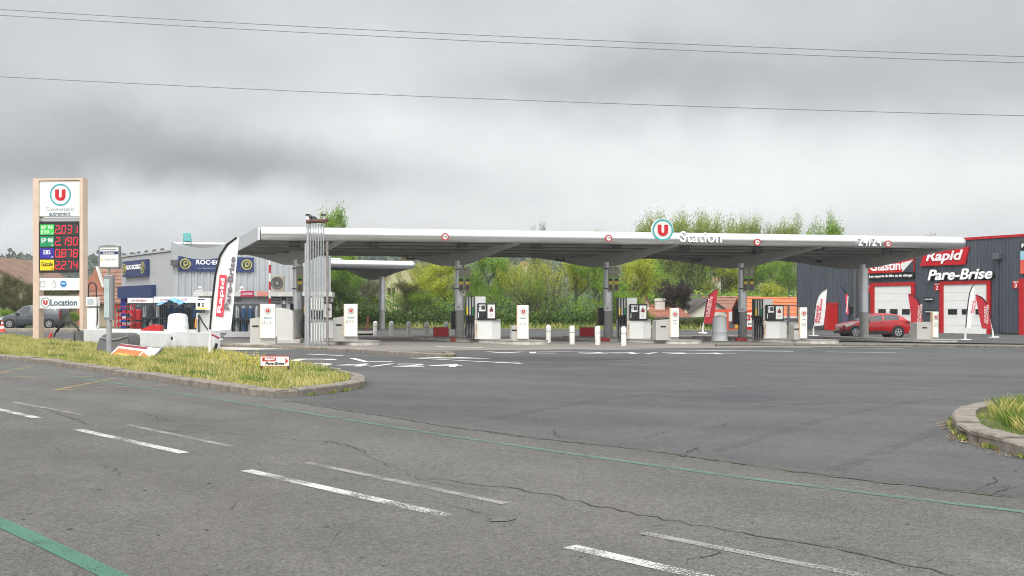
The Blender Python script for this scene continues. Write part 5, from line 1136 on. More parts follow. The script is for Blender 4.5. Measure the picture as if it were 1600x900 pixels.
# feather flags ------------------------------------------------------------
def feather(px, py, h_px, label, cloth_m, side=1, txt=(), base=True, wide=1.0, lean=0, D=None, edge=BLACK, group='feather flags', pole_m=WHITE, rz=0):
    if D is None: D = G(px, py)[1]
    f = Fr(px, D); h = h_px * f.k; o = thing('feather_flag', label, 'flag', f.loc, rz, group); o.rotation_euler.y = R(lean)
    pole = [(0, .0), (.004, .2), (.018, .47), (.042, .70), (.078, .85), (.135, .94), (.215, 1.0)]
    trail = [(.155, .20), (.175, .27), (.19, .42), (.205, .6), (.216, .8), (.226, .92), (.232, .995)]
    def cat(P, v):
        for a, b in zip(P[:-1], P[1:]):
            if v <= b[1] or b is P[-1]: t = max(0, min(1, (v - a[1]) / (b[1] - a[1]))); return a[0] + (b[0] - a[0]) * t
    mb = MB(); mb.tube([(side * x * wide * h, 0, z * h) for x, z in pole], [.03, .03, .028, .024, .02, .016, .012], pole_m if base else edge, 8); mb.build('pole', o, smooth=True)
    mb = MB(); mb.tube([(side * x * wide * h, -.012, z * h) for x, z in [(0, .235)] + pole[2:]], .012 * h ** .8, edge, 6); mb.build('sleeve', o, smooth=True)
    nr, nc = 26, 7; vs = []; fs = []
    for y_ in (0, .008):
        for i in range(nr + 1):
            v = .215 + (1 - .215) * i / nr; a = cat(pole, v) * wide; b = cat(trail, v) * wide
            for j in range(nc + 1):
                u = j / nc; x = a + (max(b, a + .002) - a) * u; vs.append((side * x * h, y_ + .012 * math.sin(5 * u + 9 * v) * h * .3, (v + (0.02 * u if i == 0 else 0)) * h))
    n = (nr + 1) * (nc + 1)
    for i in range(nr):
        for j in range(nc): k = i * (nc + 1) + j; fs += [(k, k + 1, k + nc + 2, k + nc + 1), (n + k, n + k + nc + 1, n + k + nc + 2, n + k + 1)]
    mb = MB(); mb.add(vs, fs, cloth_m); c = mb.build('cloth', o, smooth=True)
    for (s, cx, cz_, w_, h_, m, sh) in txt:
        if s is None: mb = MB(); mb.prism([((cx - w_ / 2 - .014) * side * h, (cz_ - h_ / 2) * h), ((cx + w_ / 2 - .014) * side * h, (cz_ - h_ / 2) * h - .02), ((cx + w_ / 2 + .014) * side * h, (cz_ + h_ / 2) * h), ((cx - w_ / 2 + .014) * side * h, (cz_ + h_ / 2) * h + .02)], -.035, -.03, m); mb.build('print', c)
        else:
            t = text('lettering', s, h_ * h, w_ * h, m, c, (cx * side * h, -.04, cz_ * h), rot=(90, -84, 0), depth=.006, bold=.025)
    mb = MB()
    if base: mb.tube([(0, 0, -.03), (0, 0, .17 * h)], .055, WHITE, 10); mb.rbox(-.28, .28, -.25, .25, .0, .09, WHITE, .03)
    else: mb.box(-.15, .15, -.1, .1, 0, .03, DGREY)
    mb.build('base', o)
    return o
FW = leafmat('flag_white', [(.84, .83, .83), (.86, .85, .85)], .12); FR = leafmat('flag_red', [(.50, .03, .045), (.54, .04, .055)], .25); FP = mat('flag_print_red', (.68, .06, .09), .7); FK = mat('flag_print_grey', (.16, .13, .16), .7)
feather(328, 559, 188, 'tall white feather flag with Rapid Pare-Brise lettering on the grass island', FW, 1, [(None, .093, .515, .06, .34, FP, 0), ('Rapid', .094, .515, .042, .29, SIGNW, 0), ('Pare-Brise', .163, .62, .045, .44, FK, 0)], wide=1.0, D=35.3, lean=.5)
fl2 = Fr(346, 34.6); o = thing('flag_ballast', 'small black wedge resting beside the base of the big feather flag', 'wedge', G(333, 556) + (gz(-9.6),), .3); mb = MB(); mb.tube([(.0, 0, .05), (.12, 0, .42)], .05, BLACK, 8); mb.build('strap', o); mb = MB(); mb.box(-.08, .08, -.08, .08, .0, .06, BLACK); mb.build('foot', o)
PNK = mat('flag_text_pink', (.75, .5, .5), .7)
feather(1098, 521, 71, 'red feather flag standing by the verge left of the white dome container', FR, 1, [('OUVERT', .085, .58, .05, .42, PNK, 0), ('OFFERTE', .13, .6, .05, .45, PNK, 0)], wide=1.25, lean=3)
feather(1271, 528, 74, 'white feather flag left of the small red garage door', FW, 1, [('Rapid', .08, .48, .07, .35, FP, 0), ('Pare-Brise', .14, .55, .05, .5, FP, 0)], wide=1.25, D=69)
feather(1327, 523, 73, 'dark blue and red feather flag in the garage corner behind the car', mat('flag_navy', (.05, .05, .09), .7), -1, [(None, .05, .62, .05, .42, FP, 0), ('Glastint', .05, .62, .03, .35, SIGNW, 0)], wide=.9, D=80, base=False)
feather(1444, 527, 70, 'red feather flag between the two garage doors', FR, -1, [('OUVERT', .11, .55, .05, .38, PNK, 0), ('FRANCHISE', .065, .55, .05, .42, PNK, 0)], wide=1.4, D=66, lean=-2)
feather(1508, 533, 89, 'thin white feather flag in front of the second garage door', FW, 1, [('Rapid', .10, .6, .035, .2, FP, 0), ('Pare-Brise', .14, .66, .03, .34, FP, 0)], wide=.55, D=60.5, lean=2.5)
feather(1552, 527.5, 70, 'red feather flag leaning beside the downpipe at the second door', FR, -1, [('OUVERT', .14, .55, .05, .38, PNK, 0), ('FRANCHISE', .09, .55, .05, .42, PNK, 0)], wide=1.35, D=66.5, lean=-5)

# cages --------------------------------------------------------------------
BAR = mat('cage_bar', (.1, .11, .12), .5, metal=.4)
CYLM = [mat('bottle_teal', (.02, .14, .15), .45), mat('bottle_blue', (.02, .09, .22), .45), mat('bottle_white', (.5, .52, .52), .45), mat('bottle_dark', (.03, .05, .06), .5)]
def cage(px0, px1, D, y0, label, cols, nb=2, rows=2, z0=0):
    f = Fr((px0 + px1) / 2, D); hw = (px1 - px0) / 2 * f.k; h = f.z(y0) - z0; o = thing('gas_cage', label, 'gas cage', (f.X, f.D, f.z0 + z0), R(2), 'gas bottle cages by the shop')
    mb = MB()
    for k in range(int(hw * 2 / .12) + 1): x = -hw + k * .12; mb.box(x - .012, x + .012, -.02, .0, 0.05, h, BAR)
    for z in (.05, h * .5, h): mb.box(-hw, hw, -.03, .0, z - .02, z + .02, BAR)
    for x in (-hw, hw): mb.box(x - .02, x + .02, 0, .8, 0, h, BAR)
    mb.build('grille', o); mb = MB(); mb.box(-hw, hw, .8, .82, 0, h, DGREY); mb.box(-hw, hw, 0, .8, -.02, .03, DGREY); mb.box(-hw, hw, .02, .8, h * .5 - .02, h * .5 + .01, DGREY); mb.build('shelf', o)
    n = int(hw * 2 / .36); rr = random.Random(px0)
    for r_ in range(rows):
        for k in range(n):
            x = -hw + .22 + k * (2 * hw - .4) / max(n - 1, 1); z = .04 + r_ * h * .5; hh = h * .42; m = CYLM[rr.choice(cols)]
            b = thing('gas_bottle', f'{["teal", "blue", "white", "dark"][CYLM.index(m)]} gas bottle {k + 1} from the left, {"upper" if r_ else "lower"} shelf, {label.split("cage")[0].strip()} cage', 'gas bottle', (f.X + x, f.D + .4, f.z0 + z0 + z), 0, 'gas bottles in the ' + label.split("cage")[0].strip() + ' cage')
            mb = MB(); mb.lathe([(.1, 0), (.145, .03), (.15, hh * .68), (.12, hh * .8), (.05, hh * .85)], m, 12); mb.build('body', b, smooth=True); mb = MB(); mb.lathe([(.085, hh * .82), (.09, hh)], CYLM[2] if rr.random() < .5 else m, 12); mb.build('collar', b)
    return o
cage(197, 248, 70.5, 474, 'left teal gas cage beside the red crate rack', [0, 0, 3, 2])
cage(250, 314, 70, 474, 'middle gas cage under the blue tarpaulin', [0, 1, 3, 1])
cage(362, 404, 67, 475, 'right gas cage with blue bottles behind the left totem', [1, 1, 2])
BANW = mat('banner_white', (.72, .72, .72), .5)
for (a, b, y0, y1, D, s, lab) in ((200, 239.5, 465.5, 474, 70.3, 'antargaz', 'white banner board over the left teal gas cage'), (241, 309, 463.5, 473.5, 69.8, 'antargaz   elfi', 'wide white banner board over the middle gas cage')):
    f = Fr((a + b) / 2, D); hw = (b - a) / 2 * f.k; o = thing('banner_board', lab, 'banner', (f.X, f.D, f.z0 + f.z(y1)), R(2), 'banner boards on the gas cages'); h = f.z(y0) - f.z(y1)
    mb = MB(); mb.box(-hw, hw, -.06, .3, .02, h, BANW); bb = mb.build('board', o); text('lettering', s, hw * 1.2, h * .42, mat('banner_pink', (.5, .1, .15)), bb, (-.1 * hw, -.07, h * .5), depth=.01)
f = Fr(265, 68.6); o = thing('tarpaulin', 'crumpled light blue tarpaulin draped over the middle gas cage', 'tarpaulin', (f.X, f.D, f.z0 + f.z(477)), 0)
vs = []; fs = []; nx, ny = 16, 5
for j in range(ny):
    for i in range(nx):
        u = i / (nx - 1); v = j / (ny - 1); vs.append(((u - .5) * 39 * f.k, v * 1.6 - .3, max(.02, (.15 + .30 * math.exp(-((u - .6) / .22) ** 2) * (1 - .3 * v)) + random.uniform(-.07, .07) - (.12 if j == 0 else 0))))
for j in range(ny - 1):
    for i in range(nx - 1): k = j * nx + i; fs.append((k, k + 1, k + nx + 1, k + nx))
mb = MB(); mb.add(vs, fs, mat('tarp_blue', (.16, .42, .68), .5, var=.3, scale=3)); mb.build('sheet', o); mb = MB(); mb.tube([vs[0], vs[8], vs[15]], .01, BLACK, 4); mb.build('cord', o)
# red crate rack
f = Fr(192.5, 67); o = thing('crate_rack', 'red metal rack holding crates at the left of the gas cages', 'rack', f.loc, R(3)); x0, x1 = f.x(180), f.x(205); h = f.z(475)
mb = MB(); RK = mat('rack_red', (.42, .02, .03), .5, var=.15)
for x in (x0, x1): 
    for y in (0, .7): mb.box(x - .03, x + .03, y - .03, y + .03, 0, h, RK)
mb.build('frame', o)
for k in range(5): mb = MB(); mb.box(x0, x1, -.02, .7, .1 + k * h * .21, .16 + k * h * .21, RK); mb.build('shelf', o)
rr = random.Random(3)
for k in range(4):
    for j in range(3):
        m = [mat('crate_grey', (.3, .3, .3)), mat('crate_black', (.04, .04, .04)), mat('crate_white', (.55, .55, .52)), RK][rr.randrange(4)]; x = x0 + .08 + j * .3; z = .165 + k * h * .21
        c = thing('crate', f'small crate on shelf {k + 1} from the floor of the red rack, {("left", "middle", "right")[j]}', 'crate', (f.X + x, f.D + .1, f.z0 + z), R(3), 'crates on the red rack'); mb = MB(); mb.box(0, .25, 0, .4, 0, .02, m); mb.box(0, .25, 0, .02, 0, .16, m); mb.box(0, .25, .38, .4, 0, .16, m); mb.box(0, .02, 0, .4, 0, .16, m); mb.box(.23, .25, 0, .4, 0, .16, m); mb.build('shell', c)
for x_, lab in ((208, 'red gas crate stand right of the crate rack'), (214, 'second red crate stand beside the left gas cage')):
    f = Fr(x_, 68.5); o = thing('crate_stand', lab, 'stand', f.loc, 0, 'red stands by the gas cages'); 
    for k in range(2): mb = MB(); mb.rbox(-.18, .18, 0, .4, .05 + k * .8, .72 + k * .8, RK, .03); mb.build('bin', o)
# thin guard fence in front of right cage & pale panels on ground
f = Fr(385, 60); o = thing('ground_plate', 'light grey tilted sheet lying on the ground in front of the right gas cage', 'sheet', f.loc, R(10)); mb = MB(); mb.T = Matrix.Rotation(R(5), 4, 'X'); mb.box(f.x(352), f.x(398), -1.5, 2.2, .03, .09, mat('pale_sheet', (.5, .5, .49), .6)); mb.build('plate', o); mb = MB(); mb.box(f.x(352), f.x(398), -1.52, -1.5, -.05, .05, DGREY); mb.build('edge', o)
f = Fr(335, 40); o = thing('barrier_tape', 'dark red strap hanging from the feather flag pole over the platform', 'strap', (f.X, f.D, f.z0), 0); mb = MB(); mb.tube([(f.x(331), 0, f.z(523)), (f.x(337), 0, f.z(525.5)), (f.x(343), 0, f.z(529))], .035, mat('tape_red', (.3, .01, .04))); mb.build('band', o); mb = MB(); mb.box(f.x(343), f.x(348), -.03, .03, f.z(531), f.z(529), WHITE); mb.build('end_clip', o)
# ------------------------------------------------------------ vehicles
def wheel(parent, x, y, r, n_sp=5, face=-1):
    TY = mat('tyre', (.018, .018, .018), .8); RM = mat('rim', (.5, .5, .52), .35, metal=.7)
    def cyl(mb, prof, m, n=28):   # axis along y, prof (radius, offset)
        vs = []; fs = []
        for (rr, yy) in prof: vs += [(x + rr * math.cos(2 * math.pi * k / n), y + face * yy, r + rr * math.sin(2 * math.pi * k / n)) for k in range(n)]
        for i in range(len(prof) - 1):
            for k in range(n): j = (k + 1) % n; fs.append((i * n + k, i * n + j, (i + 1) * n + j, (i + 1) * n + k))
        fs += [tuple(range(n)), tuple((len(prof) - 1) * n + k for k in range(n))]; mb.add(vs, fs, m)
    mb = MB(); cyl(mb, [(r * .93, -.18), (r, -.14), (r, -.01), (r * .94, .03), (r * .7, .03)], TY); w = mb.build('wheel', parent, smooth=True)
    mb = MB(); cyl(mb, [(r * .66, .025), (r * .66, .033)], BLACK); 
    for k in range(n_sp):
        th = 2 * math.pi * k / n_sp + .3
        for d_ in (-.14, .14):
            a = th + d_; c, s = math.cos(a), math.sin(a); c0, s0 = math.cos(th), math.sin(th); q = r * .07
            mb.prism([(x + r * .12 * c0 - q * s0, r + r * .12 * s0 + q * c0), (x + r * .12 * c0 + q * s0, r + r * .12 * s0 - q * c0), (x + r * .64 * c + q * s, r + r * .64 * s - q * c), (x + r * .64 * c - q * s, r + r * .64 * s + q * c)], y + face * .035, y + face * .05, RM)
    vs = []; mb.ring(x, r, r * .58, r * .67, y + face * .05 if face < 0 else y + .034, y + face * .034 if face < 0 else y + .05, RM, 24); mb.disc(x, r, r * .16, min(y + face * .055, y + face * .035), max(y + face * .055, y + face * .035), RM, 14); mb.build('rim', w)
def vehicle(name, label, cat, loc, rz, st, paint, wx, wr, glass_rng, pillars, screen, extra):
    """st: stations (x, zb, zbelt, zroof, half width belt, half width roof). side faces in glass_rng become windows"""
    o = thing(name, label, cat, loc, rz); xs = sorted(set([s[0] for s in st] + [p for pr in pillars for p in pr] + [glass_rng[0], glass_rng[1]]))
    def at(x):
        for a, b in zip(st[:-1], st[1:]):
            if a[0] <= x <= b[0]: t = (x - a[0]) / (b[0] - a[0]); return [p + (q - p) * t for p, q in zip(a, b)]
        return list(st[-1])
    vs = []; rows = []
    for x in xs:
        _, zb, zl, zr, wb, wr_ = at(x); g = max(zr - zl, .02)
        half = [(wb * .90, zb), (wb * .985, zb + (zl - zb) * .25), (wb * 1.0, zb + (zl - zb) * .6), (wb * .985, zl - .02), (wb * .97, zl + min(.03, g * .2)), (wr_ + (wb * .97 - wr_) * .12, zl + g * .80), (wr_ * .93, zl + g * .95), (wr_ * .5, zr)]
        row = [(x, -w, z) for w, z in half] + [(x, w, z) for w, z in reversed(half)]; rows.append(len(vs)); vs += row
    n = 16; mb = MB(); fb = []; fg = []; inp = lambda x: any(a - 1e-6 <= x <= b + 1e-6 for a, b in pillars)
    for i in range(len(xs) - 1):
        xm = (xs[i] + xs[i + 1]) / 2
        for k in range(n):
            j = (k + 1) % n; f_ = (rows[i] + k, rows[i] + j, rows[i + 1] + j, rows[i + 1] + k)
            side = k in (4, 10) and glass_rng[0] < xm < glass_rng[1] and not inp(xm)
            scr = k in (6, 7, 8) and any(a < xm < b for a, b in screen)
            (fg if side or scr else fb).append(f_)
    fb += [tuple(rows[0] + k for k in range(n)), tuple(rows[-1] + k for k in reversed(range(n)))]
    mb.add(vs, fb, paint); b = mb.build('body', o, smooth=True)
    mb = MB(); mb.add(vs, fg, GLASS); gl = mb.build('windows', o); me = gl.data; bm = bmesh.new(); bm.from_mesh(me); bmesh.ops.delete(bm, geom=[v for v in bm.verts if not v.link_faces], context='VERTS'); bm.to_mesh(me); bm.free()
    for x in wx:
        _, zb, zl, zr, wb, wr_ = at(x)
        for ya, yb in ((-wb * 1.003 - .004, -wb * .8), (wb * .8, wb * 1.003 + .004)): mb = MB(); mb.disc(x, wr + .01, wr * 1.2, ya, yb, BLACK, 30); mb.build('wheel_arch', o)
        wheel(o, x, -wb * .99, wr); wheel(o, x, wb * .99, wr, face=1)
    extra(o, at); return o
RP = mat('car_red', (.42, .004, .009), .25, var=.04, spec=.5, coat=.6)
def clio(o, at):
    mb = MB(); mb.prism([(-2.02, .76), (-1.98, .64), (-1.55, .78), (-1.32, .90), (-1.5, .90)], -.885, -.72, mat('lamp_glass', (.6, .62, .64), .15, metal=.4)); mb.build('headlight', o)
    mb = MB(); mb.prism([(-2.02, .76), (-1.98, .64), (-1.55, .78), (-1.32, .90), (-1.5, .90)], .72, .885, mat('lamp_glass', (.6, .62, .64), .15, metal=.4)); mb.build('headlight', o)
    mb = MB(); mb.prism([(2.08, 1.0), (1.75, .97), (1.8, .86), (2.1, .82)], -.87, -.6, mat('tail_red', (.25, .0, .01), .2)); mb.build('tail_light', o)
    mb = MB(); mb.prism([(-2.13, .24), (-2.13, .42), (-1.9, .46), (-1.72, .34), (-1.75, .24)], -.83, .83, BLACK); mb.box(-2.16, -2.13, -.26, .26, .44, .54, WHITE); mb.build('bumper_grille', o)
    mb = MB(); mb.prism([(-.95, .24), (.95, .24), (.95, .34), (.2, .44), (-.5, .38), (-.95, .30)], -.89, -.86, mat('sill_black', (.02, .02, .02), .5)); mb.build('sill', o)
    for s in (-1, 1): mb = MB(); mb.rbox(-.72, -.52, min(s * .9, s * 1.06), max(s * .9, s * 1.06), .93, 1.05, RP if s > 0 else BLACK, .03); mb.build('mirror', o)
    mb = MB()
    for x in (-.62, .42, 1.18): mb.box(x - .005, x + .005, -.893, -.885, .36, .95, BLACK)
    mb.box(.18, .36, -.905, -.89, .86, .89, RP); mb.tube([(1.0, 0, 1.44), (1.12, 0, 1.56)], .012, BLACK, 5); mb.build('door_gaps', o)
D_car = G(1368, 529.5)[1]
st_c = [(-2.14, .36, .56, .62, .60, .5), (-2.05, .26, .68, .74, .74, .62), (-1.85, .22, .76, .83, .83, .7), (-1.45, .20, .86, .95, .875, .72), (-1.0, .20, .92, 1.02, .88, .70), (-.86, .20, .93, 1.06, .88, .69), (-.5, .2, .94, 1.25, .88, .66), (-.12, .2, .95, 1.405, .88, .63), (.25, .2, .97, 1.455, .88, .62), (.65, .2, .99, 1.465, .88, .62), (1.1, .2, 1.02, 1.435, .88, .61), (1.5, .2, 1.06, 1.36, .87, .60), (1.68, .21, 1.07, 1.29, .86, .60), (1.98, .25, 1.0, 1.07, .84, .64), (2.08, .32, .86, .92, .80, .62), (2.13, .4, .70, .76, .74, .6)]
xc, yc = (1367.5 - 800) / F * D_car, D_car + .9
xc += .1
vehicle('parked_car', 'red five-door hatchback parked facing left in front of the first garage door', 'car', (xc, yc, gz(xc) + .06), R(3), st_c, RP, (-1.36, 1.32), .33, (-.62, 1.5), [(-.64, -.52), (.37, .47), (1.42, 1.52)], [(-.95, -.15), (1.55, 1.95)], clio).scale = (.95, .95, .99)
VP_ = mat('van_grey', (.075, .08, .09), .3, var=.05, metal=.3, coat=.6)
def van_x(o, at):
    LG_ = mat('lamp_glass', (.6, .62, .64), .15, metal=.4)
    mb = MB(); mb.prism([(-2.38, .78), (-2.36, .62), (-2.0, .66), (-1.85, .86), (-2.05, .90)], -.91, -.7, LG_); mb.build('headlight', o)
    mb = MB(); mb.box(2.28, 2.37, -.93, -.75, .75, 1.35, mat('tail_red', (.4, .0, .01), .3)); mb.build('tail_light', o)
    mb = MB(); mb.box(-1.0, -.85, -1.1, -.9, 1.0, 1.18, BLACK); mb.build('mirror', o)
    mb = MB()
    for x in (-.98, .12, 1.2): mb.box(x - .006, x + .006, -.955, -.94, .38, 1.6 if x > 0 else 1.0, BLACK)
    mb.box(-.1, .06, -.96, -.945, .9, .94, BLACK); mb.box(-1.0, 2.0, -.952, -.94, .34, .42, mat('sill_black', (.02, .02, .02))); mb.build('door_gaps', o)
    mb = MB(); mb.prism([(-2.46, .26), (-2.46, .55), (-2.2, .5), (-2.0, .3)], -.86, .86, BLACK); mb.build('bumper_grille', o)
st_v = [(-2.45, .3, .62, .70, .7, .6), (-2.35, .24, .78, .86, .84, .7), (-2.1, .22, .90, .98, .92, .75), (-1.6, .2, .98, 1.08, .94, .76), (-1.35, .2, 1.0, 1.12, .94, .74), (-.9, .2, 1.02, 1.5, .94, .70), (-.55, .2, 1.04, 1.72, .94, .70), (-.1, .2, 1.05, 1.80, .94, .71), (.8, .2, 1.06, 1.84, .94, .72), (1.8, .2, 1.06, 1.82, .94, .72), (2.25, .22, 1.05, 1.76, .93, .71), (2.35, .3, 1.0, 1.55, .9, .7), (2.38, .34, .9, 1.1, .88, .7)]
f = Fr(46, 83); vehicle('parked_van', 'dark grey small panel van parked facing left behind the price sign', 'van', (f.X, 84, f.z0), R(-2), st_v, VP_, (-1.55, 1.52), .34, (-1.2, .05), [(-.95, -.86), (.0, .1)], [(-1.3, -.6)], van_x)
f = Fr(3.5, 66); o = thing('traffic_cone', 'red and white traffic cone at the left edge in front of the grey van', 'cone', (f.X, 66, f.z0 + .1), 0); CO = mat('cone_red', (.65, .07, .03), .5)
mb = MB(); mb.box(-.22, .22, -.22, .22, 0, .04, CO); mb.lathe([(.17, .04), (.135, .2)], CO, 16); mb.lathe([(.095, .36), (.072, .5)], CO, 16); mb.lathe([(.05, .6), (.025, .72)], CO, 16); mb.build('cone_body', o); mb = MB(); mb.lathe([(.136, .2), (.096, .36)], WHITE, 16); mb.build('reflective_band', o); mb = MB(); mb.lathe([(.073, .5), (.051, .6)], WHITE, 16); mb.build('reflective_band', o)

# ------------------------------------------------------------ houses
TILE = {}
def tile(name, col):
    M = mat(name, col, .85, var=.22, scale=1.3, dirt=.35, dcol=tuple(c * .5 for c in col)); return M
def house(name, label, pxl, pxr, D, eave, ridge, depth, roofm, wallm, rz=0, gable=False, chim=None, win=(), cat='house', base=-3, over=.35, ridge_in=0):
    f = Fr((pxl + pxr) / 2, D); hw = (pxr - pxl) / 2 * f.k; ze, zr = f.z(eave), f.z(ridge); o = thing(name, label, cat, f.loc, rz)
    mb = MB()
    if gable:
        mb.prism([(-hw, base), (hw, base), (hw, ze), (0, zr), (-hw, ze)], 0, depth, wallm); mb.build('wall', o)
        mb = MB(); s = (zr - ze) / hw
        for sg in (-1, 1): mb.prism([(0, zr + .02), (sg * (hw + over), ze - s * over + .02), (sg * (hw + over), ze - s * over + .2), (0, zr + .22)], -over, depth + over, roofm)
        r = mb.build('roof', o)
    else:
        mb.box(-hw, hw, 0, depth, base, ze, wallm); mb.prism([(0, ze), (depth, ze), (depth / 2, zr - .15)], -hw, hw, wallm, 'yz'); mb.build('wall', o)
        mb = MB(); x0, x1 = -hw - over, hw + over; a = ridge_in
        vs = [(x0, -over, ze - .15), (x1, -over, ze - .15), (x1 - a, depth / 2, zr), (x0 + a, depth / 2, zr), (x0, depth + over, ze - .15), (x1, depth + over, ze - .15)]
        vs += [(x, y, z + .18) for x, y, z in vs]
        mb.add(vs, [(0, 1, 2, 3), (3, 2, 5, 4), (6, 9, 8, 7), (9, 10, 11, 8), (0, 6, 7, 1), (4, 5, 11, 10), (1, 7, 8, 2), (2, 8, 11, 5), (0, 3, 9, 6), (3, 4, 10, 9)], roofm); r = mb.build('roof', o)
        if a == 0:
            pass
        nrows = max(3, int((zr - ze) / .35)); mb = MB()
        for k in range(nrows): t = (k + .5) / nrows; y = -over + (depth / 2 + over) * t; z = ze - .15 + (zr - ze + .15) * t; mb.box(x0 + .05 + a * t, x1 - .05 - a * t, y - .05, y, z + .18, z + .23, roofm)
        mb.build('tile_courses', r)
    if chim: mb = MB(); cx = f.x(chim[0]); mb.box(cx - .5, cx + .5, depth * .3, depth * .3 + .9, ze, f.z(chim[1]), mat('chimney_render', (.6, .57, .52), .8)); mb.box(cx - .58, cx + .58, depth * .3 - .08, depth * .3 + .98, f.z(chim[1]) - .25, f.z(chim[1]) - .05, mat('chimney_render', (.6, .57, .52))); mb.build('chimney', o)
    for (a, b, c, d) in win:
        mb = MB(); mb.box(f.x(a), f.x(b), -.06, .05, f.z(d), f.z(c), mat('window_frame', (.5, .5, .48))); w = mb.build('window', o); mb = MB(); mb.box(f.x(a) + .12, f.x((a + b) / 2) - .05, -.08, -.065, f.z(d) + .12, f.z(c) - .12, GLASS); mb.box(f.x((a + b) / 2) + .05, f.x(b) - .12, -.08, -.065, f.z(d) + .12, f.z(c) - .12, GLASS); mb.build('pane', w)
    return o
REDT = tile('red_tile', (.27, .10, .065)); BRT = tile('brown_tile', (.19, .115, .08)); GRT = tile('dark_tile', (.09, .075, .07)); ORT = tile('orange_sheet', (.52, .15, .06)); CRM = mat('cream_render', (.52, .48, .36), .85, var=.1, scale=.5, dirt=.2); PKT = tile('pink_tile', (.24, .115, .085))
BEI = mat('beige_render', (.40, .33, .25), .85, var=.1, scale=.5, dirt=.2)
house('house', 'red tiled house with a white chimney left of the dark red tree', 1008, 1078, 112, 498, 478, 9, REDT, CRM, chim=(1035, 466), ridge_in=1.4, rz=R(-3))
house('house', 'small steep red tiled house gable peeping over the pump beside the third column', 1001, 1018, 119, 484, 463, 8, REDT, CRM, gable=True)
house('house', 'cream gabled house behind the red feather flag', 1075, 1142, 114, 491, 468, 8, GRT, mat('pale_gable', (.6, .57, .5), .8), gable=True, rz=R(1))
house('house', 'house with a faded red brown tiled roof behind the fourth column', 1118, 1205, 124, 488, 464, 10, PKT, CRM, rz=R(4))
house('workshop', 'long low building with a bright orange roof beside the dark grey garage', 1170, 1262, 109, 494, 466, 8, ORT, mat('workshop_dark', (.16, .16, .17)), cat='building')
house('house', 'house with a dark slate roof between the dark red tree and the red feather flag', 1078, 1115, 128, 488, 461, 9, GRT, CRM)
house('house', 'cream house with a brown tiled roof half hidden behind the yellow green trees', 592, 668, 122, 446, 402, 12, BRT, CRM, gable=True, win=[(604, 619, 448, 463), (632, 642, 450, 462)], rz=R(4))
house('house', 'brown tiled house between the price sign and the light grey shop building', 141, 215, 96, 472, 416, 12, tile('ribbed_brown_tile', (.24, .13, .09)), BEI, rz=R(6), over=.6, ridge_in=-.0)
f = Fr(137, 97); o = thing('brick_gable', 'red brick gable end with a white verge board behind the hose post', 'wall', f.loc); mb = MB(); mb.prism([(f.x(121), -1), (f.x(160), -1), (f.x(161), f.z(448)), (f.x(151), f.z(417)), (f.x(121), f.z(462))], 0, .3, mat('red_brick', (.36, .15, .10), .9, var=.15)); mb.build('brickwork', o); mb = MB(); mb.prism([(f.x(149.5), f.z(416)), (f.x(152.5), f.z(416)), (f.x(162.5), f.z(449)), (f.x(160), f.z(449))], -.1, .35, WHITE); mb.build('verge_board', o)
house('house', 'tan house with a long sloping brown roof at the far left edge', -120, 48, 98, 449, 402, 12, BRT, mat('tan_render', (.30, .25, .18), .85, var=.12), gable=True)
house('house', 'low pale building with a pink roof seen between the price sign panels', 78, 150, 140, 466, 455, 8, PKT, CRM)
for i, (px, py, D_, w, lab) in enumerate(((1122, 436, 330, 9, 'small white house on the wooded hill left of the fourth column'), (1085, 455, 260, 12, 'white house at the foot of the hill behind the red feather flag'), (1216, 440, 330, 9, 'small white house on the wooded hill left of the grey garage'), (820, 412, 420, 10, 'tiny pale house high on the hill behind the willow bush'), (1205, 455, 280, 9, 'pale house low on the hill above the orange roof'))):
    house('house', lab, px - w / 2, px + w / 2, D_, py + 3, py - 3, 8, PKT, mat('white_render', (.6, .58, .52)), base=-8)
# low walls, boards and frames in the middle distance
def lowwall(name, label, a, b, D_, y0, y1, m, cap=None, cat='wall'):
    f = Fr((a + b) / 2, D_); o = thing(name, label, cat, f.loc); mb = MB(); mb.box(f.x(a), f.x(b), 0, .4, f.z(y1) - .5, f.z(y0), m); mb.build('panel', o)
    if cap: mb = MB(); mb.box(f.x(a) - .1, f.x(b) + .1, -.2, .5, f.z(y0), f.z(y0) + .15, cap); mb.build('cap', o)
    return o
lowwall('low_wall', 'long pale grey low wall with dark coping below the red roofs', 1006, 1140, 100, 498, 506, mat('lavender_wall', (.42, .42, .46), .8), DGREY)
lowwall('barrier', 'pale flat barrier behind the willow bush', 730, 925, 101, 499, 507, mat('pale_barrier', (.45, .47, .5), .6), MGREY, cat='barrier')
f = Fr(1140, 79); o = thing('rental_board', 'orange red display board behind the dome container and fourth column', 'board', f.loc); OR_ = mat('board_orange', (.62, .07, .03), .5)
mb = MB(); mb.box(f.x(1114), f.x(1163), 0, .1, f.z(487.5), f.z(483.5), OR_); mb.box(f.x(1136), f.x(1163), 0, .1, f.z(515), f.z(487.5), OR_); mb.build('board', o); mb = MB(); mb.box(f.x(1138.5), f.x(1145), -.02, -.003, f.z(502), f.z(487), mat('photo_grey', (.5, .52, .52))); mb.box(f.x(1138.5), f.x(1148), -.02, -.003, f.z(513), f.z(503), DGREY); mb.box(f.x(1148.5), f.x(1156), -.02, -.003, f.z(513), f.z(507), mat('amber', (.75, .35, .03))); mb.build('picture', o)
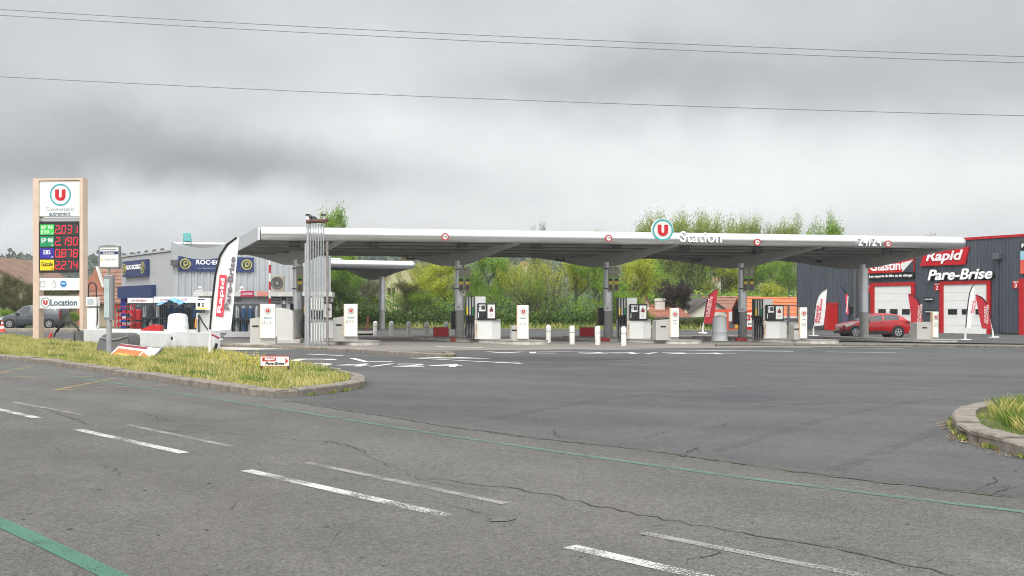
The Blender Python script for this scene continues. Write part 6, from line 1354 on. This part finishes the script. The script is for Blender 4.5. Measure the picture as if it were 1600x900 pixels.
f = Fr(1172, 78); o = thing('price_banner', 'white and red banner showing a big red 39 right of the fourth column', 'banner', f.loc); mb = MB(); mb.box(f.x(1160), f.x(1180), 0, .05, f.z(511), f.z(489), WHITE); b = mb.build('cloth', o); mb = MB(); mb.prism([(f.x(1160), f.z(489)), (f.x(1180), f.z(486)), (f.x(1180), f.z(483.5)), (f.x(1160), f.z(487))], -.01, .06, RED); mb.box(f.x(1160), f.x(1180), -.01, .06, f.z(515.5), f.z(510.5), RED); mb.build('border', b)
text('number', '39', 12.5 * f.k, 9.5 * f.k, RED, b, (f.x(1173), -.02, f.z(496)), depth=.02, bold=.03); text('lettering', 'euros', 7 * f.k, 2 * f.k, BLACK, b, (f.x(1172), -.02, f.z(506)), depth=.02)
f = Fr(1228, 74); o = thing('metal_frame', 'dark grey metal portal frame left of the garage wall', 'frame', f.loc); mb = MB(); mb.box(f.x(1204), f.x(1249), -.08, .08, f.z(478), f.z(476), DGREY); mb.build('top_rail', o)
for x in (1206, 1232, 1247.5): mb = MB(); mb.box(f.x(x) - .06, f.x(x) + .06, -.06, .06, 0, f.z(477), DGREY); mb.build('post', o)
mb = MB(); mb.box(f.x(1206), f.x(1247), .1, .2, f.z(503), f.z(497), DGREY); mb.box(f.x(1206), f.x(1247), .1, .2, f.z(497), f.z(494.5), WHITE); mb.build('panel', o)
f = Fr(1236, 66); o = thing('leaning_board', 'small white board standing behind the totem left of the white flag', 'board', f.loc); mb = MB(); mb.box(f.x(1233.5), f.x(1246), 0, .08, f.z(519), f.z(503), WHITE); mb.build('panel', o); mb = MB(); mb.box(f.x(1233.5), f.x(1237.5), -.06, .0, f.z(529), f.z(518), mat('brown_post', (.06, .025, .02))); mb.build('foot', o)
f = Fr(574, 78); o = thing('wooden_stake', 'thin red brown stake on the ledge left of the rear canopy column', 'stake', f.loc); mb = MB(); mb.tube([(0, 0, 0), (.03, 0, f.z(493))], .07, mat('rust_stake', (.16, .05, .03))); mb.build('shaft', o); mb = MB(); mb.box(-.12, .12, -.12, .12, 0, .05, BLACK); mb.build('foot', o)
# wire fence in the shrubs
o = thing('wire_fence', 'thin dark wire fence standing in the thicket behind the forecourt', 'fence', (0, 93, 0)); mb = MB()
for z in (.4, .9, 1.4, 1.9): mb.tube([((560 - 800) / F * 93, 0, z), ((985 - 800) / F * 93, 0, z)], .012, DGREY, 4)
mb.build('wires', o)
for k in range(15): x = ((562 + k * 29.5) - 800) / F * 93; mb = MB(); mb.tube([(x, 0, -.1), (x, 0, 2.0)], .035, mat('fence_green', (.03, .05, .04)), 6); mb.build('post', o)
# utility pole at left
f = Fr(16, 130); o = thing('utility_pole', 'dark utility pole with white insulators beyond the left house roof', 'pole', f.loc); mb = MB(); mb.tube([(0, 0, -1), (0, 0, f.z(402))], .16, DGREY); mb.build('shaft', o)
for y in (404, 409, 413, 418): mb = MB(); mb.tube([(0, 0, f.z(y)), (.55, 0, f.z(y))], .03, DGREY, 5); mb.lathe([(.05, f.z(y) - .08), (.09, f.z(y)), (.05, f.z(y) + .14)], mat('insulator', (.4, .3, .28)), 8, (.5, 0)); mb.build('insulator', o)
f = Fr(29, 140); o = thing('roof_aerial', 'thin television aerial beside the utility pole at the left', 'aerial', f.loc); mb = MB(); mb.tube([(0, 0, 0), (0, 0, f.z(413))], .04, DGREY, 5); mb.build('mast', o); mb = MB(); mb.box(-.8, 1.2, -.02, .02, f.z(414), f.z(413.4), DGREY); mb.build('boom', o)
# overhead cables
for (a, b, ya, yb, D0, D1, s_, lab) in ((-300, 1900, 1, 104, 30, 26, .0, 'uppermost overhead cable across the sky'), (-300, 1900, 10, 114, 30.4, 26.4, .0, 'second overhead cable just below the uppermost'), (-300, 1900, 108.5, 194, 30, 26, .0, 'lowest overhead cable crossing the sky alone')):
    Pa, Pb = Vector(cpx(a, ya, D0)), Vector(cpx(b, yb, D1)); pts = []
    for k in range(25): t = k / 24; p = Pa.lerp(Pb, t); p.z -= .18 * 4 * t * (1 - t) - .1; pts.append(p)
    mb = MB(); mb.tube(pts, .0085, mat('cable_grey', (.16, .15, .15), .6), 6); o = mb.build('overhead_cable'); tag(o, lab, 'cable', 'overhead cables')
# hills -------------------------------------------------------------------
def hill(name, xa, xb, D0, D1, prof, m, seed=0):
    nx, ny = 160, 14; vs = []; fs = []; rr = np.random.default_rng(seed)
    for j in range(ny):
        for i in range(nx):
            px = xa + (xb - xa) * i / (nx - 1); t = j / (ny - 1); D_ = D0 + (D1 - D0) * t
            y = np.interp(px, [p[0] for p in prof], [p[1] for p in prof]); zt = (HZ - y) * D1 / F + HC
            z = -6 + (zt + 6) * math.sin(t * math.pi / 2) ** 1.1 + (rr.normal(0, 1.6) if t > .1 else 0) * (D1 / 700)
            vs.append(((px - 800) / F * D_, D_, z))
    for j in range(ny - 1):
        for i in range(nx - 1): k = j * nx + i; fs.append((k, k + 1, k + nx + 1, k + nx))
    mb = MB(); mb.add(vs, fs, m); o = mb.build(name, smooth=True); o['kind'] = 'structure'; return vs
HM = mat('wooded_hill', (.045, .07, .03), .95, var=.5, scale=.03)
hv = hill('hill', -300, 1900, 330, 800, [(-300, 425), (60, 419), (150, 421), (300, 420), (560, 408), (800, 410), (900, 404), (1000, 402), (1100, 400), (1230, 402), (1300, 410), (1900, 415)], HM, 3)
# the wood that covers the hill: one mass
n = 42000; A = np.array(hv); idx = rng.integers(0, len(A), n); P = A[idx] + np.c_[rng.normal(0, 6, n), rng.normal(0, 12, n), np.abs(rng.normal(0, 2.2, n)) + .3]
s = rng.uniform(.8, 2.6, n) * (P[:, 1] / 700); q = rng.normal(0, 1, (n, 3)); q /= np.linalg.norm(q, axis=1)[:, None]; r2 = np.cross(q, rng.normal(0, 1, (n, 3))); r2 /= np.linalg.norm(r2, axis=1)[:, None]
V = np.stack([P + q * s[:, None], P + r2 * s[:, None], P - q * s[:, None], P - r2 * s[:, None]], 1)
tag(fastmesh('hill_wood', V, 4, [leafmat('hazed_hill_leaf', [(.025, .042, .026), (.045, .07, .038), (.07, .10, .05), (.10, .13, .065)], .15)]), 'far wood covering the hillside behind the houses', 'wood', kind='stuff')  # leaf greens dulled to put part of the distance haze into the colour

# ------------------------------------------------------------ trees
BARK = mat('bark', (.10, .085, .065), .95, var=.3, scale=4, bump=.4); BARKD = mat('bark_dark', (.045, .04, .032), .95, var=.3, scale=4)
LM = {'yg': leafmat('leaf_yellow_green', [(.18, .22, .02), (.36, .42, .035), (.52, .56, .06), (.62, .62, .10)], .4),
      'g': leafmat('leaf_green', [(.065, .14, .015), (.15, .29, .03), (.26, .42, .045), (.40, .54, .07)], .4),
      'dg': leafmat('leaf_dark_green', [(.03, .055, .015), (.06, .11, .022), (.11, .18, .035), (.15, .24, .045)], .3),
      'ol': leafmat('leaf_olive', [(.05, .05, .02), (.09, .085, .03), (.14, .13, .045), (.12, .16, .04)], .3),
      'pu': leafmat('leaf_plum', [(.02, .013, .015), (.04, .024, .025), (.07, .038, .036), (.05, .045, .03)], .2),
      'pl': leafmat('leaf_poplar', [(.13, .18, .03), (.23, .30, .05), (.33, .40, .08), (.42, .46, .13)], .35)}
def grow(kind, seed):
    """unit tree 10 m tall; returns branch polylines and leaf anchor points"""
    r = random.Random(seed); br = []; tips = []
    def limb(p, d, L_, rad, lev, up):
        pts = [p]; seg = 5; q = p.copy(); dd = d.copy()
        for k in range(seg): dd = (dd + Vector((r.gauss(0, .12), r.gauss(0, .12), up + r.gauss(0, .06)))).normalized(); q = q + dd * (L_ / seg); pts.append(q.copy())
        br.append((pts, rad, lev))
        if lev >= MAXL: tips.extend(pts[1:]); return
        for k in range(NB[lev]):
            t = r.uniform(.3, 1.0); i = min(seg - 1, int(t * seg)); b = pts[i].lerp(pts[i + 1], t * seg - i); th = r.uniform(0, 2 * math.pi); sp = SPR[lev] * r.uniform(.7, 1.3)
            nd = (dd + Vector((math.cos(th) * sp, math.sin(th) * sp, r.uniform(-.1, .35)))).normalized(); limb(b, nd, L_ * r.uniform(.42, .68) * (1.15 - .35 * t), rad * .55, lev + 1, up)
        if lev: tips.append(pts[-1])
    if kind == 'round': MAXL, NB, SPR = 3, [9, 5, 4], [1.3, .9, .8]; limb(Vector((0, 0, 0)), Vector((.03, 0, 1)), 5.2, .2, 0, .05)
    if kind == 'poplar': MAXL, NB, SPR = 3, [8, 4, 3], [.55, .6, .6]; [limb(Vector((a_ * .5, b_ * .5, 0)), Vector((a_ * .2, b_ * .2, 1)).normalized(), 7.0 + 1.2 * r.random(), .12, 0, .05) for a_, b_ in ((-1, .3), (.8, -.6), (.2, .9))]
    if kind == 'sparse': MAXL, NB, SPR = 3, [8, 4, 3], [.9, .8, .7]; [limb(Vector((r.uniform(-.6, .6), r.uniform(-.6, .6), 0)), Vector((r.uniform(-.25, .25), r.uniform(-.25, .25), 1)).normalized(), 8, .09, 0, .07) for _ in range(3)]
    if kind == 'willow': MAXL, NB, SPR = 2, [5, 3], [.35, .35]; [limb(Vector((math.cos(a) * .4, math.sin(a) * .4, 0)), Vector((math.cos(a) * s_, math.sin(a) * s_, 1)).normalized(), 8.8, .07, 0, .03) for a, s_ in [(r.uniform(0, 6.28), r.uniform(.05, .95)) for _ in range(17)]]
    if kind == 'conifer': MAXL, NB, SPR = 2, [34, 7], [2.4, .9]; limb(Vector((0, 0, 0)), Vector((0, 0, 1)), 9, .2, 0, .0)
    return br, tips
def proto(kind, seed, nl, size, spread, leaf, zmin=.0):
    br, tips = grow(kind, seed); mx = max(p.z for p in tips); sc = 10 / mx
    root = bpy.data.objects.new('tree', None); COL.objects.link(root); root.empty_display_size = .5
    mb = MB()
    for pts, rad, lev in br:
        n = len(pts); mb.tube([p * sc for p in pts], [max(.012, rad * (1 - .75 * i / (n - 1))) for i in range(n)], BARK if kind != 'poplar' else BARKD, 6 if lev == 0 else 4, caps=False)
    mb.build('trunk', root)
    T = np.array([tuple(t * sc) for t in tips]); T = T[T[:, 2] > zmin * 10]; rg = np.random.default_rng(seed); idx = rg.integers(0, len(T), nl); P = T[idx] + rg.normal(0, spread, (nl, 3)); P = P[P[:, 2] > .15]; nl = len(P)
    s_ = size * rg.uniform(.5, 1.3, nl); q = rg.normal(0, 1, (nl, 3)); q /= np.linalg.norm(q, axis=1)[:, None]; r2 = np.cross(q, rg.normal(0, 1, (nl, 3))); r2 /= np.linalg.norm(r2, axis=1)[:, None]
    V = np.stack([P + q * s_[:, None], P + r2 * s_[:, None] * .55, P - q * s_[:, None], P - r2 * s_[:, None] * .55], 1)
    c = fastmesh('crown', V, 4, [LM[leaf]], parent=root); root['width'] = float(np.percentile(np.hypot(P[:, 0], P[:, 1]), 94)) * 2; return root
PR = {}
def get(kind, leaf, v):
    key = (kind, leaf, v)
    if key not in PR:
        prm = {'round': (14000, .10, .42, .22), 'poplar': (17000, .105, .5, .25), 'sparse': (6500, .075, .34, .12), 'willow': (14000, .065, .22, .06), 'conifer': (26000, .12, .24, .05)}[kind]
        PR[key] = [proto(kind, hash((kind, v)) % 1000 if False else {'round': 11, 'poplar': 23, 'sparse': 37, 'willow': 41, 'conifer': 53}[kind] + v, prm[0], prm[1], prm[2], leaf, prm[3]), True]
    return PR[key]
def plant(px, ytop, D_, wpx, kind, leaf, v, label, grp='trees behind the fuel station', name='tree', cat='tree', base=0.0):
    ent = get(kind, leaf, v); pr = ent[0]; X = (px - 800) / F * D_; z0 = gz(X) + base; h = HC + (HZ - ytop) * D_ / F - z0; w = wpx * D_ / F
    if ent[1]: ent[1] = False; o = pr
    else: o = copytree(pr, (X, D_, z0), 0, None)
    o.name = name; o.location = (X, D_, z0 - .05); sx_ = w / pr['width']; o.scale = (sx_, sx_, h / 10); o.rotation_euler.z = random.uniform(0, 6.28); tag(o, label, cat, grp)
for a in ((522, 326, 104, 62, 'round', 'g', 0, 'tall green tree showing above the canopy right of the vent pipes'),
          (548, 402, 98, 80, 'round', 'g', 1, 'dense green tree below the rear canopy, left of its column'),
          (528, 430, 95, 60, 'round', 'dg', 0, 'low dark green tree beside the kiosk end'),
          (583, 430, 96, 52, 'sparse', 'ol', 0, 'thin brownish tree just left of the rear canopy column'),
          (627, 420, 99, 66, 'sparse', 'yg', 1, 'thin stemmed yellow green tree in front of the cream house window'),
          (655, 399, 103, 84, 'sparse', 'yg', 0, 'airy yellow green tree right of the rear canopy tip'),
          (692, 404, 99, 80, 'round', 'yg', 0, 'yellow green tree left of the second column'),
          (640, 440, 95, 60, 'round', 'ol', 0, 'low olive shrub tree behind the middle rear bollards'),
          (670, 452, 95, 66, 'round', 'g', 2, 'low green shrub tree above the first red box'),
          (742, 402, 101, 64, 'sparse', 'g', 0, 'slim green tree behind the second column number boards'),
          (772, 398, 98, 80, 'round', 'g', 0, 'bright green tree above the pump of the second column'),
          (752, 436, 95, 60, 'willow', 'g', 0, 'green shoots rising behind the second pump'),
          (812, 408, 106, 90, 'sparse', 'yg', 1, 'yellowish tree directly left of the willow bush'),
          (850, 390, 96, 132, 'willow', 'yg', 0, 'large fan shaped willow bush in the middle of the verge'),
          (835, 425, 95, 90, 'willow', 'g', 1, 'lower green part of the willow clump left of the leaning bollard'),
          (898, 398, 100, 82, 'round', 'yg', 1, 'yellow green tree between the willow bush and the third column'),
          (935, 402, 98, 76, 'round', 'g', 1, 'leafy green tree directly behind the third column'),
          (978, 396, 100, 86, 'round', 'yg', 2, 'rounded bright green tree right of the third column'),
          (962, 440, 95, 70, 'round', 'g', 0, 'low green tree behind the pump of the third column'),
          (845, 343, 118, 34, 'sparse', 'ol', 2, 'nearly bare treetop poking above the canopy over the willow bush'),
          (932, 353, 118, 24, 'sparse', 'yg', 2, 'small twig top just above the canopy left of the U disc'),
          (1062, 432, 116, 62, 'conifer', 'pu', 0, 'dense dark plum red tree between the red roofed houses'),
          (1022, 336, 150, 72, 'poplar', 'pl', 0, 'poplar rising just left of the U disc'), (1052, 334, 155, 66, 'poplar', 'pl', 1, 'poplar rising just right of the U disc'),
          (1078, 338, 150, 68, 'poplar', 'pl', 2, 'poplar above the letter S of Station'), (1102, 341, 152, 62, 'poplar', 'pl', 0, 'poplar above the middle of the Station lettering'), (1126, 339, 150, 66, 'poplar', 'pl', 1, 'poplar at the end of the Station lettering'),
          (1150, 342, 154, 62, 'poplar', 'pl', 2, 'poplar left of the third height limit sign'), (1172, 344, 152, 56, 'poplar', 'pl', 0, 'last poplar of the row above the third height limit sign'),
          (1210, 331, 146, 52, 'sparse', 'pl', 0, 'half bare broad treetop right of the poplar row'), (1232, 338, 150, 60, 'poplar', 'pl', 1, 'leafing tree beside the half bare treetop'),
          (1294, 334, 135, 60, 'poplar', 'g', 1, 'lone green treetop above the canopy left of the 24/24 figures'), (1452, 366, 160, 60, 'sparse', 'ol', 1, 'faint bare treetop behind the garage roof'),
          (1018, 405, 132, 80, 'round', 'g', 0, 'green tree behind the small red gable'), (1095, 408, 165, 80, 'round', 'g', 1, 'green tree on the slope behind the red feather flag'), (1140, 415, 150, 76, 'round', 'yg', 0, 'light green tree behind the faded red roof'),
          (1188, 410, 150, 84, 'round', 'g', 2, 'green tree behind the fourth column number boards'), (1228, 400, 140, 70, 'round', 'g', 1, 'tall green tree touching the left edge of the garage'), (1215, 440, 132, 60, 'round', 'yg', 2, 'yellow green bush tree above the orange roof'), (1052, 400, 160, 50, 'sparse', 'g', 0, 'bare limbed tree behind the dark plum tree')):
    plant(*a)
for a in ((-6, 428, 91, 90, 'round', 'ol', 1, 'big brownish olive bush cut by the left edge in front of the left house'), (24, 438, 90, 70, 'willow', 'ol', 0, 'dense brown olive bush above the bonnet of the grey van'), (2, 452, 89, 70, 'round', 'ol', 0, 'low olive bush at the left edge above the van'), (88, 452, 100, 60, 'round', 'ol', 0, 'olive bush seen between the panels of the price sign'), (108, 486, 92, 38, 'round', 'g', 0, 'green shrub right of the grey van'), (17, 482, 86, 40, 'round', 'g', 2, 'bright green shrub behind the bonnet of the van'),
          (52, 440, 94, 50, 'round', 'ol', 0, 'dark olive bush beside the left post of the price sign')):
    plant(*a, grp='shrubs at the left', name='shrub', cat='shrub')
for a in ((1012, 486, 97, 34, 'round', 'g', 1, 'small green bush beside the pump of the third column'), (1092, 495, 92, 44, 'round', 'dg', 0, 'dark bush left of the red feather flag'), (1128, 494, 92, 36, 'round', 'ol', 0, 'olive bush right of the red feather flag'), (1075, 498, 91, 30, 'round', 'ol', 1, 'low olive bush right of the wide grey cabinet')):
    plant(*a, grp='bushes on the verge', name='bush', cat='bush')
# thicket: brambles in one mass
def thicket(name, label, xa, xb, D0, D1, h, n, leaf, sz):
    X0, X1 = (xa - 800) / F * D0, (xb - 800) / F * D0; P = np.c_[rng.uniform(X0, X1, n), rng.uniform(D0, D1, n), rng.random(n) ** .8]
    P[:, 2] = P[:, 2] * h * (.55 + .45 * clumpy(P[:, :2], .9, 4)) - K * P[:, 0]
    s_ = sz * rng.uniform(.5, 1.4, n); q = rng.normal(0, 1, (n, 3)); q /= np.linalg.norm(q, axis=1)[:, None]; r2 = np.cross(q, rng.normal(0, 1, (n, 3))); r2 /= np.linalg.norm(r2, axis=1)[:, None]
    V = np.stack([P + q * s_[:, None], P + r2 * s_[:, None] * .6, P - q * s_[:, None], P - r2 * s_[:, None] * .6], 1); tag(fastmesh(name, V, 4, [LM[leaf]]), label, 'thicket', kind='stuff')
thicket('bramble_thicket', 'dark bramble thicket along the rear verge', 510, 1000, 91.5, 95, 1.7, 26000, 'dg', .10)
thicket('bramble_thicket', 'low green undergrowth in front of the flat red roofs', 1000, 1250, 91, 94, 1.0, 9000, 'ol', .10)
thicket('young_growth', 'tangle of green shoots behind the rear bollards and bramble', 515, 1010, 95, 99, 3.4, 22000, 'g', .085)
thicket('distant_hedge', 'hedge masses between the far houses', 985, 1260, 128, 150, 4.5, 16000, 'g', .2)
# ------------------------------------------------------------ haze over the far slopes
def haze():
    mb = MB(); M = bpy.data.materials.new('haze_air'); M.use_nodes = True; N = M.node_tree.nodes; L = M.node_tree.links; N.remove(N['Principled BSDF'])
    v = N.new('ShaderNodeVolumePrincipled'); v.inputs['Density'].default_value = .0003; v.inputs['Color'].default_value = (.82, .87, .92, 1); L.new(v.outputs[0], N['Material Output'].inputs['Volume'])
    mb.box(-930, 930, -70, 1530, -14, 75, M); o = mb.build('haze'); o['kind'] = 'stuff'; o['label'] = 'thin pale haze over the far hillside'; o['category'] = 'haze'
haze()
